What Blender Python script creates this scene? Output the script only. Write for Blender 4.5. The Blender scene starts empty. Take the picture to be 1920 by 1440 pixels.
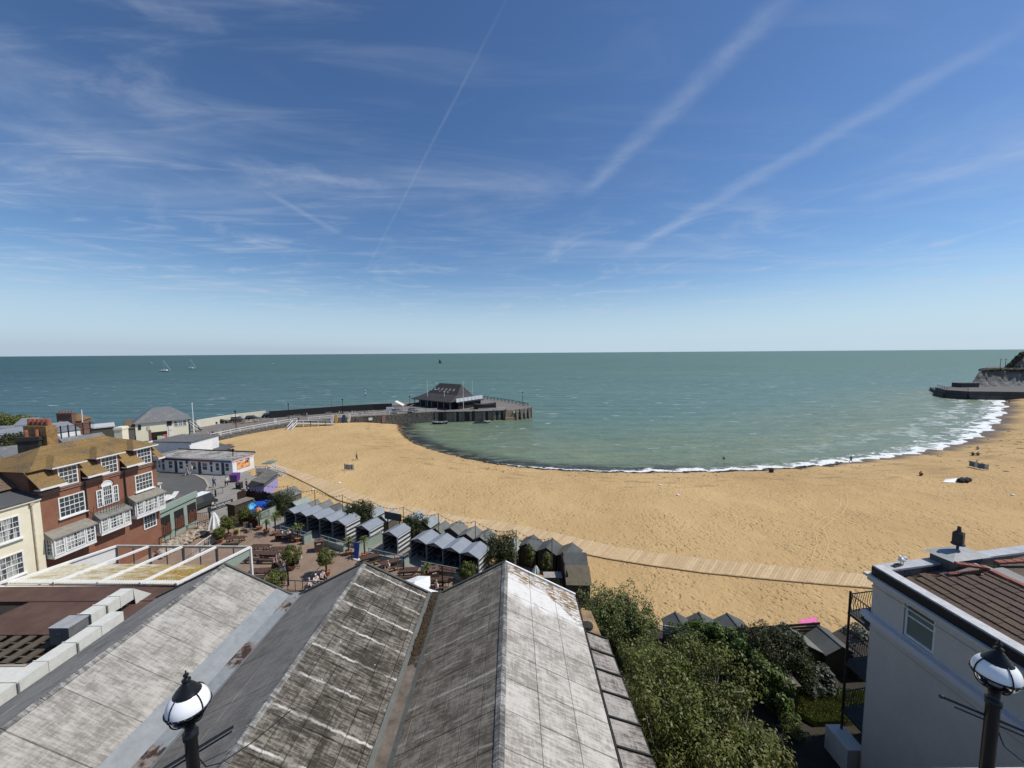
import bpy, math, random
import numpy as np
from math import sin, cos, pi, radians, sqrt, atan2, hypot
from mathutils import Vector, Matrix
random.seed(7); RNG = np.random.default_rng(11)
SC = bpy.context.scene
COL = SC.collection
# ------------------------------------------------------------------ camera
CAMZ, FPX, PITCH, ROLL = 25.0, 721.0, radians(4.64), radians(0.40)
_F = Vector((0, cos(PITCH), -sin(PITCH))); _U0 = Vector((0, sin(PITCH), cos(PITCH))); _R0 = Vector((1, 0, 0))
CU = _U0 * cos(ROLL) + _R0 * sin(ROLL); CR = _R0 * cos(ROLL) - _U0 * sin(ROLL)
cd = bpy.data.cameras.new('camera'); cam = bpy.data.objects.new('camera', cd); COL.objects.link(cam)
cd.sensor_width = 36; cd.lens = 36 * FPX / 1920; cd.clip_start = 0.1; cd.clip_end = 90000
_m = Matrix((CR, CU, -_F)).transposed().to_4x4(); _m.translation = Vector((0, 0, CAMZ)); cam.matrix_world = _m
SC.camera = cam
# ------------------------------------------------------------------ sun, view
SKY_STRENGTH = 0.098
SUN_EL = radians(54); SUN_ROT = radians(89)
sl = bpy.data.lights.new('sun', 'SUN'); sl.energy = 4.2; sl.angle = radians(0.5); sl.color = (1.0, 0.955, 0.88)
so = bpy.data.objects.new('sun', sl); COL.objects.link(so)
sdir = Vector((sin(SUN_ROT) * cos(SUN_EL), cos(SUN_ROT) * cos(SUN_EL), sin(SUN_EL)))
so.rotation_euler = sdir.to_track_quat('Z', 'Y').to_euler(); so.location = (0, 0, 60)
SC.view_settings.view_transform = 'Standard'; SC.view_settings.look = 'None'
SC.view_settings.exposure = 0.0; SC.view_settings.gamma = 1.0; SC.view_settings.use_curve_mapping = False
SC.cycles.use_denoising = True; SC.cycles.max_bounces = 6; SC.cycles.transparent_max_bounces = 12

def ray(px, py):
    return _F + CR * ((px - 960) / FPX) - CU * ((py - 720) / FPX)
def P(px, py, z):
    "world point at height z behind pixel (1920 grid)"
    d = ray(px, py); t = (z - CAMZ) / d.z
    return Vector((d.x * t, d.y * t, z))
def PY(px, py, Y):
    d = ray(px, py); t = Y / d.y
    return Vector((d.x * t, Y, CAMZ + d.z * t))
def PX(px, py, X):
    d = ray(px, py); t = X / d.x
    return Vector((X, d.y * t, CAMZ + d.z * t))
# ------------------------------------------------------------------ node helper
class NT:
    def __init__(s, nt): s.nt = nt; s.n = nt.nodes; s.l = nt.links
    def new(s, t, **kw):
        n = s.n.new(t)
        for k, v in kw.items(): setattr(n, k, v)
        return n
    def put(s, sock, v):
        if isinstance(v, bpy.types.NodeSocket): s.l.new(v, sock)
        elif v is not None:
            if isinstance(v, (tuple, list)) and len(v) == 3 and sock.type == 'RGBA': v = (*v, 1)
            sock.default_value = v
    def m(s, op, a, b=None, c=None, clamp=False):
        n = s.new('ShaderNodeMath', operation=op, use_clamp=clamp)
        s.put(n.inputs[0], a)
        if b is not None: s.put(n.inputs[1], b)
        if c is not None: s.put(n.inputs[2], c)
        return n.outputs[0]
    def vm(s, op, a, b=None, out=0):
        n = s.new('ShaderNodeVectorMath', operation=op); s.put(n.inputs[0], a)
        if b is not None: s.put(n.inputs[1], b)
        return n.outputs[out]
    def mix(s, f, a, b, blend='MIX'):
        n = s.new('ShaderNodeMix', data_type='RGBA', blend_type=blend)
        s.put(n.inputs[0], f); s.put(n.inputs[6], a); s.put(n.inputs[7], b); return n.outputs[2]
    def noise(s, vec, scale, detail=3, rough=.55, dist=0, out=0):
        n = s.new('ShaderNodeTexNoise'); s.put(n.inputs['Vector'], vec); s.put(n.inputs['Scale'], scale)
        n.inputs['Detail'].default_value = detail; n.inputs['Roughness'].default_value = rough; n.inputs['Distortion'].default_value = dist
        return n.outputs[out]
    def voro(s, vec, scale, feature='F1', rnd=1.0, out='Distance'):
        n = s.new('ShaderNodeTexVoronoi', feature=feature); s.put(n.inputs['Vector'], vec); s.put(n.inputs['Scale'], scale)
        n.inputs['Randomness'].default_value = rnd; return n.outputs[out]
    def map(s, v, a, b, c=0.0, d=1.0, smooth=False):
        n = s.new('ShaderNodeMapRange'); n.clamp = True
        if smooth: n.interpolation_type = 'SMOOTHSTEP'
        for i, x in enumerate((v, a, b, c, d)): s.put(n.inputs[i], x)
        return n.outputs[0]
    def sep(s, v):
        n = s.new('ShaderNodeSeparateXYZ'); s.put(n.inputs[0], v); return n.outputs
    def comb(s, x, y, z):
        n = s.new('ShaderNodeCombineXYZ')
        for i, v in enumerate((x, y, z)): s.put(n.inputs[i], v)
        return n.outputs[0]
    def scl(s, v, sc, rot=(0, 0, 0)):
        n = s.new('ShaderNodeMapping'); s.put(n.inputs[0], v); n.inputs['Scale'].default_value = sc; n.inputs['Rotation'].default_value = rot
        return n.outputs[0]
    def pos(s): return s.new('ShaderNodeNewGeometry').outputs['Position']
    def obj(s): return s.new('ShaderNodeTexCoord').outputs['Object']
    def attr(s, name): return s.new('ShaderNodeAttribute', attribute_name=name).outputs['Fac']
    def rand(s): return s.new('ShaderNodeObjectInfo').outputs['Random']
    def bump(s, h, strength=.5, dist=.02, normal=None):
        n = s.new('ShaderNodeBump'); s.put(n.inputs['Height'], h); n.inputs['Strength'].default_value = strength; n.inputs['Distance'].default_value = dist
        if normal is not None: s.put(n.inputs['Normal'], normal)
        return n.outputs[0]
MATS = {}
def mat(name, color=(.5, .5, .5), rough=.6, fn=None, spec=.5, metal=0):
    "material; fn(N, bsdf) wires extra nodes"
    if name in MATS: return MATS[name]
    m = bpy.data.materials.new(name); m.use_nodes = True
    N = NT(m.node_tree); b = m.node_tree.nodes['Principled BSDF']
    b.inputs['Base Color'].default_value = (*color, 1); b.inputs['Roughness'].default_value = rough
    b.inputs['Specular IOR Level'].default_value = spec; b.inputs['Metallic'].default_value = metal
    if fn: fn(N, b)
    MATS[name] = m; return m
def worn(name, color, rough=.65, amt=.25, scale=3.0, dark=None, bump=.2, spec=.4, rnd=.0):
    "a painted or plain surface with blotchy wear and grain"
    def fn(N, b):
        p = N.pos(); n1 = N.noise(p, scale, 4, .6); n2 = N.noise(p, scale * 9, 3, .6)
        f = N.m('ADD', N.m('MULTIPLY', n1, .6), N.m('MULTIPLY', n2, .4))
        f = N.map(f, .36, .64)
        d = dark or tuple(c * (1 - amt) for c in color); l = tuple(min(.9, c * (1 + amt * .6)) for c in color)
        c = N.mix(f, d, l)
        if rnd: c = N.mix(N.m('MULTIPLY', N.rand(), rnd), c, tuple(x * .35 for x in color))
        N.put(b.inputs['Base Color'], c)
        if bump: N.put(b.inputs['Normal'], N.bump(n2, bump, .01))
    return mat(name, color, rough, fn, spec)
# ------------------------------------------------------------------ mesh builder
class B:
    def __init__(s): s.v = []; s.f = []; s.mi = []; s.cur = 0
    def add(s, vs, fs):
        o = len(s.v); s.v += [tuple(v) for v in vs]
        for f in fs: s.f.append(tuple(i + o for i in f)); s.mi.append(s.cur)
        return s
    def box(s, c, d, rz=0, M=None):
        x, y, z = d[0] / 2, d[1] / 2, d[2] / 2
        vs = [Vector((sx * x, sy * y, sz * z)) for sz in (-1, 1) for sy in (-1, 1) for sx in (-1, 1)]
        if M is not None: vs = [M @ v for v in vs]
        if rz:
            R = Matrix.Rotation(rz, 3, 'Z'); vs = [R @ v for v in vs]
        c = Vector(c); vs = [v + c for v in vs]
        return s.add(vs, [(0, 2, 3, 1), (4, 5, 7, 6), (0, 1, 5, 4), (2, 6, 7, 3), (0, 4, 6, 2), (1, 3, 7, 5)])
    def bx(s, x0, x1, y0, y1, z0, z1): return s.box(((x0 + x1) / 2, (y0 + y1) / 2, (z0 + z1) / 2), (abs(x1 - x0), abs(y1 - y0), abs(z1 - z0)))
    def bar(s, a, b, w, h=None, up=(0, 0, 1)):
        a = Vector(a); b = Vector(b); h = h or w; d = b - a; L = d.length
        if L < 1e-6: return s
        d /= L; u = Vector(up)
        if abs(d.dot(u)) > .98: u = Vector((0, 1, 0))
        r = d.cross(u).normalized(); u = r.cross(d)
        vs = []
        for t in (a, b):
            for (i, j) in ((-1, -1), (1, -1), (1, 1), (-1, 1)): vs.append(t + r * (i * w / 2) + u * (j * h / 2))
        return s.add(vs, [(0, 1, 2, 3), (7, 6, 5, 4), (0, 4, 5, 1), (1, 5, 6, 2), (2, 6, 7, 3), (3, 7, 4, 0)])
    def cyl(s, a, b, r0, r1=None, n=8, cap=True):
        a = Vector(a); b = Vector(b); r1 = r0 if r1 is None else r1; d = (b - a)
        if d.length < 1e-6: return s
        d.normalize(); u = Vector((0, 0, 1)) if abs(d.z) < .95 else Vector((1, 0, 0))
        r = d.cross(u).normalized(); u = r.cross(d); vs = []
        for t, rr in ((a, r0), (b, r1)):
            for k in range(n): an = 2 * pi * k / n; vs.append(t + r * (cos(an) * rr) + u * (sin(an) * rr))
        fs = [(k, n + k, n + (k + 1) % n, (k + 1) % n) for k in range(n)]
        if cap: fs += [tuple(range(n)), tuple(range(2 * n - 1, n - 1, -1))]
        return s.add(vs, fs)
    def tube(s, pts, r, n=6):
        for i in range(len(pts) - 1):
            r0 = r if not isinstance(r, (list, tuple)) else r[i]; r1 = r if not isinstance(r, (list, tuple)) else r[i + 1]
            s.cyl(pts[i], pts[i + 1], r0, r1, n)
        return s
    def prism(s, poly, z0, z1):
        n = len(poly); vs = [(p[0], p[1], z0) for p in poly] + [(p[0], p[1], z1) for p in poly]
        ar = sum(poly[i][0] * poly[(i + 1) % n][1] - poly[(i + 1) % n][0] * poly[i][1] for i in range(n))
        fs = [tuple(range(n - 1, -1, -1)), tuple(range(n, 2 * n))] + [(i, (i + 1) % n, n + (i + 1) % n, n + i) for i in range(n)]
        if ar < 0: fs = [tuple(reversed(f)) for f in fs]
        return s.add(vs, fs)
    def slab(s, pts, t, up=(0, 0, 1)):
        "thick sheet below a planar polygon given in 3D"
        u = Vector(up) * t; n = len(pts); vs = [Vector(p) for p in pts] + [Vector(p) - u for p in pts]
        return s.add(vs, [tuple(range(n)), tuple(range(2 * n - 1, n - 1, -1))] + [(i, n + i, n + (i + 1) % n, (i + 1) % n) for i in range(n)])
    def lathe(s, prof, c=(0, 0, 0), n=12, a0=0, a1=2 * pi):
        c = Vector(c); full = abs(a1 - a0 - 2 * pi) < 1e-6; m = n if full else n + 1; vs = []
        for r, z in prof:
            for k in range(m): an = a0 + (a1 - a0) * k / n; vs.append(c + Vector((r * cos(an), r * sin(an), z)))
        fs = []
        for i in range(len(prof) - 1):
            for k in range(n):
                k2 = (k + 1) % m if full else k + 1
                fs.append((i * m + k, i * m + k2, (i + 1) * m + k2, (i + 1) * m + k))
        return s.add(vs, fs)
    def ell(s, c, r, n=10, m=6):
        prof = [(max(1e-4, cos(t)), sin(t)) for t in [(-pi / 2 + pi * i / m) for i in range(m + 1)]]
        o = len(s.v); s.lathe(prof, (0, 0, 0), n)
        s.v[o:] = [(c[0] + v[0] * r[0], c[1] + v[1] * r[1], c[2] + v[2] * r[2]) for v in s.v[o:]]
        return s
    def xf(s, loc=(0, 0, 0), rz=0):
        c, q = cos(rz), sin(rz); s.v = [(v[0] * c - v[1] * q + loc[0], v[0] * q + v[1] * c + loc[1], v[2] + loc[2]) for v in s.v]; return s
    def mesh(s, name, mats, smooth=False):
        me = bpy.data.meshes.new(name); me.from_pydata(s.v, [], s.f)
        if not isinstance(mats, (list, tuple)): mats = [mats]
        for m in mats: me.materials.append(m)
        if len(mats) > 1: me.polygons.foreach_set('material_index', s.mi)
        if smooth: me.polygons.foreach_set('use_smooth', [True] * len(me.polygons))
        me.update(); return me
def link(name, me, parent=None, loc=None, rz=0):
    o = bpy.data.objects.new(name, me); COL.objects.link(o)
    if parent is not None: o.parent = parent
    if loc is not None: o.location = loc
    if rz: o.rotation_euler = (0, 0, rz)
    return o
def tag(o, label=None, cat=None, group=None, kind=None):
    if label: o['label'] = label
    if cat: o['category'] = cat
    if group: o['group'] = group
    if kind: o['kind'] = kind
    return o
def thing(name, label, cat, loc=(0, 0, 0), rz=0, group=None):
    return tag(link(name, None, None, loc, rz), label, cat, group)
def part(name, b, m, parent, smooth=False, world=True, label=None):
    "b is in world coordinates when world (the parent is unrotated), else local"
    if world:
        L = parent_origin(parent); b.v = [(v[0] - L[0], v[1] - L[1], v[2] - L[2]) for v in b.v]
    o = link(name, b.mesh(name, m, smooth), parent)
    if label: o['label'] = label
    return o
def parent_origin(p):
    L = Vector((0, 0, 0))
    while p is not None: L += p.location; p = p.parent
    return L
def centred(b):
    xs = [v[0] for v in b.v]; ys = [v[1] for v in b.v]; zs = [v[2] for v in b.v]
    c = Vector(((min(xs) + max(xs)) / 2, (min(ys) + max(ys)) / 2, min(zs)))
    b.v = [(v[0] - c.x, v[1] - c.y, v[2] - c.z) for v in b.v]; return c
def single(name, b, m, label, cat, group=None, smooth=False, kind=None):
    c = centred(b); o = link(name, b.mesh(name, m, smooth), None, c)
    return tag(o, label, cat, group, kind)
def copy_tree(o, parent=None):
    kids = list(o.children); c = o.copy(); COL.objects.link(c); c.parent = parent
    for k in kids: copy_tree(k, c)
    return c
def structure(name, b, m, smooth=False, parent=None):
    o = link(name, b.mesh(name, m, smooth), parent)
    if parent is None: o['kind'] = 'structure'
    return o
ZL = 3.7     # street, pier deck and terrace level
# ------------------------------------------------------------------ world: Nishita sky with cirrus and contrails
W = bpy.data.worlds.new('World'); SC.world = W; W.use_nodes = True
wn = NT(W.node_tree)
for n in list(wn.n): wn.n.remove(n)
sky = wn.new('ShaderNodeTexSky', sky_type='NISHITA'); sky.sun_disc = False
sky.sun_elevation = SUN_EL; sky.sun_rotation = SUN_ROT; sky.altitude = 0; sky.air_density = 1.0; sky.dust_density = .25; sky.ozone_density = 3.6
dirv = wn.vm('NORMALIZE', wn.new('ShaderNodeTexCoord').outputs['Generated'])
dx, dy, dz = wn.sep(dirv)
zc = wn.m('MAXIMUM', dz, .012)
u = wn.m('DIVIDE', dx, zc); v = wn.m('DIVIDE', dy, zc)     # the cloud layer seen as a flat sheet overhead
flat = wn.comb(u, v, 0)
def skyp(px, py):
    d = ray(px, py); return (d.x / d.z, d.y / d.z)
warp = wn.noise(flat, .55, 3, .6, out=1)
wob = wn.noise(flat, 2.4, 6, .7)
wisp = wn.noise(flat, 5.5, 5, .7, .8)
def streak(a, b, w0, w1, amt, soft=.5):
    "a contrail: straight line in the cloud layer from a to b, widths w0..w1"
    (ax, ay), (bx, by) = skyp(*a), skyp(*b); L = hypot(bx - ax, by - ay); ex, ey = (bx - ax) / L, (by - ay) / L
    du = wn.m('SUBTRACT', u, ax); dv = wn.m('SUBTRACT', v, ay)
    t = wn.m('ADD', wn.m('MULTIPLY', du, ex), wn.m('MULTIPLY', dv, ey))
    q = wn.m('ADD', wn.m('MULTIPLY', du, -ey), wn.m('MULTIPLY', dv, ex))
    q = wn.m('ADD', q, wn.m('MULTIPLY', wn.m('SUBTRACT', wob, .5), (w0 + w1) * soft))
    wid = wn.map(t, 0, L, w0, w1)
    f = wn.m('DIVIDE', wn.m('ABSOLUTE', q), wid)
    g = wn.map(f, 0, 1.25, 1, 0, True); g = wn.m('POWER', g, 1.5)
    g = wn.m('MULTIPLY', g, wn.map(wisp, .34, .66, .55, 1.1))
    g = wn.m('MULTIPLY', g, wn.map(t, -.05 * L, .12 * L, 0, 1, True)); g = wn.m('MULTIPLY', g, wn.map(t, .85 * L, 1.05 * L, 1, 0, True))
    return wn.m('MULTIPLY', g, amt)
def fbm(rot, sx, sy, sc, lo, hi, amt, det=6, off=(0, 0, 0), dist=1.2):
    mp = wn.new('ShaderNodeMapping'); wn.put(mp.inputs[0], flat); mp.inputs['Scale'].default_value = (sx, sy, 1); mp.inputs['Rotation'].default_value = (0, 0, rot); mp.inputs['Location'].default_value = off
    n = wn.noise(mp.outputs[0], sc, det, .62, dist)
    return wn.m('MULTIPLY', wn.map(n, lo, hi, 0, 1, True), amt)
parts = [streak((1510, -40), (1085, 372), .075, .10, .19, .8), streak((1960, 20), (1160, 482), .09, .15, .18, .8),
         streak((955, -10), (690, 500), .008, .018, .085, .3), streak((500, 360), (640, 440), .05, .06, .16, .5),
         streak((430, 315), (735, 350), .20, .13, .20, 1.5), streak((1960, 270), (1600, 380), .22, .2, .16), streak((1860, 455), (1600, 510), .12, .12, .12),
         streak((-40, 225), (250, 295), .12, .16, .13, 1.5), streak((240, 8), (420, 46), .04, .06, .10, 2.2), streak((0, 455), (240, 515), .25, .3, .13, 1.5)]
left = wn.map(u, -3.0, .6, 1, .15, True)
parts.append(wn.m('MULTIPLY', fbm(radians(38), .9, 3.2, .9, .47, .78, .40, off=(2, 1, 0)), left))
hor = wn.map(dz, .02, .30, 1, .0, True)
parts.append(wn.m('MULTIPLY', fbm(radians(12), 1.0, .8, 1.15, .50, .80, .60, off=(5, 3, 0)), wn.map(dz, .06, .42, 1, 0, True)))
parts.append(fbm(radians(-35), .5, 1.2, .7, .46, .80, .22, off=(9, 1, 0)))
tot = parts[0]
for q in parts[1:]: tot = wn.m('ADD', tot, q)
tot = wn.m('MULTIPLY', tot, wn.map(dz, .03, .12, 0, 1, True)); tot = wn.m('MINIMUM', tot, .75)
hsv = wn.new('ShaderNodeHueSaturation'); hsv.inputs['Hue'].default_value = .503; hsv.inputs['Saturation'].default_value = 1.08; hsv.inputs['Value'].default_value = 1.0
gm = wn.new('ShaderNodeGamma'); wn.put(gm.inputs[0], wn.vm('MULTIPLY', sky.outputs[0], (.2, .2, .2))); gm.inputs[1].default_value = 1.11
wn.put(hsv.inputs['Color'], wn.vm('MULTIPLY', gm.outputs[0], (5.25, 5.4, 5.45)))
air = wn.mix(wn.map(dz, 0, .20, .85, 0, True), hsv.outputs[0], wn.mix(wn.map(u, -45, 10, 0, 1, True), (4.1, 5.3, 7.0), (5.1, 6.7, 8.4)))
cl = wn.mix(tot, air, (5.6, 6.3, 7.6))
bg = wn.new('ShaderNodeBackground'); wn.put(bg.inputs[0], cl); bg.inputs[1].default_value = SKY_STRENGTH
wo = wn.new('ShaderNodeOutputWorld'); wn.l.new(bg.outputs[0], wo.inputs[0])
# ------------------------------------------------------------------ shoreline
shore_px = [(748, 786), (752, 800), (760, 815), (778, 829), (800, 838), (832, 848), (870, 857), (915, 866), (960, 873), (1010, 878), (1060, 881), (1130, 884), (1200, 885),
            (1280, 884), (1350, 883), (1430, 880), (1500, 875), (1560, 870), (1620, 863), (1690, 854), (1740, 846), (1790, 835), (1825, 823), (1850, 810), (1868, 795), (1880, 778), (1886, 764), (1884, 752), (1872, 742)]
SH = np.array([P(x, y, 0)[:2] for x, y in shore_px])
def smooth_line(L, k=2):
    for _ in range(k):
        q = [L[0]]
        for a, b in zip(L[:-1], L[1:]): q += [a * .75 + b * .25, a * .25 + b * .75]
        q.append(L[-1]); L = np.array(q)
    return L
SH = smooth_line(SH, 3)
_t = np.arange(len(SH)); _d = np.gradient(SH, axis=0); _d /= np.hypot(_d[:, 0], _d[:, 1])[:, None]; _w = np.interp(SH[:, 0], (-30, 40, 150), (.25, .5, 1.5)) * np.minimum(1, np.minimum(_t, _t[::-1]) / 5)
SH = SH + np.stack([_d[:, 1], -_d[:, 0]], -1) * (_w * (np.sin(_t * 1.9) * .5 + np.sin(_t * .83 + 1) * .6 + np.sin(_t * 3.1 + 2) * .35))[:, None]
LANDP = np.vstack([SH, [(420, 228), (500, -80), (-420, -80), (-420, 70), (-150, 75), (-104, 108), (-86, 120), (-64, 131), (-42, 138)]])
def inside(X, Y, poly):
    r = np.zeros(X.shape, bool); n = len(poly); j = n - 1
    for i in range(n):
        xi, yi = poly[i]; xj, yj = poly[j]
        c = ((yi > Y) != (yj > Y)) & (X < (xj - xi) * (Y - yi) / (yj - yi + 1e-12) + xi); r ^= c; j = i
    return r
def sdist(X, Y):
    d = np.full(X.shape, 1e9)
    for (ax, ay), (bx, by) in zip(SH[:-1], SH[1:]):
        ex, ey = bx - ax, by - ay; L2 = ex * ex + ey * ey
        t = np.clip(((X - ax) * ex + (Y - ay) * ey) / L2, 0, 1)
        d = np.minimum(d, np.hypot(X - ax - t * ex, Y - ay - t * ey))
    return np.where(inside(X, Y, LANDP), d, -d)
def beach_h(s): return np.where(s > 0, 3.0 * (1 - np.exp(-s / 15.0)), np.maximum(s * .12, -3))
def beach_z(x, y): return float(beach_h(sdist(np.array([x], float), np.array([y], float)))[0])
def PB(px, py):
    "point on the sand behind a pixel"
    z = 1.5
    for _ in range(8): p = P(px, py, z); z = beach_z(p.x, p.y)
    return P(px, py, z)
def grid_mesh(name, X, Y, Z, attrs, m, keep=None):
    ny, nx = X.shape; me = bpy.data.meshes.new(name)
    co = np.stack([X, Y, Z], -1).reshape(-1, 3)
    i = (np.arange(ny - 1)[:, None] * nx + np.arange(nx - 1)[None]).ravel()
    fc = np.stack([i, i + 1, i + nx + 1, i + nx], -1)
    if keep is not None:
        k = keep[:-1, :-1] | keep[1:, :-1] | keep[:-1, 1:] | keep[1:, 1:]; fc = fc[k.ravel()]
    me.from_pydata(co, [], fc.tolist())
    for an, arr in attrs.items():
        a = me.attributes.new(an, 'FLOAT', 'POINT'); a.data.foreach_set('value', arr.reshape(-1).astype(np.float32))
    me.materials.append(m); me.polygons.foreach_set('use_smooth', [True] * len(me.polygons)); me.update()
    return link(name, me)
# ------------------------------------------------------------------ sea
def sea_fn(N, b):
    p = N.pos(); x, y, z = N.sep(p); s = N.m('MULTIPLY', N.attr('shore'), -1)       # metres off the waterline
    big = N.noise(N.scl(p, (.4, 1, 1)), .012, 4, .6); mid = N.noise(N.scl(p, (.25, 1, 1)), .12, 4, .6)
    deep = N.mix(N.map(N.m('ADD', N.m('MULTIPLY', N.m('DIVIDE', x, N.m('MAXIMUM', y, 60)), .55), N.m('MULTIPLY', big, .8)), -.35, .75), SEA_L, SEA_R)  # darker blue towards the left paints in the polarised sky's effect
    near = N.mix(N.map(mid, .35, .65), (.195, .23, .135), (.155, .215, .145))
    c = N.mix(N.map(N.m('ADD', s, N.m('MULTIPLY', N.m('SUBTRACT', big, .5), 60)), 12, 75, 0, 1, True), near, deep)
    c = N.mix(N.map(N.noise(N.scl(p, (.22, 1, 1)), .35, 5, .68), .38, .64, 0, .6), c, N.mix(.5, c, (.02, .05, .05)))
    # churned sand and floating weed close in
    sw = N.noise(N.scl(p, (.5, 1.4, 1)), .35, 5, .65, .5)
    weed = N.m('MULTIPLY', N.map(s, 7.5, 1.5, 0, 1, True), N.map(sw, .34, .52, 0, .95, True)); weed = N.m('MULTIPLY', weed, N.map(x, 25, 60, 1, .25, True))
    c = N.mix(weed, c, (.028, .024, .022))
    # foam: breaking strip along the beach (wider to the right), streaks behind it, whitecaps far out
    fn_ = N.noise(N.scl(p, (.6, 1.6, 1)), .75, 6, .7, .8)
    fw = N.map(x, -12, 150, 1.2, 11.5); s = N.m('MAXIMUM', N.m('ADD', s, N.m('MULTIPLY', N.m('MULTIPLY', N.m('SUBTRACT', N.noise(N.scl(p, (1, 1.5, 1)), .16, 4, .6), .5), fw), 1.3)), .02)
    f1 = N.m('MULTIPLY', N.map(s, N.m('MULTIPLY', fw, 1.05), N.m('MULTIPLY', fw, .05), 0, 1, True), N.map(x, -22, 8, .0, 1, True))
    rip = N.m('SINE', N.m('DIVIDE', N.m('MULTIPLY', s, 15), N.m('MAXIMUM', fw, 1)))
    f1 = N.map(N.m('ADD', N.m('ADD', N.m('MULTIPLY', f1, .50), N.m('MULTIPLY', N.m('MULTIPLY', rip, .12), N.map(x, 20, 80))), N.m('MULTIPLY', N.m('ADD', N.m('MULTIPLY', fn_, .7), N.m('MULTIPLY', N.noise(p, 2.6, 4, .7), .3)), 1.25)), .98, 1.10, 0, 1, True)
    band = N.m('SINE', N.m('ADD', N.m('MULTIPLY', s, .55), N.m('MULTIPLY', N.noise(p, .06, 3), 14)))
    f2 = N.m('MULTIPLY', N.map(s, 24, 6, 0, 1), N.map(N.m('ADD', N.m('MULTIPLY', band, .26), fn_), .69, .76, 0, .8, True)); f2 = N.m('MULTIPLY', f2, N.map(x, 50, 150, 0, 1))
    wc = N.noise(N.scl(p, (.22, 1, 1)), .42, 5, .62, .4); wcm = N.noise(N.scl(p, (.4, 1, 1)), .03, 2)
    f3 = N.m('MULTIPLY', N.map(N.m('ADD', wc, N.m('MULTIPLY', wcm, .10)), .688, .73, 0, .65, True), N.map(s, 12, 40, .4, 1))
    f3 = N.m('MULTIPLY', f3, N.map(y, 900, 250, 0, 1))
    f4 = N.m('MULTIPLY', N.m('MULTIPLY', N.map(N.m('ABSOLUTE', N.m('SUBTRACT', y, N.m('ADD', 158, N.m('MULTIPLY', x, .10)))), 5, 0, 0, 1), N.map(N.m('ABSOLUTE', N.m('ADD', x, 52)), 16, 6, 0, 1)), N.map(fn_, .42, .55, 0, 1))
    foam = N.m('MAXIMUM', N.m('MAXIMUM', f1, f2), N.m('MAXIMUM', f3, f4))
    c = N.mix(foam, c, (.80, .82, .80))
    N.put(b.inputs['Base Color'], c)
    far = N.map(y, 80, 1500, 0, 1)
    w1 = N.noise(N.scl(p, (.35, 1, 1), (0, 0, radians(8))), .34, 5, .62); w2 = N.noise(N.scl(p, (.5, 1, 1), (0, 0, radians(-12))), 1.4, 4, .65)
    w3 = N.noise(N.scl(p, (.3, 1, 1)), .05, 4, .6)
    h = N.m('ADD', N.m('ADD', N.m('MULTIPLY', w1, 1.0), N.m('MULTIPLY', w2, .28)), N.m('MULTIPLY', w3, 3.5))
    bn = N.new('ShaderNodeBump'); N.put(bn.inputs['Height'], h); bn.inputs['Strength'].default_value = 1.0; bn.inputs['Distance'].default_value = 1.25
    N.put(b.inputs['Normal'], bn.outputs[0])
    N.put(b.inputs['Roughness'], N.m('MAXIMUM', N.map(y, 80, 600, .28, .5), N.m('MULTIPLY', foam, .8)))
    b.inputs['IOR'].default_value = 1.33; b.inputs['Specular IOR Level'].default_value = SEA_SPEC
SEA_L, SEA_R, SEA_SPEC = (.038, .092, .100), (.128, .215, .172), .30
ys = [68.0]
while ys[-1] < 60000:
    d = .45 if ys[-1] < 165 else .45 * (ys[-1] / 165) ** 1.6; ys.append(ys[-1] + min(d, 4000))
ys = np.array(ys); ts = np.linspace(-1, 1, 620)
Yg = np.repeat(ys[:, None], ts.size, 1); Xg = ts[None] * (1.75 * Yg + 130)
Sg = sdist(Xg, Yg); keep = Sg < 2
Zg = np.where(Sg > -4, .03 * np.sin(Xg * .7 + Yg), 0) + np.where(Yg < 420, .10 * np.sin(Yg * .55 + Xg * .05 + 1.2 * np.sin(Xg * .045)) * np.clip(-Sg / 25, 0, 1), 0)
sea = grid_mesh('sea', Xg, Yg, Zg, {'shore': Sg}, mat('sea_water', (.1, .2, .2), .3, sea_fn), keep); tag(sea, kind='structure')
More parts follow.
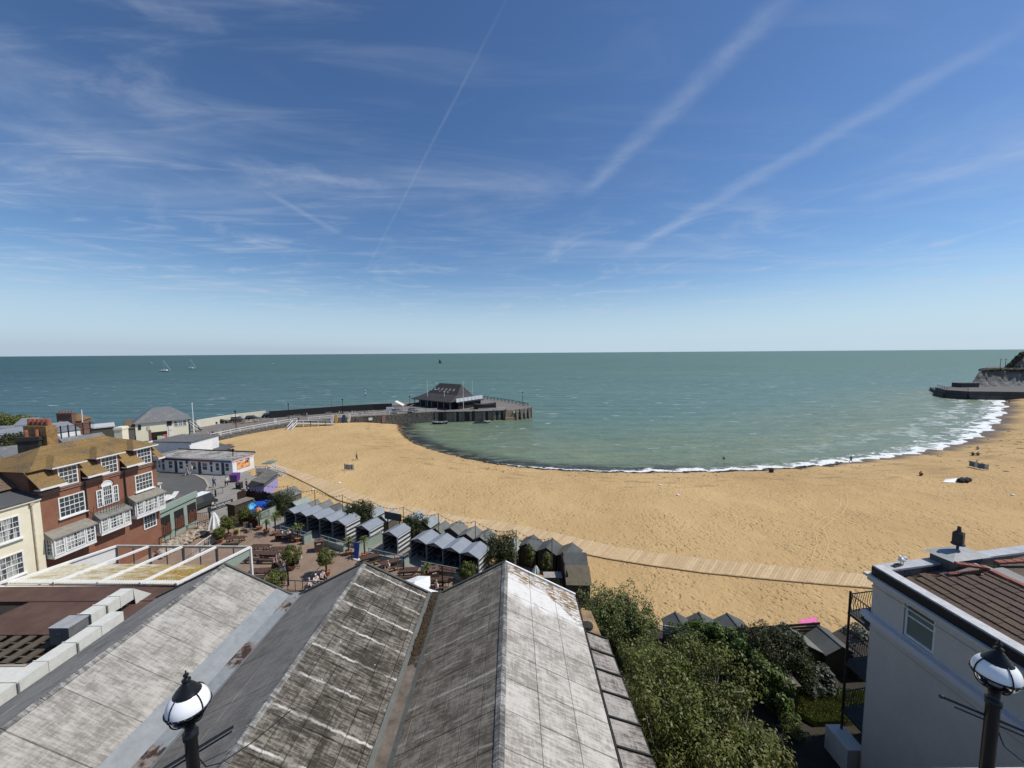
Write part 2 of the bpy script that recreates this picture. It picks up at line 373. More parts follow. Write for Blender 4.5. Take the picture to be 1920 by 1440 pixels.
# ------------------------------------------------------------------ beach
def sand_fn(N, b):
    p = N.pos(); x, y, z = N.sep(p); s = N.attr('shore')
    wv = N.noise(p, .35, 3); big = N.noise(p, .05, 4, .6); fine = N.noise(p, 2.6, 4, .65); fl = N.noise(N.scl(p, (.35, 1, 1)), .55, 4, .6)
    c = N.mix(N.map(big, .3, .7), SAND_A, SAND_B)
    c = N.mix(N.map(fine, .3, .7, 0, .22), c, (.30, .19, .09))
    # broken weed lines left by the tides
    line = N.m('SUBTRACT', s, N.m('MULTIPLY', N.noise(p, .06, 3), 9))
    def tide(c0, w, lo, hi, am):
        return N.m('MULTIPLY', N.map(N.m('ABSOLUTE', N.m('SUBTRACT', line, c0)), w, 0, 0, 1, True), N.map(fl, lo, hi, 0, am, True))
    t = N.m('MAXIMUM', tide(2.5, 2.2, .47, .66, .36), N.m('MAXIMUM', tide(9, 2.0, .5, .64, .35), tide(5.5, 1.5, .50, .62, .4)))
    right = N.map(N.noise(p, .045, 3), .5, .66, 0, 1, True)
    t = N.m('MAXIMUM', t, N.m('MULTIPLY', N.m('MULTIPLY', right, N.map(x, 50, 110, 0, 1)), N.map(fl, .42, .58, .1, .65)))
    c = N.mix(t, c, (.10, .068, .040))
    wet = N.map(N.m('DIVIDE', N.m('ADD', s, N.m('MULTIPLY', wv, 1.0)), N.map(x, 20, 130, 1, 2.6)), .5, 2.2, 1, 0, True)
    c = N.mix(N.m('MULTIPLY', wet, .78), c, (.085, .058, .042))
    # black weed heaped on the waterline
    wd = N.m('MULTIPLY', N.map(N.m('ABSOLUTE', N.m('SUBTRACT', s, .7)), 1.5, .2, 0, 1, True), N.map(N.noise(p, .9, 5, .7), .40, .52, 0, 1, True))
    wd = N.m('MULTIPLY', wd, N.map(x, 45, 85, 1, .12, True))
    c = N.mix(wd, c, (.020, .016, .013))
    N.put(b.inputs['Base Color'], c); b.inputs['Specular IOR Level'].default_value = .15
    N.put(b.inputs['Roughness'], N.map(wet, 0, 1, .95, .45))
    # foot prints: many overlapping shallow dents
    v1 = N.voro(N.scl(N.vm('ADD', p, N.vm('SCALE', N.noise(p, 1.0, 2, out=1), None)), (1, 1, .2)), 1.35); v2 = N.voro(N.scl(p, (1.0, 1.3, .2), (0, 0, .7)), 2.3)
    d1 = N.map(v1, .05, .42, 0, 1, True); d2 = N.map(v2, .05, .40, 0, 1, True)
    h = N.m('ADD', N.m('ADD', d1, N.m('MULTIPLY', d2, .6)), N.m('MULTIPLY', fine, .9)); h = N.m('MULTIPLY', h, N.map(wet, 0, 1, 1, .1)); h = N.m('MULTIPLY', h, N.map(N.noise(p, .16, 3), .38, .62, .45, 1.25))
    bn = N.new('ShaderNodeBump'); N.put(bn.inputs['Height'], h); bn.inputs['Strength'].default_value = .85; bn.inputs['Distance'].default_value = .14
    N.put(b.inputs['Normal'], bn.outputs[0])
SAND_A, SAND_B = (.435, .290, .135), (.56, .392, .190)
xs = np.concatenate([np.arange(-130, 120, .9), np.arange(120, 420, 2.5)]); yb = np.concatenate([np.arange(12, 150, .9), np.arange(150, 262, 2.0)])
Xb, Yb = np.meshgrid(xs, yb); Sb = sdist(Xb, Yb); Zb = beach_h(Sb)
Zb = Zb + np.where(Sb > 3, .05 * np.sin(Xb * .37 + 1.1 * np.sin(Yb * .21)) * np.cos(Yb * .33 + Xb * .1), 0)
beach = grid_mesh('sand_beach', Xb, Yb, Zb, {'shore': Sb}, mat('beach_sand', (.6, .4, .2), .95, sand_fn), Sb > -14); tag(beach, kind='structure')
# ------------------------------------------------------------------ three-ridged foreground roof
SN, SF = 6.9, 17.62          # near and far ends (Y)
RZ, VZ = 15.0, 13.33         # ridge and valley heights
RX = [-13.85, -7.15, -0.39]   # ridge lines (X)
HALF = 3.35
def roof_fn(cA, cB, cC, streak=.5, seam=0.0, lichen=None, spots=.6, white=None, coolv=None):
    def fn(N, b):
        p = N.pos(); x, y, z = N.sep(p)
        q = N.scl(p, (.8, 5.5, .8)); st = N.noise(q, 2.4, 6, .72, .3)                    # runs down the slope
        q2 = N.scl(p, (5.5, .9, 5.5)); st2 = N.noise(q2, 2.2, 5, .7)                     # runs along the ridge
        bl = N.noise(p, 1.1, 5, .65, .6); fi = N.noise(p, 16, 3, .6)
        f = N.m('ADD', N.m('ADD', N.m('MULTIPLY', st, .5 * streak + .25), N.m('MULTIPLY', st2, .30)), N.m('ADD', N.m('MULTIPLY', bl, .45), N.m('MULTIPLY', fi, .12)))
        f = N.m('ADD', f, N.m('MULTIPLY', N.m('SUBTRACT', N.rand(), .5), .05))
        mid = .5 * (.5 * streak + .25 + .30 + .45 + .12)
        c = N.mix(N.map(f, mid - .085, mid, 0, 1), cA, cB); c = N.mix(N.map(f, mid, mid + .10, 0, 1), c, cC)
        if seam:
            yy = N.m('ADD', y, N.m('MULTIPLY', N.m('SUBTRACT', N.noise(N.scl(p, (1, .2, 1)), 2.6, 4, .7), .5), .22))
            fr = N.m('ABSOLUTE', N.m('SUBTRACT', N.m('FRACT', N.m('MULTIPLY', N.m('SUBTRACT', yy, SN), 1 / 1.155)), .5))
            sm = N.m('MULTIPLY', N.map(fr, .455, .485, 0, 1), N.map(N.noise(p, .9, 3), .38, .55, 0, seam))
            c = N.mix(sm, c, (.56, .54, .50))
        if white:
            w = N.map(N.m('ADD', y, N.m('MULTIPLY', N.noise(N.scl(p, (1, .3, 1)), 1.6, 3), 1.6)), white, white + .5, 0, 1, True)
            hole = N.map(N.voro(N.scl(p, (1.6, 5, 1.6)), 1.6), .10, .16, 0, 1)
            wn_ = N.map(N.noise(q, 3.5, 5, .7), .36, .44, 0, 1)
            c = N.mix(N.m('MULTIPLY', N.m('MULTIPLY', w, hole), N.m('MULTIPLY', wn_, .92)), c, (.64, .63, .60))
        if lichen:
            l = N.map(N.m('ADD', N.m('ADD', y, N.m('MULTIPLY', N.m('MAXIMUM', N.m('SUBTRACT', x, 1.2), 0), .62)), N.m('MULTIPLY', N.noise(p, 1.7, 5, .7, .8), 2.6)), lichen, lichen + .35, 0, 1)
            l = N.m('MULTIPLY', l, N.map(N.noise(N.scl(p, (.7, 3, .7)), 4.5, 5, .7), .44, .52, 0, .95))
            c = N.mix(l, c, N.mix(N.map(bl, .35, .65), (.19, .10, .028), (.13, .095, .045)))
        if spots:
            vs = N.m('MULTIPLY', N.map(N.voro(p, 2.6), .04, .065, 1, 0), N.map(N.noise(p, 7, 2), .5, .58, 0, spots))
            c = N.mix(vs, c, (.72, .72, .70))
        N.put(b.inputs['Base Color'], c)
        h = N.m('ADD', N.m('MULTIPLY', st, .5), N.m('ADD', N.m('MULTIPLY', fi, .35), N.m('MULTIPLY', bl, .5)))
        N.put(b.inputs['Normal'], N.bump(h, .55, .03)); b.inputs['Specular IOR Level'].default_value = .25
    return fn
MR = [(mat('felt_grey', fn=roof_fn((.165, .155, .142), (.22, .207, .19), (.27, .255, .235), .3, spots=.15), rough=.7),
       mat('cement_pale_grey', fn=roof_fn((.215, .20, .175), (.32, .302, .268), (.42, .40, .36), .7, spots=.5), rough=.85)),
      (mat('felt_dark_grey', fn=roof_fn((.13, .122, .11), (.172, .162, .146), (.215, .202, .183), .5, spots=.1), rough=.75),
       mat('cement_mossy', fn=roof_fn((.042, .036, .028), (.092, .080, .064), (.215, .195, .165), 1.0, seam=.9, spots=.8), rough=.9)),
      (mat('cement_dark_side', fn=roof_fn((.088, .076, .058), (.150, .132, .106), (.235, .212, .175), .9, seam=.35, spots=.35), rough=.85),  # left slope: darker mottled cement of its own
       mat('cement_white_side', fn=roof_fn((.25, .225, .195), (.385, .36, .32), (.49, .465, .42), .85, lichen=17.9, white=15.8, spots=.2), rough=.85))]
m_under = worn('roof_joint', (.10, .095, .085), .95)
def _flash(N, b):
    p = N.pos(); x, y, z = N.sep(p); yy = N.m('ADD', y, N.m('MULTIPLY', N.m('SUBTRACT', N.noise(N.scl(p, (3, .8, 1)), 1.6, 4, .65), .5), 1.5)); g = None
    for c, w in ((14.0, .75), (16.9, .45), (10.0, .55)):
        q = N.map(N.m('ABSOLUTE', N.m('SUBTRACT', yy, c)), w, w * .75, 0, 1); g = q if g is None else N.m('MAXIMUM', g, q)
    g = N.m('MULTIPLY', g, N.map(N.noise(p, 2.0, 4, .7), .36, .46, 0, 1))
    base = N.mix(N.map(N.noise(p, 4, 5, .7), .3, .7), (.20, .215, .22), (.28, .295, .30))
    N.put(b.inputs['Base Color'], N.mix(g, base, N.mix(N.map(N.noise(p, 3.0, 4), .44, .54), (.23, .19, .16), (.050, .026, .015))))
m_blue = mat('flashing_blue_grey', rough=.55, fn=_flash)
m_gutter = mat('gutter_brown', rough=.8, fn=lambda N, b: N.put(b.inputs['Base Color'], N.mix(N.map(N.m('ADD', N.sep(N.pos())[1], N.m('MULTIPLY', N.noise(N.pos(), 2.5, 4), 1.6)), 14.1, 14.3),
        N.mix(N.map(N.noise(N.pos(), 2.2, 5, .65), .35, .7), (.085, .065, .048), (.19, .155, .12)), N.mix(N.map(N.noise(N.pos(), 7, 5, .7), .4, .6), (.014, .010, .006), (.05, .032, .014)))))
hall = thing('hall_roof', 'large hall roof with three long ridges, grey, mossy and whitewashed slopes, below the promenade', 'building', (RX[1], 12.5, 9))
sheet_cache = {}
def sheet_mesh(w, d, m, key):
    if (key, m.name) not in sheet_cache:
        b = B(); e = .012
        b.add([(-w / 2, -d / 2, 0), (w / 2, -d / 2, 0), (w / 2, d / 2, 0), (-w / 2, d / 2, 0), (-w / 2 + e, -d / 2 + e, .028), (w / 2 - e, -d / 2 + e, .028), (w / 2 - e, d / 2 - e, .028), (-w / 2 + e, d / 2 - e, .028)],
              [(4, 5, 6, 7), (0, 1, 5, 4), (1, 2, 6, 5), (2, 3, 7, 6), (3, 0, 4, 7)])
        sheet_cache[(key, m.name)] = b.mesh('roof_sheet', m)
    return sheet_cache[(key, m.name)]
SL = sqrt(HALF ** 2 + (RZ - VZ) ** 2); SA = atan2(RZ - VZ, HALF); HO = parent_origin(hall)
wall = B()
for ri, rx in enumerate(RX):
    for side in (-1, 1):
        base = B(); base.slab([(rx, SN, RZ - .05), (rx + side * HALF, SN, VZ - .05), (rx + side * HALF, SF, VZ - .05), (rx, SF, RZ - .05)][::side], .12)
        part('roof_slope', base, m_under, hall)
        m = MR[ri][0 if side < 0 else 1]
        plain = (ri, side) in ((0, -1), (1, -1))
        NYs, NS = (5, 2) if plain else (10, 6)
        if ri == 0 and side > 0: NS, NYs = 1, 8
        if ri == 2 and side > 0: NS, NYs = 3, 10
        L = (SF - SN) / NYs; D = SL / NS
        for i in range(NYs):
            for j in range(NS):
                t = (j + .5) / NS; y = SN + (i + .5) * L
                me = sheet_mesh(D - .004, L - (.010 if ri else .004), m, (ri, side))
                o = link('roof_sheet', me, hall)
                cx = rx + side * HALF * t; cz = RZ + (VZ - RZ) * t - .030 + random.uniform(-.003, .005)
                o.location = Vector((cx, y, cz)) - HO
                o.rotation_euler = (random.uniform(-.004, .004), side * SA + random.uniform(-.004, .004), 0)
    # ridge cap in lengths
    for k in range(12):
        b = B(); L = (SF - SN) / 12; y0 = SN + k * L
        b.add([(rx - .14, y0, RZ - .035), (rx, y0, RZ + .045), (rx + .14, y0, RZ - .035), (rx - .14, y0 + L - .015, RZ - .035), (rx, y0 + L - .015, RZ + .045), (rx + .14, y0 + L - .015, RZ - .035)],
              [(0, 1, 4, 3), (1, 2, 5, 4), (0, 2, 1), (3, 4, 5)])
        part('ridge_cap', b, mat('ridge_cement', fn=roof_fn((.08, .08, .075), (.15, .145, .135), (.34, .33, .31), .6, spots=.9), rough=.9), hall)
    # far verge boards, and the gable walls below
    for side in (-1, 1):
        b = B(); b.bar((rx, SF + .04, RZ + .01), (rx + side * HALF, SF + .04, VZ + .01), .10, .14)
        part('verge_board', b, worn('verge_white', (.72, .72, .69), .6) if (ri, side) == (2, 1) else worn('verge_dark', (.085, .09, .08), .7), hall)
    for yy in (SN + .05, SF - .05):
        b = B(); b.add([(rx - HALF, yy, 3.2), (rx + HALF, yy, 3.2), (rx + HALF, yy, VZ - .12), (rx, yy, RZ - .15), (rx - HALF, yy, VZ - .12)], [(0, 1, 2, 3, 4)])
        part('gable_wall', b, worn('render_pale', (.50, .48, .43), .85), hall)
for sx in (RX[0] - HALF + .1, RX[2] + HALF - .1):
    b = B(); b.box((sx, (SN + SF) / 2, 8.2), (.2, SF - SN - .2, 9.9)); part('side_wall', b, MATS['render_pale'], hall)
# valley gutters
for k, (vx, m) in enumerate((((RX[0] + RX[1]) / 2, m_blue), ((RX[1] + RX[2]) / 2, m_gutter))):
    w = .46 if k == 0 else .34
    b = B(); b.bx(vx - w * .55, vx + w * .55, SN, SF + .15, VZ + .11, VZ + .15)
    part('valley_gutter', b, m, hall)
    for s in (-1, 1):
        b = B(); wf = .62 if (k == 0 and s < 0) else .16
        x0 = vx + s * w * .55; x1 = x0 + s * wf; zz = VZ + (abs(x0 - vx)) * math.tan(SA) + .02
        b.slab([(x0, SN, VZ + .15), (x1, SN, VZ + (abs(x1 - vx)) * math.tan(SA) + .045), (x1, SF + .1, VZ + (abs(x1 - vx)) * math.tan(SA) + .045), (x0, SF + .1, VZ + .15)][::s], .02)
        part('gutter_flashing', b, mat('flashing_pale_blue', rough=.5, fn=lambda N, b: N.put(b.inputs['Base Color'], N.mix(N.map(N.noise(N.pos(), 3, 5, .7), .35, .65), (.21, .225, .23), (.27, .285, .29)))) if k == 0 else worn('flashing_olive', (.115, .12, .105), .7), hall)
# moss heap in the second valley
b = B(); vx = (RX[1] + RX[2]) / 2
for k in range(150):
    y = random.uniform(13.9, 17.4); b.ell((vx + random.uniform(-.15, .15), y, VZ + .16), (random.uniform(.04, .10), random.uniform(.05, .14), random.uniform(.03, .06)), 6, 4)
tag(part('moss', b, worn('moss_brown', (.045, .030, .014), .95, .5, 12), hall), kind='stuff')
# lean-to of flat concrete panels down the right side
mp = mat('panel_weathered', fn=roof_fn((.09, .072, .062), (.25, .225, .20), (.35, .33, .30), .8, spots=.4), rough=.85)
lean = B(); lean.slab([(3.08, SN, 12.98), (4.36, SN, 12.62), (4.06, 15.6, 12.62), (3.02, 15.6, 12.98)], .25); part('lean_to_roof', lean, worn('joint_dark', (.03, .03, .03), .9), hall)
npn = 9
for k in range(npn):
    y0 = SN + (15.6 - SN) * k / npn + .035; y1 = SN + (15.6 - SN) * (k + 1) / npn - .035
    def xr(y): return 4.30 - .30 * (y - SN) / (15.6 - SN)
    b = B(); b.slab([(3.13, y0, 13.02), (xr(y0), y0, 12.68), (xr(y1), y1, 12.68), (3.13, y1, 13.02)], .05); part('concrete_panel', b, mp, hall)
    b = B(); b.bar((3.1, y1 + .035, 13.06), (xr(y1) + .04, y1 + .035, 12.70), .05, .06); part('panel_strip', b, MATS['joint_dark'], hall)
b = B(); b.bar((3.05, SN, 13.10), (3.05, SF, 13.15), .05, .10); part('eaves_strip', b, MATS['joint_dark'], hall)
b = B(); b.slab([(3.1, 15.7, 12.6), (3.9, 15.7, 12.5), (3.75, 17.7, 12.5), (3.1, 17.7, 12.6)], .2)
part('rusty_patch_roof', b, worn('rusty_patch', (.30, .19, .09), .8, .5, 2.0, dark=(.12, .09, .06)), hall)
b = B(); b.lathe([(0, 0), (.26, 0), (.24, .10), (0, .14)], (3.35, 16.5, 12.6), 12); part('vent_cap', b, MATS['joint_dark'], hall)
b = B(); b.bx(3.1, 4.15, SN, 16.0, 3.2, 12.40); part('lean_to_wall', b, worn('render_grey', (.22, .21, .19), .85), hall)

# ------------------------------------------------------------------ promenade ledge under the camera, with its coping and lamps
b = B(); b.bx(-40, 40, -20, 6.3, 10, 16.4); structure('promenade', b, worn('promenade_asphalt', (.10, .10, .10), .9))
b = B(); b.bx(-40, 40, 6.3, 6.62, 2.5, 16.6); structure('retaining_wall', b, worn('retaining_brick', (.24, .19, .15), .9))
cop = thing('promenade_railing', 'pale handrail of the cliff promenade at the bottom right corner beside the lamp', 'railing', (7.6, 6.9, 16.6))
b = B(); b.bar((7.45, 6.72, 16.93), (16.5, 6.72, 16.97), .12, .07); part('handrail', b, worn('rail_pale', (.50, .49, .43), .6, .5, 20), cop)
for k in range(7): b = B(); b.bar((8.2 + k * 1.3, 6.72, 16.4), (8.2 + k * 1.3, 6.72, 16.9), .06); part('post', b, worn('iron_black', (.02, .02, .02), .45, spec=.5), cop)
m_blk = mat('lamp_black', (.008, .008, .009), .3, spec=.35)
m_opal = mat('lamp_opal', (.86, .86, .86), .25)
def glass_fn(N, b): b.inputs['Transmission Weight'].default_value = 1; b.inputs['IOR'].default_value = 1.1
m_clear = mat('lamp_clear', (.9, .92, .95), .03, glass_fn)
def street_lamp(x, y, zc, rz, label, long_bar):
    t = thing('street_lamp', label, 'street lamp', (x, y, 16.4), rz, 'globe lamps on the promenade'); h = zc - 16.4; r = .205
    b = B(); b.lathe([(.16, 0), (.16, .06), (.12, .12), (.12, .9), (.09, 1.0), (.085, 1.9), (.066, 2.0), (.062, h - .42), (.075, h - .40), (.075, h - .33), (.052, h - .32), (.052, h - .2), (.10, h - .19), (.12, h - .16)], n=16)
    part('post', b, m_blk, t, True, False)
    b = B(); b.lathe([(r * cos(a), h + r * sin(a)) for a in [(-.02 + .98 * i / 8) for i in range(9)]], n=28); part('globe', b, m_opal, t, True, False)
    b = B(); b.lathe([(r * .985 * cos(a), h + r * .95 * sin(a)) for a in [(-1.15 + 1.13 * i / 8) for i in range(9)]], n=28); part('clear_bowl', b, m_clear, t, True, False)
    b = B(); b.lathe([(.0, h - .13), (.05, h - .13), (.06, h - .05), (.02, h - .0), (0, h)], n=12); part('lamp_holder', b, mat('holder_grey', (.35, .35, .35), .3), t, True, False)
    b = B(); b.lathe([(.125, h + .145), (.135, h + .158), (.128, h + .175), (.105, h + .20), (.102, h + .215), (.085, h + .235), (.083, h + .25), (.06, h + .275), (.058, h + .29), (.035, h + .315), (.030, h + .33), (.044, h + .345), (.044, h + .36), (.018, h + .375), (.014, h + .40), (.028, h + .418), (.026, h + .435), (.008, h + .45), (.006, h + .49), (0, h + .50)], n=20)
    b.v = [(v[0], v[1], h + .145 + (v[2] - h - .145) * .8) for v in b.v]; part('finial', b, m_blk, t, True, False)
    b = B()
    for k in range(20): a = 2 * pi * k / 20; a2 = 2 * pi * (k + 1) / 20; b.cyl((r * 1.03 * cos(a), r * 1.03 * sin(a), h - .01), (r * 1.03 * cos(a2), r * 1.03 * sin(a2), h - .01), .010, n=6)
    for q in range(4):
        a = q * pi / 2 + .4; pts = [(r * 1.03 * cos(e) * cos(a), r * 1.03 * cos(e) * sin(a), h + r * 1.03 * sin(e)) for e in [(-1.25 + 2.2 * i / 10) for i in range(11)]]; b.tube(pts, .007, 5)
        b.ell((r * 1.04 * cos(a), r * 1.04 * sin(a), h - .01), (.016, .016, .018), 6, 4)
    part('cage', b, m_blk, t, True, False)
    b = B(); L = long_bar
    b.cyl((-L, 0, h - .55), (L * 1.2, 0, h - .62), .016, n=6); b.cyl((-L * .7, .06, h - .66), (L * 1.2, .06, h - .72), .011, n=6); b.ell((-L, 0, h - .55), (.03, .024, .024), 6, 4)
    b.tube([(.05, 0, h - .7), (.12, .02, h - .9), (.28, .05, h - 1.02), (.6, .05, h - 1.05), (1.1, .05, h - 1.0)], .007, 5)
    part('ladder_bar', b, m_blk, t, False, False)
    return t
p = PY(353, 1322, 4.1); street_lamp(p.x, p.y, p.z, radians(55), 'black lamp post with white globe before the pale grey roof slope at left', .34)
p = PY(1868, 1262, 4.35); street_lamp(p.x, p.y, p.z, radians(-38), 'black lamp post with white globe before the white house wall at the bottom right', .42)
# ------------------------------------------------------------------ facade frames
class Fr:
    "a vertical wall frame: s metres along, n metres outwards, z up"
    def __init__(s, a, b):
        s.o = Vector((a[0], a[1], 0)); d = Vector((b[0] - a[0], b[1] - a[1], 0)); s.L = d.length; s.u = d / s.L; s.n = Vector((s.u.y, -s.u.x, 0)); s.a = atan2(s.u.y, s.u.x)
    def p(s, t, n, z): q = s.o + s.u * t + s.n * n; return Vector((q.x, q.y, z))
    def box(s, b, t0, t1, n0, n1, z0, z1):
        c = s.p((t0 + t1) / 2, (n0 + n1) / 2, (z0 + z1) / 2); b.box(c, (t1 - t0, abs(n1 - n0), z1 - z0), s.a); return b
    def quad(s, b, pts, flip=False):
        v = [s.p(*q) for q in pts]; return b.add(v, [tuple(range(len(v)))[::-1 if flip else 1]])
m_white = worn('white_paint', (.76, .76, .73), .5, .10, 2)
m_glass = mat('window_glass', (.045, .055, .06), .08, spec=.9)
m_glass2 = mat('window_glass_curtained', rough=.15, spec=.9, fn=lambda N, b: N.put(b.inputs['Base Color'], N.mix(N.map(N.noise(N.scl(N.pos(), (3, 3, .4)), 1.5, 2), .45, .55), (.05, .06, .065), (.42, .42, .39))))
m_dark = mat('interior_dark', (.012, .011, .010), .9)
def brick_fn(N, b):
    p = N.pos(); x, y, z = N.sep(p)
    w = N.comb(N.m('ADD', N.m('MULTIPLY', y, 1.0), N.m('MULTIPLY', x, .25)), z, 0)
    br = N.new('ShaderNodeTexBrick'); N.put(br.inputs['Vector'], w); br.inputs['Scale'].default_value = 4.4
    for k, c in (('Color1', (.36, .135, .065)), ('Color2', (.25, .090, .048)), ('Mortar', (.17, .115, .085))): br.inputs[k].default_value = (*c, 1)
    br.inputs['Mortar Size'].default_value = .05; br.inputs['Row Height'].default_value = .33
    c = N.mix(N.map(N.noise(p, .9, 4), .38, .62, 0, .65), br.outputs[0], (.21, .080, .045))
    N.put(b.inputs['Base Color'], c); N.put(b.inputs['Normal'], N.bump(br.outputs[1], .4, .01))
m_brick = mat('red_brick', rough=.85, fn=brick_fn)
def tile_fn(base, lich, amount, scale=1.0):
    def fn(N, b):
        p = N.pos(); x, y, z = N.sep(p); n = N.noise(p, .55 * scale, 5, .7, .5); n2 = N.noise(p, 9 * scale, 3, .6)
        c = N.mix(N.map(n2, .3, .7), tuple(k * .6 for k in base), tuple(k * 1.3 for k in base))
        c = N.mix(N.map(N.m('ADD', n, N.m('MULTIPLY', n2, .25)), amount, amount + .22), c, N.mix(N.map(n2, .35, .65), tuple(k * .7 for k in lich), lich))
        c = N.mix(N.m('MULTIPLY', N.rand(), .25), c, tuple(k * .4 for k in base))
        N.put(b.inputs['Base Color'], c)
        wv = N.m('FRACT', N.m('MULTIPLY', z, 9.0)); N.put(b.inputs['Normal'], N.bump(N.m('ADD', wv, n2), .5, .02))
    return fn
m_lich = mat('tiles_ochre_lichen', rough=.9, fn=tile_fn((.13, .095, .06), (.285, .18, .062), .43))
m_btile = mat('tiles_brown', rough=.9, fn=tile_fn((.15, .11, .075), (.22, .14, .05), .70))
m_slate = mat('slate_grey', rough=.6, fn=tile_fn((.16, .165, .17), (.30, .29, .26), .62, 2.2))
m_slate2 = mat('slate_dark', rough=.7, fn=tile_fn((.085, .088, .092), (.17, .165, .15), .68, 2.2))
m_cream = worn('cream_render', (.76, .70, .53), .8, .08, 1.0)
m_pale = worn('pale_cream_weatherboard', (.78, .73, .53), .7, .06, 1.0)
m_wall = worn('painted_white_wall', (.72, .72, .70), .7, .12, 1.2)
m_pipe = mat('pipe_black', (.02, .02, .022), .4)
m_lead = worn('lead_grey', (.16, .155, .145), .6)
def window(fr, parent, t0, t1, z0, z1, nx, nz, n=0.0, sill=True, gl=None, arch=False, bar=.032, name='window'):
    "sash window as a frame part with its panes, bars and sill as sub-parts"
    g = gl or m_glass; w = .09
    b = B(); fr.box(b, t0, t0 + w, n, n + .07, z0, z1); fr.box(b, t1 - w, t1, n, n + .07, z0, z1); fr.box(b, t0 + w, t1 - w, n, n + .07, z0, z0 + w); fr.box(b, t0 + w, t1 - w, n, n + .07, z1 - w, z1)
    zm = (z0 + z1) / 2; fr.box(b, t0 + w, t1 - w, n + .005, n + .06, zm - .03, zm + .03)
    f = part(name, b, m_white, parent)
    def sub(nm, bb, mm): part(nm, bb, mm, f)
    b = B(); fr.box(b, t0 + .02, t1 - .02, n - .03, n + .012, z0 + .02, z1 - .02); sub('pane', b, g)
    b = B(); a, c = t0 + w, t1 - w; lo, hi = z0 + w, z1 - w
    for i in range(1, nx): t = a + (c - a) * i / nx; fr.box(b, t - bar / 2, t + bar / 2, n + .012, n + .04, lo, hi)
    for j in range(1, nz):
        z = lo + (hi - lo) * j / nz
        if abs(z - zm) > .06: fr.box(b, a, c, n + .014, n + .038, z - bar / 2, z + bar / 2)
    if b.v: sub('glazing_bar', b, m_white)
    if sill: b = B(); fr.box(b, t0 - .1, t1 + .1, n, n + .2, z0 - .10, z0 - .005); sub('sill', b, m_white)
    return f
# ------------------------------------------------------------------ red brick house
ca = P(72, 926, 13.4); cb = P(292, 866, 13.4)
F1 = Fr((ca.x, ca.y), (cb.x, cb.y)); LB = F1.L; CZ = 13.4
bh = thing('brick_house', 'red brick house with ochre lichened roof, three dormers and white bay windows', 'house', F1.p(LB / 2, -3, ZL))
k = LB / 8.0
b = B(); F1.box(b, 0, LB, -6.5, 0, ZL, CZ + .1); F1.box(b, 0, LB, -6.5, -.9, CZ + .1, CZ + 1.9); part('wall', b, m_brick, bh)
b = B(); F1.box(b, 0, LB, 0, .10, CZ - .25, CZ - .05); F1.box(b, 0, LB, 0, .16, CZ - .05, CZ + .05); part('cornice', b, worn('cornice_brick', (.25, .15, .11), .8), bh)
# upper wall of the dormers stands flush above the cornice; three hipped eaves between
bw = LB / 3
def hipped(b, pts_e, ridge): # quads/triangles from eaves rectangle to ridge segment
    (a, c, d, e) = pts_e; (r0, r1) = ridge; b.add([a, c, d, e, r0, r1], [(0, 1, 5, 4), (1, 2, 5), (2, 3, 4, 5), (3, 0, 4)])
RZ1 = CZ + 3.35
b = B(); e0, e1 = -.3, LB + .3
hipped(b, [F1.p(e0, -.25, CZ + 1.9), F1.p(e1, -.25, CZ + 1.9), F1.p(e1, -6.9, CZ + 1.9), F1.p(e0, -6.9, CZ + 1.9)], (F1.p(2.4, -3.2, RZ1), F1.p(LB - 2.4, -3.2, RZ1)))
# slope as courses of tiles: stepped strips
def courses(fr, t0, t1, n0, z0, n1, z1, inset0, inset1, cnt, m, parent, name='tile_course'):
    "tile courses running along the slope from eaves (n0,z0) to ridge (n1,z1), ends drawn in by the insets"
    for i in range(cnt):
        f0, f1 = i / cnt, (i + 1) / cnt + .004
        a = (n0 + (n1 - n0) * f0, z0 + (z1 - z0) * f0 + .03); c = (n0 + (n1 - n0) * f1, z0 + (z1 - z0) * f1)
        b = B(); b.add([fr.p(t0 + inset0 * f0, a[0], a[1]), fr.p(t1 - inset1 * f0, a[0], a[1]), fr.p(t1 - inset1 * f1, c[0], c[1]), fr.p(t0 + inset0 * f1, c[0], c[1]), fr.p(t0 + inset0 * f0, a[0], a[1] - .05), fr.p(t1 - inset1 * f0, a[0], a[1] - .05)], [(0, 1, 2, 3), (4, 5, 1, 0)])
        part(name, b, m, parent)
rf = part('roof', b, m_lich, bh)
courses(F1, e0 + .02, e1 - .02, -.25, CZ + 1.95, -3.18, RZ1 + .04, 2.7, 2.7, 11, m_lich, rf)
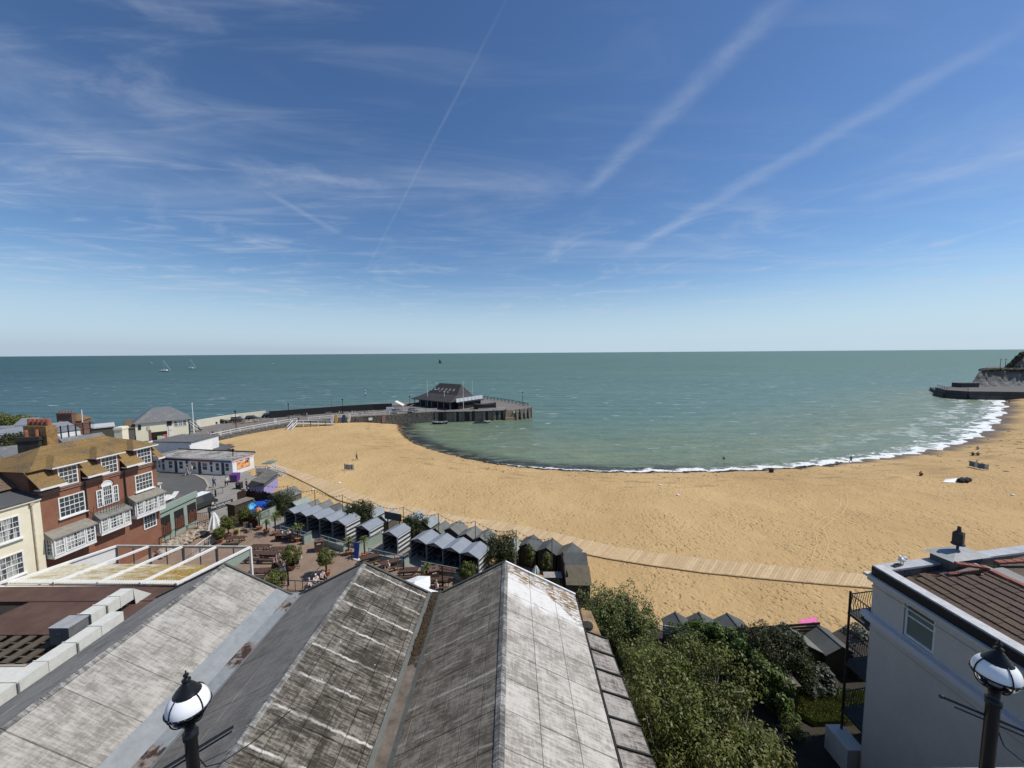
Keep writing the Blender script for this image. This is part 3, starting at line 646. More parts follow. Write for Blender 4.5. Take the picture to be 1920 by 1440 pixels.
for i in range(3):
    t0 = bw * (i + .40) - .05; t1 = t0 + bw * .50
    b = B(); F1.box(b, t0 - .12, t1 + .12, -2.2, .02, CZ + .1, CZ + 1.95); d = part('dormer', b, m_brick, bh)
    b = B(); hipped(b, [F1.p(t0 - .45, .42, CZ + 1.97), F1.p(t1 + .45, .42, CZ + 1.97), F1.p(t1 + .45, -2.6, CZ + 1.97), F1.p(t0 - .45, -2.6, CZ + 1.97)], (F1.p((t0 + t1) / 2 - .1, -1.0, CZ + 2.75), F1.p((t0 + t1) / 2 + .1, -2.6, CZ + 2.75))); part('dormer_roof', b, m_lich, d)
    b = B(); F1.box(b, t0 - .45, t1 + .45, .30, .42, CZ + 1.86, CZ + 1.975); F1.box(b, t0 - .45, t0 - .38, -2, .42, CZ + 1.86, CZ + 1.975); part('fascia', b, m_white, d)
    window(F1, bh, t0 + .1, t1 - .1, CZ + .10, CZ + 1.80, 4, 4, .02, False, m_glass)
    # lichened hood sloping over the wall between dormers
    a0, a1 = bw * i - .25 + (.0 if i else -.1), t0 - .12
    b = B(); b.slab([F1.p(a0, .75, CZ + .55), F1.p(a1 + .35, .75, CZ + .55), F1.p(a1, -.75, CZ + 1.95), F1.p(a0, -.75, CZ + 1.95)], .07); h = part('hood', b, m_lich, bh)
    b = B(); F1.box(b, a0, a1 + .35, .74, .82, CZ + .38, CZ + .54)
    for q in range(7): F1.box(b, a0 + (a1 + .3 - a0) * q / 7, a0 + (a1 + .3 - a0) * q / 7 + .10, .15, .74, CZ + .36, CZ + .44)
    part('white_eaves', b, m_white, h)
a0, a1 = bw * 2.9 - .05, LB + .35
b = B(); b.slab([F1.p(a0, .75, CZ + .55), F1.p(a1, .75, CZ + .55), F1.p(a1 - .2, -.75, CZ + 1.95), F1.p(a0 + .2, -.75, CZ + 1.95)], .07); h = part('hood', b, m_lich, bh)
b = B(); F1.box(b, a0, a1, .74, .82, CZ + .38, CZ + .54); part('white_eaves', b, m_white, h)
# first-floor windows
window(F1, bh, bw * .38 - .05, bw * .38 + 1.55 * k, CZ - 2.7, CZ - .85, 5, 4, .0, True)
window(F1, bh, bw * 2.30, bw * 2.30 + 1.45 * k, CZ - 2.6, CZ - .85, 5, 4, .0, True)
# arched centre window with balcony
wx = bw * 1.52
cw = window(F1, bh, wx - .42, wx + .42, CZ - 2.9, CZ - .95, 4, 4, .02, False)
for s in (-1, 1): window(F1, bh, wx + s * .68 - .24, wx + s * .68 + .24, CZ - 2.9, CZ - 1.2, 2, 4, .02, False)
b = B(); pts = [F1.p(wx + .46 * cos(a), .06, CZ - .97 + .46 * sin(a)) for a in [pi * i / 12 for i in range(13)]]; b.tube(pts, .05, 5); b.add([q for q in pts], [tuple(range(12, -1, -1))]); part('arch', b, m_white, cw)
b = B(); b.tube([F1.p(wx + .62 * cos(a), .05, CZ - .97 + .62 * sin(a)) for a in [pi * i / 12 for i in range(13)]], .04, 4); part('brick_arch', b, worn('arch_brick', (.36, .12, .06), .8), bh)
# bay windows
def bay(t0, t1, z0, z1, dep, nxs, roofm, angled=False):
    b = B(); F1.box(b, t0, t1, 0, dep, z0 - .22, z0); F1.box(b, t0 + .04, t1 - .04, .02, dep - .04, z0, z1)
    f = part('bay_window', b, m_white, bh)
    b = B(); b.add([F1.p(t0 - .12, dep + .15, z1 + .02), F1.p(t1 + .12, dep + .15, z1 + .02), F1.p(t1, 0, z1 + .5), F1.p(t0, 0, z1 + .5), F1.p(t0 - .12, dep + .15, z1 - .08), F1.p(t1 + .12, dep + .15, z1 - .08), F1.p(t1 + .12, 0, z1 - .08), F1.p(t0 - .12, 0, z1 - .08)],
                   [(0, 1, 2, 3), (4, 5, 1, 0), (5, 6, 2, 1), (7, 4, 0, 3)]); part('bay_roof', b, roofm, bh)
    q0 = t0 + .04; ws = [(0, .24), (.26, .74), (.76, 1)]
    W_ = t1 - t0 - .08
    for (a, c), nn in zip(ws, nxs): window(F1, bh, q0 + a * W_, q0 + c * W_, z0 + .06, z1 - .06, nn, 4, dep - .04, False, m_glass2, bar=.038)
    # side light facing the viewer
    fs = Fr(F1.p(t0 + .04, .05, 0)[:2], F1.p(t0 + .04, dep - .05, 0)[:2]); fs.n = -F1.u
    window(fs, bh, .05, dep - .15, z0 + .06, z1 - .06, 2, 4, .0, False, m_glass2)
    return f
bay(bw * .02, bw * 1.0 - .10, CZ - 5.55, CZ - 3.95, .85, (2, 5, 2), worn('bay_lead', (.24, .22, .18), .8))
bay(bw * 1.12, bw * 1.93, CZ - 5.2, CZ - 3.75, .75, (2, 4, 2), worn('bay_lead_dark', (.20, .19, .17), .8))
bay(bw * 2.07, LB - .05, CZ - 4.9, CZ - 3.3, .85, (2, 4, 2), MATS['bay_lead'])
bl = B(); pts = []
for q in range(17):
    t = bw * 1.08 + (bw * .9) * q / 16; n = .25 + .62 * sin(pi * (q + .6) / 17.2); bl.bar(F1.p(t, n, CZ - 3.35), F1.p(t, n, CZ - 2.62), .022); pts.append(F1.p(t, n, CZ - 2.6))
bl.tube(pts, .02, 4); part('balcony_rail', bl, m_pipe, bh)
window(F1, bh, bw * 2.45, bw * 2.45 + 1.3, CZ - 6.9, CZ - 5.4, 4, 3, .0, False)
for t, z1 in ((bw * .98, CZ + .3), (bw * 2.0, CZ + .3)):
    b = B(); b.cyl(F1.p(t, .12, CZ - 3.4), F1.p(t, .12, z1), .06, n=6); F1.box(b, t - .12, t + .12, .05, .3, z1, z1 + .2); part('downpipe', b, m_pipe, bh)
b = B(); F1.box(b, bw * 1.0, bw * 1.25, -6.1, -3.6, CZ + 2.8, CZ + 5.1)
ch = part('chimney', b, worn('chimney_ochre', (.30, .18, .07), .9, .5, 3), bh)
for q in range(5): b = B(); c = F1.p(bw * 1.12, -5.85 + q * .5, CZ + 5.1); b.cyl(c, c + Vector((0, 0, .62)), .2, .17, 10); part('chimney_pot', b, worn('terracotta', (.33, .12, .07), .85, .4), ch)
# ------------------------------------------------------------------ cream house at the left edge
F2 = Fr(F1.p(-9.0, .1, 0)[:2], F1.p(-.02, .1, 0)[:2]); L2 = F2.L
crm = thing('cream_house', 'cream rendered house with sash windows at the left edge beside the brick house', 'house', F2.p(L2 / 2, -3, ZL))
b = B(); F2.box(b, 0, L2, -6, 0, ZL, CZ - .3); part('wall', b, m_cream, crm)
b = B(); b.slab([F2.p(-.1, .18, CZ - .25), F2.p(L2 + .1, .18, CZ - .25), F2.p(L2 + .1, -2.2, CZ + .35), F2.p(-.1, -2.2, CZ + .35)], .12); part('slate_slope', b, m_slate2, crm)
b = B(); F2.box(b, 0, L2, .02, .16, CZ - .48, CZ - .36); part('gutter', b, m_cream, crm)
courses(F2, -1.0, L2 + 1.2, -2.0, CZ + .55, -5.5, CZ + 2.9, 0, 0, 14, m_btile, crm)
b = B(); b.add([F2.p(-1, -5.5, CZ + 2.9), F2.p(L2 + 1.2, -5.5, CZ + 2.9), F2.p(L2 + 1.2, -9, CZ), F2.p(-1, -9, CZ)], [(0, 1, 2, 3)]); part('rear_slope', b, m_btile, crm)
for (px0, px1, ya, yb_) in ((4, 44, 950, 1000), (10, 48, 1032, 1076)):
    pass
for zz in (CZ - 3.1, CZ - 6.1): window(F2, crm, L2 - 3.1, L2 - 1.35, zz, zz + 1.9, 5, 4, .0, True, m_glass2)
for zz in (CZ - 3.1, CZ - 6.1): window(F2, crm, L2 - 7.1, L2 - 5.35, zz, zz + 1.9, 5, 4, .0, True)
b = B(); b.cyl(F2.p(L2 - .6, .1, ZL), F2.p(L2 - .6, .1, CZ - .6), .05, n=6); F2.box(b, L2 - .72, L2 - .48, .02, .2, CZ - .75, CZ - .55); part('downpipe', b, worn('pipe_cream', (.52, .42, .30), .7), crm)
# ------------------------------------------------------------------ small buildings, chimneys and greenery behind
def block(name, label, cat, a, b_, depth, z0, z1, wallm, roof='flat', roofm=None, rise=1.6, ov=.2, parapet=0, kind=None):
    "a rectangular building: front wall from a to b_, depth back, flat, gabled (ridge along the front) or hipped roof"
    f = Fr(a[:2], b_[:2]); L = f.L; t = thing(name, label, cat, f.p(L / 2, -depth / 2, z0))
    b = B(); f.box(b, 0, L, -depth, 0, z0, z1); part('wall', b, wallm, t)
    rm = roofm or m_slate
    b = B()
    if roof == 'flat':
        f.box(b, -ov, L + ov, -depth - ov, ov, z1, z1 + .18)
        part('roof', b, rm, t)
        if parapet:
            b = B(); f.box(b, -ov, L + ov, ov - .15, ov + .02, z1 + .18, z1 + .18 + parapet); part('parapet', b, m_white, t)
    else:
        ins = 0 if roof == 'gable' else min(depth / 2, L / 2.6); d2 = -depth / 2
        A, C, D, E = f.p(-ov, ov, z1 - .02), f.p(L + ov, ov, z1 - .02), f.p(L + ov, -depth - ov, z1 - .02), f.p(-ov, -depth - ov, z1 - .02)
        R0, R1 = f.p(-ov + ins, d2, z1 + rise), f.p(L + ov - ins, d2, z1 + rise)
        b.add([A, C, D, E, R0, R1], [(0, 1, 5, 4), (2, 3, 4, 5), (1, 2, 5), (3, 0, 4), (0, 3, 2, 1)]); part('roof', b, rm, t)
    return t, f
def pots(c, n, ux, uy, parent, h=.6, r=.17, step=.5):
    for q in range(n): b = B(); p0 = Vector((c[0] + ux * step * q, c[1] + uy * step * q, c[2])); b.cyl(p0, p0 + Vector((0, 0, h)), r, r * .85, 8); part('chimney_pot', b, worn('terracotta', (.33, .12, .07), .85, .4), parent)
def chimney_stack(label, c, sx, sy, z0, z1, npots, m=None, rz=0.0, group=None):
    t = thing('chimney', label, 'chimney', (c.x, c.y, z0), rz, group)
    b = B(); b.bx(-sx / 2, sx / 2, -sy / 2, sy / 2, 0, z1 - z0); b.bx(-sx / 2 - .07, sx / 2 + .07, -sy / 2 - .07, sy / 2 + .07, z1 - z0 - .35, z1 - z0 - .1); part('stack', b, m or worn('chimney_brick', (.17, .10, .075), .9, .5, 3), t, world=False)
    for q in range(npots):
        b = B(); xx = -sx / 2 + sx * (q + .5) / npots; b.cyl((xx, 0, z1 - z0), (xx, 0, z1 - z0 + .6), .15, .13, 8); part('chimney_pot', b, worn('terracotta', (.33, .12, .07), .85, .4), t, world=False)
    return t
m_dkbrick = worn('chimney_sooty', (.040, .036, .034), .95, .4, 3)
m_felt = worn('felt_roof', (.14, .14, .14), .9, .35, 1.5)
m_greyroof = worn('long_grey_roof', (.21, .225, .245), .7, .15, 1)
# town ground
b = B(); b.prism([(-150, 60), (-84, 60), (-84, 92), (-93, 107), (-125, 105), (-170, 95)][::-1], 2.2, 3.6); structure('town_ground', b, worn('town_ground', (.16, .15, .135), .95))
c = P(62, 900, 14.2)
chimney_stack('dark sooty chimney rising between the slate roofs at the left edge', P(63, 850, 16.0) - Vector((0, 0, 2)), 1.5, .9, 12.0, 17.6, 2, m_dkbrick, .3)
# slate roofs behind the brick house
t, f = block('slate_roof_house', 'low house with pale slate roof at the left edge behind the brown tiles', 'house', PY(-60, 868, 44), PY(52, 852, 47), 6, 6, PY(20, 862, 45).z - .6, m_wall, 'gable', m_slate, 1.6)
t, f = block('slate_gable_house', 'slate gabled house just behind the ochre brick house roof', 'house', PY(150, 838, 50), PY(222, 830, 54), 7, 5, PY(190, 836, 52).z - .9, m_wall, 'gable', m_slate, 2.2)
chimney_stack('white cream capped chimney between the slate gable and the curved white house', PY(229, 826, 53), .9, 1.2, 9.0, PY(229, 800, 53).z, 0, m_cream, .25)
t, f = block('curved_white_house', 'white house with curved parapet and tall windows behind the brick house', 'house', P(238, 868, 8.5), P(284, 846, 8.5), 6, ZL, P(262, 822, 8.5).z + 1.4, m_wall, 'flat', m_felt, parapet=.25)
zt = 9.2
for q in range(2): window(f, t, f.L * (.30 + .36 * q), f.L * (.30 + .36 * q) + f.L * .22, 7.6, 9.2, 1, 2, .0, False)
t, f = block('dark_flat_roof_house', 'squat dark house with pale flat roof behind the chimney pots', 'house', PY(172, 818, 66), PY(214, 812, 68), 5, 5, PY(190, 800, 67).z - .2, worn('olive_render', (.085, .08, .055), .9), 'flat', worn('pale_flat_roof', (.50, .50, .49), .7))
# tall white-railed terrace and long grey roofs by the sea
t, f = block('long_grey_roof_building', 'long low building with blue grey roof behind the black railing at the left', 'building', PY(-40, 826, 78), PY(150, 800, 92), 12, 3.6, PY(60, 805, 85).z - 1.4, m_wall, 'gable', m_greyroof, 1.6)
rl = thing('roof_terrace_railing', 'long black railing of posts and rails on the roof terrace at left', 'railing', PY(60, 815, 62))
A_, C_ = PY(-30, 822, 60), PY(175, 792, 66); b = B()
for q in range(2): z = (0, -1.0)[q]; b.bar(A_ + Vector((0, 0, z)), C_ + Vector((0, 0, z)), .07)
for q in range(90): pnt = A_.lerp(C_, q / 89); b.bar(pnt, pnt - Vector((0, 0, 1.0)), .02)
tag(part('rail_bars', b, m_pipe, rl), kind='stuff')
for q in range(14): b = B(); pnt = A_.lerp(C_, (q + .5) / 14); b.bar(pnt + Vector((0, 0, .25)), pnt - Vector((0, 0, 2.0)), .12); part('post', b, m_pipe, rl)
b = B(); b.bar(A_ - Vector((0, 0, 2.2)), C_ - Vector((0, 0, 2.2)), 5, .3); part('terrace_slab', b, worn('terrace_concrete', (.36, .34, .30), .8), rl)
b = B(); b.bar(A_ - Vector((0, 1.8, 7.6)), C_ - Vector((0, 1.8, 7.6)), 1.2, 10.4); part('terrace_wall', b, m_wall, rl)
t, f = block('white_low_house', 'small white house with low grey roof just below the railing at left', 'house', PY(72, 838, 56), PY(112, 826, 58), 4, ZL, PY(90, 822, 57).z - .4, m_wall, 'gable', m_slate, .9)
t, f = block('far_brick_chimney_house', 'far orange roofed house with brick chimneys against the sea', 'house', PY(112, 800, 100), PY(152, 790, 102), 6, 3.6, PY(130, 790, 101).z, m_brick, 'hip', m_lich, 1.6)
chimney_stack('tall brick chimney with five pots standing against the sea at left', PY(125, 785, 101), 3.6, 1.2, 3.6, PY(125, 774, 101).z, 5, None, .1)
chimney_stack('slim red chimney left of the orange roof against the sea', PY(86, 790, 96), .9, .9, 3.6, PY(86, 786, 96).z, 1, None, .1)
chimney_stack('red chimney behind the white gable by the sea at far left', PY(62, 790, 96), 1.0, 1.0, 3.6, PY(62, 784, 96).z, 1, None, .1)
t, f = block('white_gabled_house', 'tiny white gabled house by the sea at far left', 'house', PY(28, 800, 90), PY(58, 796, 91), 5, 3.6, PY(40, 797, 90).z, m_white, 'gable', m_greyroof, 1.3)
t, f = block('grey_terrace_house', 'grey flat terrace roof at the far left edge by the sea', 'building', PY(-60, 812, 92), PY(24, 803, 95), 8, 3.6, PY(0, 806, 93).z, m_wall, 'flat', m_greyroof)
b = B(); pnt = PY(153, 784, 96); b.cyl(pnt - Vector((0, 0, 6)), PY(153, 768, 96), .12, .08, 6); single('flagpole', b, m_white, 'short white pole against the sea beside the orange roof at left', 'pole')
# ------------------------------------------------------------------ lifeboat house, flagpole, pier
def PZ(px, py): return P(px, py, ZL)
m_stone = mat('sea_wall_stone', rough=.9, fn=lambda N, b: (lambda p, v: (N.put(b.inputs['Base Color'], N.mix(N.map(v, .02, .09), (.022, .021, .019), N.mix(N.map(N.noise(p, 2.2, 5, .7), .35, .65), (.055, .052, .046), (.20, .19, .165)))), N.put(b.inputs['Normal'], N.bump(v, .6, .1))))(N.pos(), N.voro(N.scl(N.pos(), (1, 1, 1.6)), 1.5, 'DISTANCE_TO_EDGE')))
m_deck = worn('pier_paving', (.175, .158, .14), .9, .15, .8)
m_tar = worn('tarred_timber', (.018, .018, .019), .75, .4, 2)
m_seapale = worn('pale_sea_wall', (.62, .58, .46), .8, .12, .8)
EDGE = [(300, 838), (395, 823), (450, 811), (500, 801.5), (545, 793.5), (560, 791.5), (600, 788), (640, 784), (680, 781), (720, 779), (770, 775), (818, 772)]
inner = [PZ(*q_) for q_ in EDGE]
outer = [PZ(330, 812), PZ(372, 800), PZ(430, 790), PZ(500, 781), PZ(560, 779), PZ(640, 772), PZ(720, 766), PZ(784, 760)]
head = [PZ(818, 772), PZ(870, 771.5), PZ(925, 770), PZ(962, 768.5), PZ(985, 766.5), PZ(998, 763), PZ(988, 758), PZ(935, 749), PZ(870, 742), PZ(790, 750), PZ(784, 756)]
def xy(L): return [(p.x, p.y) for p in L]
b = B(); b.prism(xy(inner + head[1:] + outer[::-1]), -2, ZL); structure('pier', b, m_deck)
for a, c in zip(inner[:-1], inner[1:]):
    pass
b = B()
for a, c in zip(inner[:-1], inner[1:]): f = Fr(a[:2], c[:2]); f.box(b, -.05, f.L + .05, .0, .22, -1, ZL + .12)
tag(single('harbour_wall', b, m_stone, 'rough dark stone harbour wall between pier walk and sand', 'sea wall'))
# white double rails along the inner edge, one thing per run
m_rail = worn('rail_white', (.74, .74, .70), .5, .1, 2)
def rail(label, pts, h=1.05, step=2.6, m=None, cat='railing', group=None, two=True, w=.10, name='white_railing'):
    t = thing(name, label, cat, pts[0], 0, group); b = B(); z0 = Vector((0, 0, 1))
    for a, c in zip(pts[:-1], pts[1:]):
        b.bar(a + z0 * h, c + z0 * h, w, w * 1.1)
        if two: b.bar(a + z0 * h * .5, c + z0 * h * .5, w * .8)
    part('rail', b, m or m_rail, t)
    for a, c in zip(pts[:-1], pts[1:]):
        n = max(1, int((c - a).length / step))
        for k in range(n + (c is pts[-1])):
            b = B(); q = a.lerp(c, k / n); b.bar(q, q + z0 * (h + .08), w * 1.2); part('post', b, m or m_rail, t)
    return t
dz_ = Vector((0, 0, .12))
rail('long white double railing climbing along the stone harbour wall above the sand', [q + dz_ for q in inner[1:6]], 1.15)
rail('short white railing beside the paddle boards on the pier edge', [q + dz_ for q in (PZ(578, 789.9), PZ(640, 784), PZ(671, 781.7))], 1.1)
rail('white railing above the white notice on the harbour wall', [q + dz_ for q in (PZ(679, 781.1), PZ(723, 778.8))], 1.1)
rail('white railing in front of the parked cars on the pier', [q + dz_ for q in (PZ(730, 778.2), PZ(795, 773.4))], 1.1)
rail('short white railing left of the black timber pier face', [q + dz_ for q in (PZ(801, 773), PZ(819, 771.9))], 1.1)
rail('low white railing under the black boat at the pier head', [q for q in (PZ(897, 770.9), PZ(929, 769.8))], 1.0)
rail('small white railing right of the black boat near the steps', [q for q in (PZ(932, 769.6), PZ(949, 768.9))], 1.0)
# seaward parapet: dark tarred wall, then pale wall, with coping
op = outer
b = B()
for a, c in zip([PZ(505, 784), PZ(560, 779.5), PZ(640, 773), PZ(700, 769)], [PZ(560, 779.5), PZ(640, 773), PZ(700, 769), PZ(735, 767.5)]): f = Fr(a[:2], c[:2]); f.box(b, 0, f.L + .05, -.3, .3, ZL, ZL + 2.3)
single('dark_parapet', b, m_tar, 'long black parapet wall along the seaward side of the pier', 'sea wall')
b = B(); 
for a, c in zip([PZ(366, 802), PZ(430, 790.5)], [PZ(430, 790.5), PZ(497, 782)]): f = Fr(a[:2], c[:2]); f.box(b, 0, f.L + .05, .0, .7, ZL - 4, ZL + 2.2)
single('pale_sea_wall', b, m_seapale, 'pale cream sea wall behind the parked black cars', 'sea wall')
b = B(); a, c = PZ(700, 765), PZ(782, 757); f = Fr(a[:2], c[:2]); f.box(b, 0, f.L, -.4, 3.2, -2, ZL + .9); single('outer_breakwater', b, worn('breakwater', (.20, .19, .17), .9), 'grey concrete breakwater left of the pier building', 'breakwater')
# timber face at the pier head: each vertical pile and plank panel separate
tf = thing('timber_pier_face', 'weathered vertical timber face of the pier head standing in the water', 'pier wall', PZ(818, 772))
pts = [PZ(817, 772.1), PZ(870, 771.5), PZ(925, 770), PZ(948, 769.1)]
m_wt = worn('weathered_timber', (.215, .19, .155), .9, .45, 2.5); m_dt = worn('wet_timber', (.035, .032, .028), .9, .3, 3)
for a, c in zip(pts[:-1], pts[1:]):
    f = Fr(a[:2], c[:2]); n = max(1, int(f.L / .9))
    for k in range(n):
        t0 = f.L * k / n; b = B(); f.box(b, t0 + .03, t0 + f.L / n - .03, .0, .10, -.6, ZL - .05 + random.uniform(-.05, .1)); part('plank', b, m_wt if random.random() < .72 else m_dt, tf)
    n = max(1, int(f.L / 3.1))
    for k in range(n + 1):
        b = B(); t0 = f.L * k / n; f.box(b, t0 - .22, t0 + .22, .1, .55, -.8, ZL + random.uniform(.05, .5)); part('pile', b, m_dt if k % 2 else m_wt, tf)
    b = B(); f.box(b, 0, f.L, .1, .3, ZL - .35, ZL - .12); part('waling', b, m_dt, tf)
b = B(); f = Fr(PZ(946, 769.2)[:2], PZ(965, 768.2)[:2]); f.box(b, .2, f.L, 0, .6, -.8, ZL - .2); f.box(b, 0, f.L, .5, 1.2, -.8, 1.0)
single('brown_buttress', b, worn('brown_boards', (.33, .24, .16), .9, .4, 3), 'brown boarded buttress at the pier head right of the timber face', 'buttress')
hd = thing('pier_head_piles', 'cluster of leaning timber piles at the very end of the pier', 'piles', PZ(980, 770))
for k in range(13):
    px = 966 + k * 2.5; q = PZ(px, 768.4 - (k * .33)); b = B(); b.cyl(q + Vector((random.uniform(-.3, .9), -1.4, -4.6)), q + Vector((0, 0, random.uniform(-.6, .3))), .28, .22, 7); part('pile', b, m_wt if k % 3 else m_dt, hd)
b = B(); b.bar(PZ(962, 768.5) - Vector((0, .6, .8)), PZ(997, 763.5) - Vector((0, .6, .8)), .5, .7); part('concrete_cap', b, worn('cap_concrete', (.42, .40, .36), .9), hd)
rail('dark railing with posts sloping along the seaward side of the pier head', [PZ(908, 748), PZ(940, 752.5), PZ(975, 758.5), PZ(990, 762)], 1.2, 2.4, m_tar, w=.16, name='dark_railing')
# black pier building
A_, C_, D_ = PZ(779, 760.5), PZ(845, 768.5), PZ(892, 763)
pb = thing('pier_building', 'black pier building with broad sloping roof, skylights and verandah', 'building', PZ(845, 765))
m_bkroof = worn('black_roof', (.050, .046, .047), .8, .25, 1.2); m_bkwall = worn('black_boards', (.016, .017, .02), .8, .2, 2)
d = Vector((C_.x - A_.x, C_.y - A_.y, 0)); d2 = Vector((D_.x - C_.x, D_.y - C_.y, 0)); dn = d.normalized(); d2n = Vector((-dn.y, dn.x, 0)); L1 = d.length; L2b = 13.0
def pbp(u_, v_, z): return Vector((A_.x, A_.y, 0)) + dn * u_ + d2n * v_ + Vector((0, 0, z))
b = B(); b.prism([pbp(.6, 1.4, 0)[:2], pbp(L1 - .6, 1.4, 0)[:2], pbp(L1 - .6, L2b, 0)[:2], pbp(.6, L2b, 0)[:2]], ZL, ZL + 3.4); part('wall', b, m_bkwall, pb)
ze, zk, zr = ZL + 3.0, ZL + 5.1, ZL + 9.0
b = B(); b.add([pbp(-1.2, -1.0, ze), pbp(L1 + 1, -1.0, ze), pbp(L1 + 1, L2b + .5, ze), pbp(-1.2, L2b + .5, ze), pbp(2.6, 4.2, zk), pbp(L1 - .6, 4.2, zk), pbp(L1 - .6, L2b - 1.2, zk), pbp(2.6, L2b - 1.2, zk), pbp(6.2, 8.0, zr), pbp(L1 - 2.2, 8.0, zr)],
    [(0, 1, 5, 4), (1, 2, 6, 5), (2, 3, 7, 6), (3, 0, 4, 7), (4, 5, 9, 8), (5, 6, 9), (6, 7, 8, 9), (7, 4, 8), (0, 3, 2, 1)]); rfp = part('roof', b, m_bkroof, pb)
for k in range(6):
    u_ = 5.0 + k * (L1 - 8.5) / 5.5; lo, hi = .30, .52; va = 4.2 + 3.8 * lo; vb = 4.2 + 3.8 * hi; za = zk + (zr - zk) * lo; zb = zk + (zr - zk) * hi
    b = B(); b.slab([pbp(u_, va, za + .14), pbp(u_ + .9, va, za + .14), pbp(u_ + .9, vb, zb + .14), pbp(u_, vb, zb + .14)], .12); part('skylight', b, worn('skylight_grey', (.30, .27, .24), .4), rfp)
for k in range(7): b = B(); u_ = L1 * k / 6; b.bar(pbp(u_, -.3, ZL), pbp(u_, -.3, ze + .1), .28); part('verandah_post', b, worn('post_grey', (.16, .18, .19), .6), pb)
b = B(); b.bar(pbp(-1.2, -1.02, ze - .12), pbp(L1 + 1, -1.02, ze - .12), .12, .35); part('fascia', b, worn('fascia_dark', (.07, .075, .08), .6), pb)
b = B(); b.cyl(pbp(L1 - 6, 2.4, ze + 1.3), pbp(L1 - 6, 2.4, ze + 3.2), .14, .12, 8); b.ell(pbp(L1 - 6, 2.4, ze + 3.3), (.3, .3, .25), 8, 5); part('flue', b, worn('flue_steel', (.55, .55, .53), .4), pb)
wt = thing('white_deck_railing', 'white panelled railing of the raised deck right of the pier building', 'railing', pbp(L1 + 1, 2, ZL))
for k in range(7):
    b = B(); a = pbp(L1 + 1.0 + k * .2, 2.0 + k * 1.9, 0); c = pbp(L1 + 1.2 + k * .2, 3.75 + k * 1.9, 0); f = Fr(a[:2], c[:2]); f.box(b, 0, f.L, 0, .08, ZL + 2.7 + k * .05, ZL + 4.1 + k * .05); part('panel', b, worn('rail_glass_white', (.66, .70, .72), .4), wt)
b = B(); b.prism([pbp(L1 + .7, 1.8, 0)[:2], pbp(L1 + 2.2, 1.8, 0)[:2], pbp(L1 + 3.4, L2b + 2, 0)[:2], pbp(L1 + .7, L2b + 2, 0)[:2]], ZL + 2.4, ZL + 2.65); b.prism([pbp(L1 + .9, 2.5, 0)[:2], pbp(L1 + 1.6, 2.5, 0)[:2], pbp(L1 + 2.6, L2b + 1, 0)[:2], pbp(L1 + .9, L2b + 1, 0)[:2]], ZL, ZL + 2.4); part('raised_deck', b, m_bkwall, wt)
def pole(px, pyb, pyt, label, r=.09, m=None, cat='pole', zb=ZL):
    p0 = P(px, pyb, zb); p1 = PY(px, pyt, p0.y); b = B(); b.cyl(p0, Vector((p0.x, p0.y, p1.z)), r, r * .6, 6); b.ell((p0.x, p0.y, p1.z), (r * 1.6, r * 1.6, r * 1.6), 6, 4)
    return single('flagpole', b, m or m_white, label, cat)
for px, pb_, pt_, lb in ((802, 762, 714, 'white mast left of the pier building roof'), (869, 768, 717, 'white mast before the right end of the pier building roof'), (886, 761, 715, 'white mast right of the pier building above the white deck railing')): pole(px, pb_, pt_, lb, .10)
pole(364, 812, 757, 'tall white flagpole beside the cream lifeboat house', .12)
def lamp_far(px, pyb, pyt, label, zb=ZL):
    p0 = P(px, pyb, zb); h = PY(px, pyt, p0.y).z - zb; t = thing('street_lamp', label, 'street lamp', p0, 0, 'street lamps along the pier and street')
    b = B(); b.cyl((0, 0, 0), (0, 0, h - .6), .10, .07, 6); part('post', b, m_blk, t, world=False)
    b = B(); b.lathe([(.08, h - .6), (.26, h - .2), (.30, h - .12), (.12, h + .05), (0, h + .12)], n=8); part('lantern', b, m_blk, t, world=False)
lamp_far(443, 806, 770, 'black lamp post on the pier walk in front of the brown benches')
lamp_far(542, 788.5, 757, 'black lamp post on the pier at the top of the white ramp')
lamp_far(643, 775, 748, 'black lamp post against the black parapet behind the paddle boards')
lamp_far(769, 771.5, 743, 'black lamp post left of the pier building')
lamp_far(980, 761, 734, 'black lamp post at the very end of the pier')
lamp_far(439, 885.5, 842, 'black lamp post at the corner of the white beach kiosk')
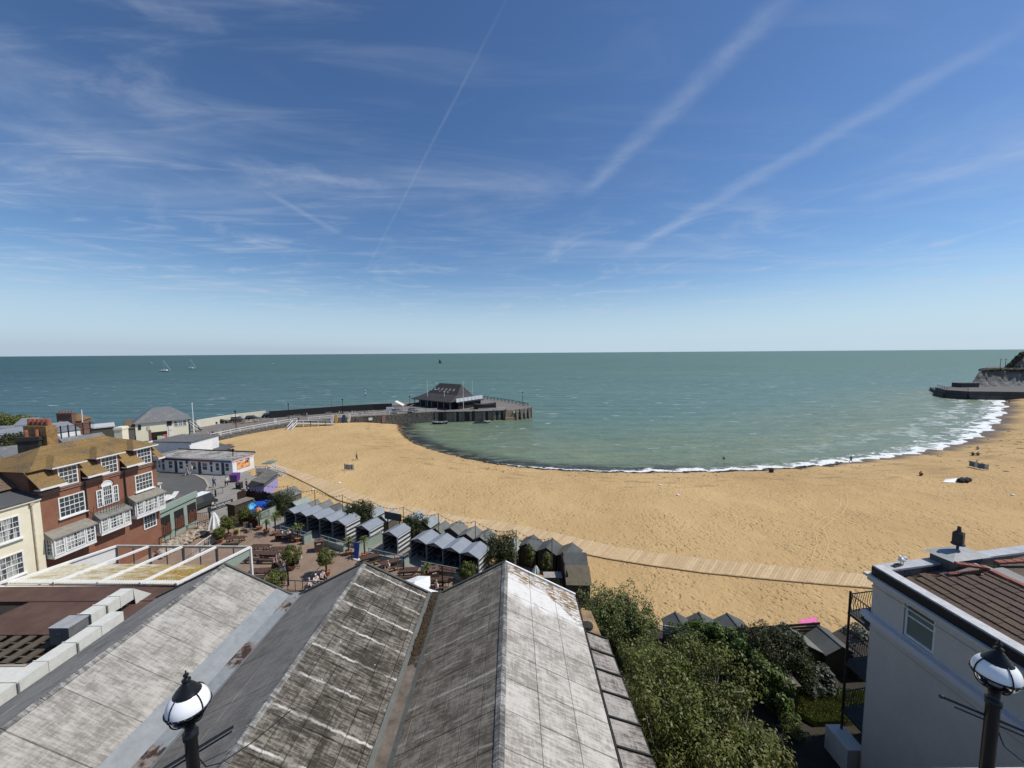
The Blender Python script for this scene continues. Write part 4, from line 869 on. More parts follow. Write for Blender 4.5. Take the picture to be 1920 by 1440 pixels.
# the black working boat on the pier and boats afloat
def boat(label, p0, p1, wdt, hgt, m_h, m_in, name='dinghy', cat='boat', group=None, z=0.0):
    d = Vector((p1.x - p0.x, p1.y - p0.y, 0)); L = d.length; t = thing(name, label, cat, (p0.x, p0.y, z), atan2(d.y, d.x), group)
    b = B(); n = 9; rows = []
    for i in range(n):
        s = i / (n - 1); w = wdt / 2 * (min(1, (1.02 - s) * 2.2) ** .7) * (.78 + .22 * min(1, s * 4)); sh = hgt * (1 + .35 * (2 * s - 1) ** 2)
        rows.append([(s * L, -w, sh), (s * L, -w * .85, hgt * .45), (s * L, -w * .3, -.15), (s * L, w * .3, -.15), (s * L, w * .85, hgt * .45), (s * L, w, sh)])
    vs = [q for r in rows for q in r]; fs = [(i * 6 + j, (i + 1) * 6 + j, (i + 1) * 6 + j + 1, i * 6 + j + 1) for i in range(n - 1) for j in range(5)] + [(0, 1, 2, 3, 4, 5)]
    b.add(vs, [f[::-1] for f in fs]); part('hull', b, m_h, t, True, False)
    b = B()
    for i in range(n - 1):
        for s_ in (0, 5): b.bar(rows[i][s_], rows[i + 1][s_], .09, .09)
    part('gunwale', b, m_in, t, False, False)
    b = B(); b.add([(rows[i][j][0], rows[i][j][1] * .96, hgt * .5) for i in range(n) for j in (0, 5)], [(i * 2, i * 2 + 1, i * 2 + 3, i * 2 + 2)[::-1] for i in range(n - 1)]); part('floor', b, m_in, t, False, False)
    for q in (.3, .6): b = B(); b.box((L * q, 0, hgt * .8), (.3, wdt * .8, .06)); part('thwart', b, m_in, t, False, False)
    return t
m_bw = worn('boat_white', (.78, .77, .72), .4, .1); m_bb = mat('boat_black', (.02, .02, .025), .4); m_bgr = worn('boat_grey', (.18, .18, .18), .6)
boat('white rimmed rowing boat afloat under the timber pier face', P(811, 795.3, 0), P(839, 794.8, 0), 2.0, .75, m_bb, m_bw)
bt = boat('black working boat drawn up on the pier head right of the building', PZ(889, 767), PZ(930, 764.5), 2.6, 1.5, m_bb, m_bgr, 'work_boat', z=ZL + .15)
boat('dark inflatable boat moored left of the brown buttress', P(889, 793.5, 0), P(907, 793, 0), 1.6, .6, m_bgr, m_bb, 'inflatable_boat')
boat('small pale boat moored close right of the dark inflatable', P(908, 793, 0), P(919, 792.4, 0), 1.4, .6, m_bgr, m_bw, 'small_boat')
# paddle boards leaning against the harbour wall
def board(px, pyb, h, w, m, label, lean=.35):
    p0 = PZ(px, np.interp(px, [q_[0] for q_ in EDGE], [q_[1] for q_ in EDGE])); p0.y -= .75; p0.z = beach_z(p0.x, p0.y); b = B(); prof = [(0, .0), (.5, .08), (.9, .25), (1, .5), (.92, .75), (.55, .93), (0, 1)]
    pts = [(w / 2 * a, h * z) for a, z in prof] + [(-w / 2 * a, h * z) for a, z in prof[-2:0:-1]]
    vs = [(x, z * lean * .3, z) for x, z in pts]; n = len(vs); vs += [(v[0], v[1] + .12, v[2]) for v in vs]
    b.add(vs, [tuple(range(n)), tuple(range(2 * n - 1, n - 1, -1))] + [(i, n + i, n + (i + 1) % n, (i + 1) % n) for i in range(n)])
    o = link('paddle_board', b.mesh('paddle_board', m), None, p0); tag(o, label, 'paddle board', 'paddle boards leaning against the harbour wall')
board(624, 793, 2.9, 1.05, m_white, 'white paddle board, leftmost against the harbour wall')
board(631.5, 793.5, 3.1, 1.15, worn('board_yellow', (.72, .47, .14), .5, .1), 'yellow paddle board leaning on the harbour wall')
board(646, 792.5, 2.8, 1.3, worn('board_navy', (.05, .07, .16), .5, .1), 'navy blue paddle board leaning on the harbour wall')
board(655, 793, 2.8, 1.1, worn('board_cream', (.70, .66, .52), .5, .1), 'cream paddle board right of the navy board', .8)
board(720, 793, 3.3, 1.1, worn('board_pink', (.40, .24, .22), .6, .2), 'dull pink paddle board standing alone right of the white notice')
b = B(); f = Fr(PZ(691, 780.3)[:2], PZ(698, 779.9)[:2]); f.box(b, 0, f.L, .0, .6, 2.3, 3.2); single('wall_notice', b, m_white, 'white notice on the dark harbour wall', 'notice')
# white ramp and steps from the pier to the sand
rp = thing('white_ramp', 'white boarded ramp with railings running down from the pier to the sand', 'ramp', PZ(558, 796))
a, c = PZ(561, 792.6), PB(629, 796) + Vector((0, 0, .5)); a2, c2 = a + Vector((0, -2.0, 0)), c + Vector((0, -2.0, 0))
b = B(); b.slab([a2, c2, c, a], .25); part('ramp_deck', b, worn('ramp_boards', (.42, .38, .30), .9), rp)
b = B(); f = Fr(a2[:2], c2[:2]); b.add([a2 + Vector((0, 0, .45)), c2 + Vector((0, 0, .35)), c2 - Vector((0, 0, .05)), a2 - Vector((0, 0, .35))], [(3, 2, 1, 0)]); b.bar(a2 + Vector((0, 0, 1.1)), c2 + Vector((0, 0, 1.0)), .1); part('white_side', b, m_white, rp)
for k in range(6): b = B(); q = a2.lerp(c2, k / 5); b.bar(q - Vector((0, 0, 1.8 - k * .25)), q + Vector((0, 0, 1.1)), .12); part('post', b, m_white if k % 2 else m_dt, rp)
stp = thing('white_steps', 'steep white railed steps from the pier corner down to the sand', 'steps', PZ(556, 797))
q0, q1 = PZ(554, 793.5), PB(543, 806)
for s in (-.7, .7):
    for hh in (.1, .95):
        b = B(); b.bar(q0 + Vector((s, 0, hh)), q1 + Vector((s, 0, hh)), .13); part('string', b, m_white, stp)
for k in range(8): b = B(); q = q0.lerp(q1, k / 7.5); b.box(q, (1.3, .35, .07)); part('tread', b, m_white, stp)
# benches on the pier
bench_proto = None
def bench(px, py, m, label, rz=.35, w=2.0):
    p0 = PZ(px, py); t = thing('bench', label, 'bench', p0, rz, 'benches along the pier')
    b = B(); b.box((0, 0, .45), (w, .45, .06)); part('seat', b, m, t, world=False)
    b = B(); b.box((0, .24, .75), (w, .05, .12)); b.box((0, .26, .92), (w, .05, .12)); part('backrest', b, m, t, world=False)
    for s in (-.9, .9): b = B(); b.box((s * w / 2, 0, .22), (.07, .42, .44)); b.box((s * w / 2, .25, .6), (.07, .06, .8)); part('leg', b, m, t, world=False)
m_b1, m_b2, m_b3 = worn('bench_brown', (.24, .12, .07), .7), worn('bench_pale', (.58, .47, .33), .7), worn('bench_grey', (.30, .29, .27), .7)
bench(448, 794.8, m_b1, 'brown bench right of the pier lamp, leftmost of the row', .45, 2.6); bench(463, 793.3, m_b2, 'pale wooden bench between two brown ones on the pier', .45, 2.6)
bench(477, 791.5, m_b2, 'pale bench with a person, left of the dark bench', .45, 2.4); bench(494, 789.8, m_b3, 'long dark grey bench before the pale wall end', .40, 3.2)
bench(546, 784.5, m_b3, 'grey bench right of the second pier lamp', .3, 2.2); bench(557, 783, m_b3, 'grey bench left of the seated pair', .3, 2.2)
bench(616, 777.6, m_b3, 'lone pale bench at the gap in the black parapet', .2, 2.0); bench(649, 776.2, m_b3, 'dark bench beside the parapet lamp', .15, 2.0)
bench(676, 775.2, m_b3, 'dark bench between two seated groups by the parapet', .15, 2.2); bench(713, 774, m_b3, 'dark bench at the right end of the parapet', .1, 2.2)
# ------------------------------------------------------------------ street, terrace and their ground
C0, C1 = P(533, 958, 5.7), P(896, 1047, 5.7)          # eaves line of the open cabins
ru = Vector((C1.x - C0.x, C1.y - C0.y, 0)).normalized(); rn = Vector((-ru.y, ru.x, 0))   # along the row, and back towards the sea
RA = atan2(ru.y, ru.x)
tb0, tb1 = C0 + rn * 2.5, C1 + rn * 2.5 + ru * 5
poly = [PZ(300, 838), PZ(395, 823), PZ(401, 845), PZ(478, 893), PZ(500, 925), tb0 - ru * 2, tb1, tb1 + ru * 4.6 - rn * 2.2, Vector((4.3, 26, 0)), Vector((4.3, 6.6, 0)), Vector((-62, 6.6, 0)), Vector((-62, 50, 0)), Vector((-90, 92, 0))]
def terr_fn(N, b):
    p = N.pos(); x, y, z = N.sep(p)
    c = N.mix(N.map(N.noise(p, .9, 5, .65), .35, .65), (.225, .155, .108), (.295, .212, .152)); c = N.mix(N.map(N.noise(p, 9, 3), .4, .7, 0, .3), c, (.14, .10, .08))
    br = N.new('ShaderNodeTexBrick'); N.put(br.inputs['Vector'], N.scl(p, (1, 1, 1), (0, 0, RA))); br.inputs['Scale'].default_value = 2.2; br.inputs['Mortar Size'].default_value = .02
    c = N.mix(N.m('MULTIPLY', N.m('SUBTRACT', 1, br.outputs[1]), 0), c, c); c = N.mix(N.m('MULTIPLY', br.outputs[1], .45), c, (.12, .085, .065))
    g = N.mix(N.map(N.noise(p, 1.2, 4), .35, .65), (.215, .20, .18), (.27, .25, .225))
    N.put(b.inputs['Base Color'], N.mix(N.map(N.m('SUBTRACT', y, N.m('MULTIPLY', x, -.42)), 26.5 + 6.0, 26.5 + 6.3), c, g)); N.put(b.inputs['Normal'], N.bump(br.outputs[1], .3, .01))
b = B(); b.prism([(p_.x, p_.y) for p_ in poly], 1.2, ZL); structure('terrace', b, mat('brick_paving', rough=.9, fn=terr_fn))
m_asph = worn('asphalt', (.095, .095, .093), .9, .15, 1.0)
rp_ = [PZ(*q) for q in ((285, 884), (330, 882), (368, 889), (387, 899), (394, 912), (386, 925), (360, 932), (300, 940), (240, 950), (200, 905), (250, 885))]
b = B(); b.prism([(p_.x, p_.y) for p_ in rp_], ZL - .2, ZL + .004); structure('road', b, m_asph)
kl = [PZ(*q) for q in ((285, 887), (330, 884.5), (368, 891), (385, 900), (391, 911), (386, 923))]
b = B()
for a, c in zip(kl[:-1], kl[1:]): b.bar(a + Vector((0, 0, .05)), c + Vector((0, 0, .05)), .3, .1)
structure('kerb', b, worn('kerb_stone', (.36, .33, .28), .85))
b = B(); q4 = [PZ(*q) for q in ((285, 838), (330, 825), (398, 829), (440, 836), (400, 850), (290, 862))]; b.prism([(p_.x, p_.y) for p_ in q4], ZL - .3, ZL + .008); structure('kiosk_yard', b, m_asph)
# ------------------------------------------------------------------ white kiosk with shop fronts
ka, kb, kc = PZ(289, 884), PZ(437, 891.5), P(478, 850, ZL + 2.9)
kt, kf = block('beach_kiosk', 'long white single storey kiosk with shop windows and flat weathered roof', 'kiosk', ka, kb, 4.6, ZL, ZL + 2.75, m_wall, 'flat',
    mat('kiosk_roof', rough=.9, fn=lambda N, b: N.put(b.inputs['Base Color'], N.mix(N.map(N.noise(N.pos(), .7, 5, .7, .5), .42, .58), N.mix(N.map(N.noise(N.pos(), 5, 4), .4, .6), (.10, .095, .085), (.22, .20, .17)), (.36, .34, .31)))), ov=.15)
b = B(); kf.box(b, -.15, kf.L + .15, .12, .20, ZL + 2.70, ZL + 2.98); part('roof_edge', b, m_white, kt)
b = B(); kf.box(b, -.15, kf.L + .15, -4.9, -4.7, ZL + 2.70, ZL + 3.1); part('rear_parapet', b, worn('parapet_dark', (.05, .05, .05), .8), kt)
m_navy = mat('door_navy', (.018, .025, .07), .5)
u_ = kf.L / 16.0
b = B(); kf.box(b, .08 * kf.L, .47 * kf.L, .02, .08, ZL + 2.28, ZL + 2.66); part('sign_board', b, worn('sign_maroon', (.05, .025, .025), .7), kt, label='dark maroon sign board')
b = B(); kf.box(b, .475 * kf.L, .76 * kf.L, .02, .08, ZL + 2.28, ZL + 2.66); part('sign_board', b, worn('sign_red', (.26, .07, .07), .7), kt, label='faded red sign board')
b = B(); kf.box(b, .765 * kf.L, .985 * kf.L, .02, .08, ZL + 2.28, ZL + 2.66); part('sign_board', b, worn('sign_blue_red', (.12, .13, .22), .7), kt, label='blue and red sign board')
for t0, t1, kind in ((.01, .05, 'w'), (.06, .10, 'w'), (.195, .255, 'w'), (.275, .31, 'd'), (.33, .39, 'w'), (.485, .555, 'w'), (.575, .61, 'd'), (.625, .695, 'w'), (.79, .845, 'w'), (.865, .90, 'd'), (.91, .965, 'w')):
    if kind == 'w': window(kf, kt, t0 * kf.L, t1 * kf.L, ZL + .7, ZL + 2.2, 1, 2, .0, False, m_glass)
    else: b = B(); kf.box(b, t0 * kf.L, t1 * kf.L, .0, .05, ZL + .05, ZL + 2.2); part('door', b, m_navy, kt)
for t in (.13, .435, .74):
    b = B(); c = kf.p(t * kf.L, .03, ZL + 2.0); c2 = kf.p(t * kf.L, .09, ZL + 2.0); b.cyl(c, c2, .27, .27, 10); part('round_plaque', b, m_navy, kt)
    b = B(); kf.box(b, t * kf.L - .17, t * kf.L + .17, .02, .07, ZL + .45, ZL + 1.55); part('tall_plaque', b, m_navy, kt)
ke = Fr(kb[:2], (kf.p(kf.L, -4.6, 0))[:2])
b = B(); ke.box(b, .9, 3.6, .02, .06, ZL + .75, ZL + 2.22); ps = part('poster', b, mat('poster', rough=.6, fn=lambda N, b: N.put(b.inputs['Base Color'], N.mix(N.map(N.m('ADD', N.m('MULTIPLY', N.noise(N.pos(), 1.1, 3), 1.2), N.m('MULTIPLY', N.sep(N.pos())[2], -.35)), -1.45, -1.38), (.03, .025, .02), N.mix(N.map(N.noise(N.pos(), 2.2, 4), .42, .6), (.60, .16, .03), (.80, .48, .22))))), kt, label='food poster with orange picture')
b = B(); ke.box(b, .1, 4.4, .02, .06, ZL + 2.3, ZL + 2.68); part('sign_board', b, worn('sign_pink', (.62, .42, .44), .6), kt, label='pale pink sign band')
def text(s, size, loc, fr, m, parent, depth=.015, name='lettering'):
    cu = bpy.data.curves.new('t', 'FONT'); cu.body = s; cu.size = size; cu.extrude = depth; cu.align_x = 'CENTER'; cu.align_y = 'CENTER'; cu.resolution_u = 2
    o = bpy.data.objects.new('t', cu); COL.objects.link(o); dg = bpy.context.evaluated_depsgraph_get(); me = bpy.data.meshes.new_from_object(o.evaluated_get(dg)); bpy.data.objects.remove(o)
    me.materials.clear(); me.materials.append(m); q = link(name, me, parent); q.matrix_local = Matrix.Translation(loc - parent_origin(parent)) @ Matrix.Rotation(fr.a, 4, 'Z') @ Matrix.Rotation(pi / 2, 4, 'X'); return q
text('FISH & CHIPS', .34, ke.p(2.25, .075, ZL + 2.02), ke, m_white, kt)
# white rear wing with gable wall
t, f = block('kiosk_rear_wing', 'dark flat roofed wing with bright white end wall behind the kiosk', 'building', PZ(285, 852), PZ(360, 853), 7, ZL, ZL + 2.7, m_wall, 'flat', m_felt)
b = B(); e0_, e1_ = P(356, 838, ZL + 2.6), P(398, 828, ZL + 2.6); f = Fr(e0_[:2], e1_[:2]); f.box(b, 0, f.L, -.3, 0, ZL, ZL + 2.9); single('white_yard_wall', b, m_white, 'bright white wall end between kiosk roof and sand', 'wall')
# white steps and booth at the kiosk's beach end
st = thing('beach_booth_steps', 'white railed platform and stairs beside the kiosk leading down to the sand', 'steps', PZ(485, 893))
a = P(480, 884, ZL); c = P(501, 884, ZL); f = Fr(a[:2], c[:2])
b = B(); f.box(b, 0, f.L, -2.6, 0, ZL - .25, ZL - .05); part('platform', b, worn('steps_boards', (.40, .40, .36), .8), st)
b = B(); f.box(b, 0, f.L, 0, .08, ZL - .05, ZL + .62); part('panel_banner', b, worn('banner_pale_blue', (.55, .63, .68), .6), st)
b = B(); f.box(b, 0, f.L, 0, .1, ZL + .95, ZL + 1.08); f.box(b, 0, .12, 0, .1, ZL - 1.2, ZL + 1.1); f.box(b, f.L - .12, f.L, 0, .1, ZL - 1.2, ZL + 1.1); f.box(b, f.L - .12, f.L, -2.6, -2.5, ZL - 1.2, ZL + 1.1); part('white_frame', b, m_white, st)
b = B(); f.box(b, .1, f.L - .3, -3.6, -1.5, ZL + .9, ZL + 1.02); part('booth_roof', b, worn('booth_green', (.16, .19, .165), .8), st)
p0 = f.p(f.L, -1.3, ZL); p1 = f.p(f.L + 2.8, -1.3, ZL - 1.1)
for s in (-1.1, .1):
    for hh in (.05, .5, .95): b = B(); b.bar(p0 + Vector((0, s, hh)), p1 + Vector((0, s, hh)), .09); part('stair_rail', b, m_white, st)
for k in range(6): b = B(); q = p0.lerp(p1, (k + .5) / 6); b.box(q + Vector((0, -.5, 0)), (.4, 1.1, .06)); part('tread', b, worn('steps_boards', (.4, .4, .36), .8), st)
# purple booth
t, f = block('purple_booth', 'small lilac walled booth with dark mossy roof between street and sand', 'booth', PZ(468, 938), PZ(496, 936), 5.0, ZL, ZL + 2.0, worn('lilac_wall', (.30, .265, .47), .7, .08), 'flat', worn('booth_roof_dark', (.115, .115, .10), .9, .4, 1.5))
b = B(); b.add([f.p(-.3, .2, ZL + 2.0), f.p(-.3, -5.2, ZL + 2.37), f.p(.5, -5.2, ZL + 3.1), f.p(.5, .2, ZL + 3.0), f.p(f.L + .2, -5.2, ZL + 2.42), f.p(f.L + .2, .2, ZL + 2.42)], [(1, 0, 3, 2), (2, 3, 5, 4), (0, 5, 3), (1, 2, 4)]); part('roof_hump', b, MATS['booth_roof_dark'], t)
# ------------------------------------------------------------------ lifeboat house
la, lb = PZ(256, 829), PZ(357, 817)
t, f = block('lifeboat_house', 'cream boarded lifeboat house with hipped slate roof beside the flagpole', 'building', la, lb, 8.5, ZL, ZL + 4.6, m_pale, 'hip', m_slate, 3.2, .45)
ll = f.L
b = B(); f.box(b, ll * .27, ll * .56, .01, .06, ZL, ZL + 2.0); part('garage_opening', b, m_dark, t)
b = B(); f.box(b, ll * .24, ll * .27, .0, .2, ZL, ZL + 2.7); part('red_door', b, worn('door_rust', (.30, .12, .09), .7), t)
b = B(); f.box(b, ll * .59, ll * .66, .02, .1, ZL + .2, ZL + 1.9); f.box(b, ll * .59, ll * .66, .02, .1, ZL + 2.1, ZL + 3.1); part('white_panel', b, m_white, t)
b = B(); f.box(b, ll * .57, ll * .66, .02, .12, ZL + 3.3, ZL + 4.4); part('dark_hoist_door', b, m_bkwall, t)
for q in range(3): window(f, t, ll * (.70 + .085 * q), ll * (.70 + .085 * q) + ll * .075, ZL + 2.9, ZL + 4.3, 1, 2, .0, False, m_glass2)
b = B(); f.box(b, ll * .05, ll * .10, .02, .1, ZL + 3.0, ZL + 4.2); part('black_notice', b, m_bkwall, t)
b = B(); f.box(b, ll * .20, ll * .25, .02, .1, ZL + 2.6, ZL + 3.6); part('framed_sign', b, worn('framed_sign', (.45, .45, .38), .7), t)
b = B(); f.box(b, ll * .66, ll + .03, .01, .08, ZL, ZL + .5); f.box(b, ll - .15, ll + .03, .01, .1, ZL, ZL + 4.5); part('black_plinth', b, m_bkwall, t)
for q in range(2): b = B(); f.box(b, ll * (.37 + .1 * q), ll * (.37 + .1 * q) + .9, .25, .9, ZL, ZL + .95 + .2 * q); single('beach_goods', b, (worn('goods_green', (.45, .52, .25), .7), worn('goods_red', (.50, .12, .10), .7))[q], ('yellow green goods rack in the lifeboat house doorway', 'red and orange goods rack in the lifeboat house doorway')[q], 'goods rack')
t, f = block('brown_annex', 'brown tiled low annex adjoining the left of the lifeboat house', 'building', PZ(233, 832), PZ(254, 829.5), 7, ZL, ZL + 3.6, worn('annex_wall', (.14, .12, .10), .9), 'hip', m_btile, 2.0)
sp = thing('lifeboat_steps', 'white external stair rails beside the flagpole', 'steps', PZ(362, 815))
a, c = PZ(362, 809) + Vector((0, 0, 2.6)), PZ(378, 808) + Vector((0, 0, .3))
for s in (0, -1.2): b = B(); b.bar(a + Vector((0, s, .8)), c + Vector((0, s, .9)), .12); b.bar(a + Vector((0, s, .1)), c + Vector((0, s, .2)), .12); part('stair_rail', b, m_white, sp)
b = B(); b.bar(a, c, 1.1, .2); part('stair_flight', b, m_bkwall, sp)
# ------------------------------------------------------------------ green building beside the brick house
m_green = worn('sage_green', (.27, .335, .28), .75, .08, 1.2)
ga, gb = P(293, 962, 7.4), P(367, 928, 7.4)
gt, gf = block('green_building', 'sage green terrace building with three dark timber openings', 'building', ga, gb, 5.2, ZL, 7.35, m_green, 'flat', worn('deck_roof', (.13, .12, .11), .9), ov=.05)
b = B(); gf.box(b, -.05, gf.L + .05, -.05, .18, 7.2, 7.9); part('green_parapet', b, m_green, gt)
for q in range(3):
    t0 = gf.L * (.06 + .34 * q); t1 = t0 + gf.L * .24
    b = B(); gf.box(b, t0, t1, .0, .03, ZL + .6, 6.6); o = part('opening', b, m_dark, gt)
    for j in range(5): b = B(); gf.box(b, t0 + (t1 - t0) * j / 5 + .02, t0 + (t1 - t0) * (j + 1) / 5 - .02, .03, .09, ZL + .6, 5.5 + random.uniform(-.1, .35)); part('timber_board', b, worn('timber_redbrown', (.12, .05, .03), .8, .4, 3), o)
cv = thing('white_conservatory', 'white framed sloping window bay on the roof of the green building', 'conservatory', gf.p(gf.L * .5, -2.5, 7.5))
b = B(); gf.box(b, gf.L * .05, gf.L * .60, -4.8, -2.4, 7.55, 9.6); part('glazed_box', b, m_glass, cv)
b = B(); gf.box(b, gf.L * .0, gf.L * .63, -5.0, -2.2, 9.6, 9.75); part('roof', b, worn('flat_lid', (.50, .49, .47), .8), cv)
for q in range(4): b = B(); tt = gf.L * (.05 + .183 * q); gf.box(b, tt - .07, tt + .07, -2.42, -2.3, 7.5, 9.62); part('mullion', b, m_white, cv)
for z in (7.5, 8.6, 9.5): b = B(); gf.box(b, gf.L * .05, gf.L * .60, -2.41, -2.31, z, z + .12); part('transom', b, m_white, cv)
for q in range(2):
    o = thing('deck_chair', ('white sun lounger on the green building roof, left one', 'white sun lounger on the green building roof, right one')[q], 'sun lounger', gf.p(gf.L * (.42 + .2 * q), -1.3, 7.53), gf.a, 'sun loungers on the green building')
    b = B(); b.slab([(-.9, -.3, .35), (.3, -.3, .35), (.3, .3, .35), (-.9, .3, .35)], .05); b.slab([(.3, -.3, .35), (.9, -.3, .8), (.9, .3, .8), (.3, .3, .35)], .05); part('seat', b, m_white, o, world=False)
    b = B(); b.bar((-.8, 0, 0), (-.8, 0, .33), .5, .06); b.bar((.3, 0, 0), (.3, 0, .33), .5, .06); part('leg', b, m_white, o, world=False)
# dark pickup behind it
def vehicle(label, p0, rz, L=4.3, Wd=1.8, H=1.5, col=None, roofm=None, name='parked_car', cat='car', group='cars parked on the pier', van=False):
    t = thing(name, label, cat, p0, rz, group); m = col or mat('car_black', (.012, .013, .016), .25, spec=.7)
    b = B(); prof = [(-L / 2, .35), (-L / 2, .85), (-L * .42, .95), (-L * .33, .98), (L * .28, .95), (L * .45, .82), (L / 2, .6), (L / 2, .3)]
    n = len(prof); b.add([(x, -Wd / 2, z) for x, z in prof] + [(x, Wd / 2, z) for x, z in prof], [tuple(range(n))[::-1], tuple(range(n, 2 * n))] + [(i, (i + 1) % n, n + (i + 1) % n, n + i) for i in range(n)]); part('body', b, m, t, world=False)
    cp = [(-L * .44, .95), (-L * .36, H), (L * .05 if not van else L * .3, H), (L * .25 if not van else L * .42, .95)]
    b = B(); w = Wd / 2 * .88; n = 4; b.add([(x, -w * (1 if z < 1 else .85), z) for x, z in cp] + [(x, w * (1 if z < 1 else .85), z) for x, z in cp], [(3, 2, 1, 0), (4, 5, 6, 7), (0, 1, 5, 4), (1, 2, 6, 5), (2, 3, 7, 6)]); part('windows', b, m_glass, t, world=False)
    b = B(); b.box(((cp[1][0] + cp[2][0]) / 2, 0, H + .02), (cp[2][0] - cp[1][0], Wd * .76, .05)); part('roof', b, roofm or m, t, world=False)
    for sx in (-.3, .3):
        for sy in (-1, 1): b = B(); b.cyl((sx * L, sy * (Wd / 2 - .12), .33), (sx * L, sy * (Wd / 2 + .02), .33), .33, n=10); wh = part('wheel', b, mat('tyre', (.02, .02, .02), .9), t, world=False); b = B(); b.cyl((sx * L, sy * (Wd / 2 + .02), .33), (sx * L, sy * (Wd / 2 + .04), .33), .19, n=8); part('rim', b, worn('rim_grey', (.5, .5, .5), .4), wh, world=False)
    for sy in (-1, 1): b = B(); b.box((L / 2 - .03, sy * Wd * .36, .66), (.08, .3, .14)); part('headlight', b, m_white, t, world=False)
    return t
p_ = PZ(372, 962); vehicle('dark green van with white roof parked behind the green building', p_ + Vector((-1.2, 1.5, 0)), radians(80), 4.2, 1.9, 1.95, mat('van_dark', (.03, .035, .03), .35), m_white, 'parked_van', 'van', None, True)
cars = [(373, 797, 0, 'black car parked nearest the lifeboat house against the pale sea wall'), (394, 794, 0, 'second black car from the lifeboat house along the pale sea wall'), (414, 792, 0, 'third black car along the pale sea wall left of the big black car'),
        (447, 790, 1, 'large black car with bright glinting roof before the pale sea wall'), (474, 786.5, 0, 'dark car before the right end of the pale sea wall'), (506, 781.5, 0, 'black car just past the right end of the pale sea wall')]
for px, py, hi, lb in cars: vehicle(lb, PZ(px, py + 1.5), .28, 4.4, 1.9, 1.9 if hi else 1.55, None, m_white if hi else None)  # white roof on the large car paints in its reflection
vehicle('white car beyond the black parapet by the breaking wave', PZ(703, 766.5), .1, 4.4, 1.9, 1.6, mat('car_white', (.7, .7, .7), .3))
vehicle('grey car parked left of the white awnings near the pier building', PZ(744, 774), 1.35, 4.4, 1.9, 1.5, mat('car_grey', (.05, .055, .06), .3))
vehicle('black car under the right hand side of the white awnings', PZ(774, 773), 1.2, 4.4, 1.9, 1.5)
b = B(); q = PZ(757, 773); b.slab([q + Vector((-3.2, 0, 4.0)), q + Vector((-.3, 0, 2.4)), q + Vector((-.3, 3, 2.4)), q + Vector((-3.2, 3, 4.0))], .08); b.slab([q + Vector((-.2, 0, 1.2)), q + Vector((3.0, 0, 2.6)), q + Vector((3.0, 2.6, 2.6)), q + Vector((-.2, 2.6, 1.2))], .08); b.bar(q + Vector((-.3, 0, 0)), q + Vector((-.3, 0, 2.5)), .3); b.bar(q + Vector((-2.9, 0, 0)), q + Vector((-2.9, 0, 3.9)), .1)
single('white_awnings', b, worn('awning', (.68, .66, .60), .7), 'slanting white awnings between the parked cars on the pier', 'awning')
b = B(); b.box(PZ(731, 774) + Vector((0, 0, 1.1)), (2.4, .4, 1.9), .1); single('white_booth', b, m_white, 'white display board at the right end of the black parapet', 'display board')
# ------------------------------------------------------------------ open striped cabins on the terrace
m_cab = worn('cabin_roof_grey', (.235, .26, .29), .6, .12, 1.0); m_post = worn('cabin_post', (.22, .235, .25), .6); m_in = worn('cabin_dark_board', (.045, .05, .055), .8); m_cw = worn('cabin_white_board', (.66, .66, .64), .7, .08)
m_cshade = worn('cabin_board_shaded', (.20, .205, .21), .7, .08)  # inner white boards, greyed to paint in the shade inside the cabins
def cabin(label, c, w=2.02, d=2.15, end=False):
    "open fronted cabin: local x along the row, y to the back, front left corner at c"
    t = thing('striped_cabin', label, 'beach cabin', (c.x, c.y, ZL), RA, 'open striped cabins on the terrace'); e, rg = 2.0, 2.42
    for s in (0, 1):
        b = B(); x0 = -.06 if s == 0 else w + .06; b.slab([(x0, -.12, e), (w / 2, -.12, rg), (w / 2, d + .1, rg), (x0, d + .1, e)][::(1 if s else -1)], .05); part('roof_panel', b, m_cab, t, world=False)
    b = B(); b.add([(.05, .02, e - .04), (w - .05, .02, e - .04), (w / 2, .02, rg - .08), (.05, .06, e - .04), (w - .05, .06, e - .04), (w / 2, .06, rg - .08)], [(0, 1, 2), (5, 4, 3), (0, 3, 4, 1)]); part('gable', b, worn('gable_grey', (.23, .235, .24), .7), t, world=False)
    b = B(); b.bar((-.05, -.13, e - .03), (w / 2, -.13, rg - .03), .05, .09); b.bar((w + .05, -.13, e - .03), (w / 2, -.13, rg - .03), .05, .09); part('barge_board', b, worn('barge_dark', (.05, .055, .06), .6), t, world=False)
    for x in (0, w): b = B(); b.box((x, 0, e / 2), (.09, .09, e)); part('post', b, m_post, t, world=False)
    b = B(); b.box((w / 2, d, e / 2), (w, .05, e)); part('back_wall', b, m_in, t, world=False)
    for x in (.0, w):
        for k in range(8):
            b = B(); z = .22 + k * .235; b.box((x, d / 2 + .05, z), (.04, d - .12, .222)); part('side_board', b, ((m_cw if (end and x > 0) else m_cshade) if k % 2 else m_in), t, world=False)
    b = B(); b.box((w / 2, d * .55, .72), (.6, 1.4, .05)); b.box((w / 2, d * .55, .36), (.1, 1.0, .7)); part('table', b, worn('cabin_table', (.10, .105, .11), .6), t, world=False)
    b = B()
    for x in (w * .16, w * .84): b.box((x, d * .55, .43), (.3, 1.5, .05)); b.box((x, d * .55, .2), (.06, 1.0, .4))
    part('bench', b, worn('cabin_bench', (.10, .105, .11), .6), t, world=False)
    return t
ordn = ['first', 'second', 'third', 'fourth', 'fifth']
for k in range(5):
    c = C0.lerp(P(648, 984, 5.7), k / 5); cabin('open striped cabin, %s from the left in the row of five' % ordn[k], c, end=(k == 4))
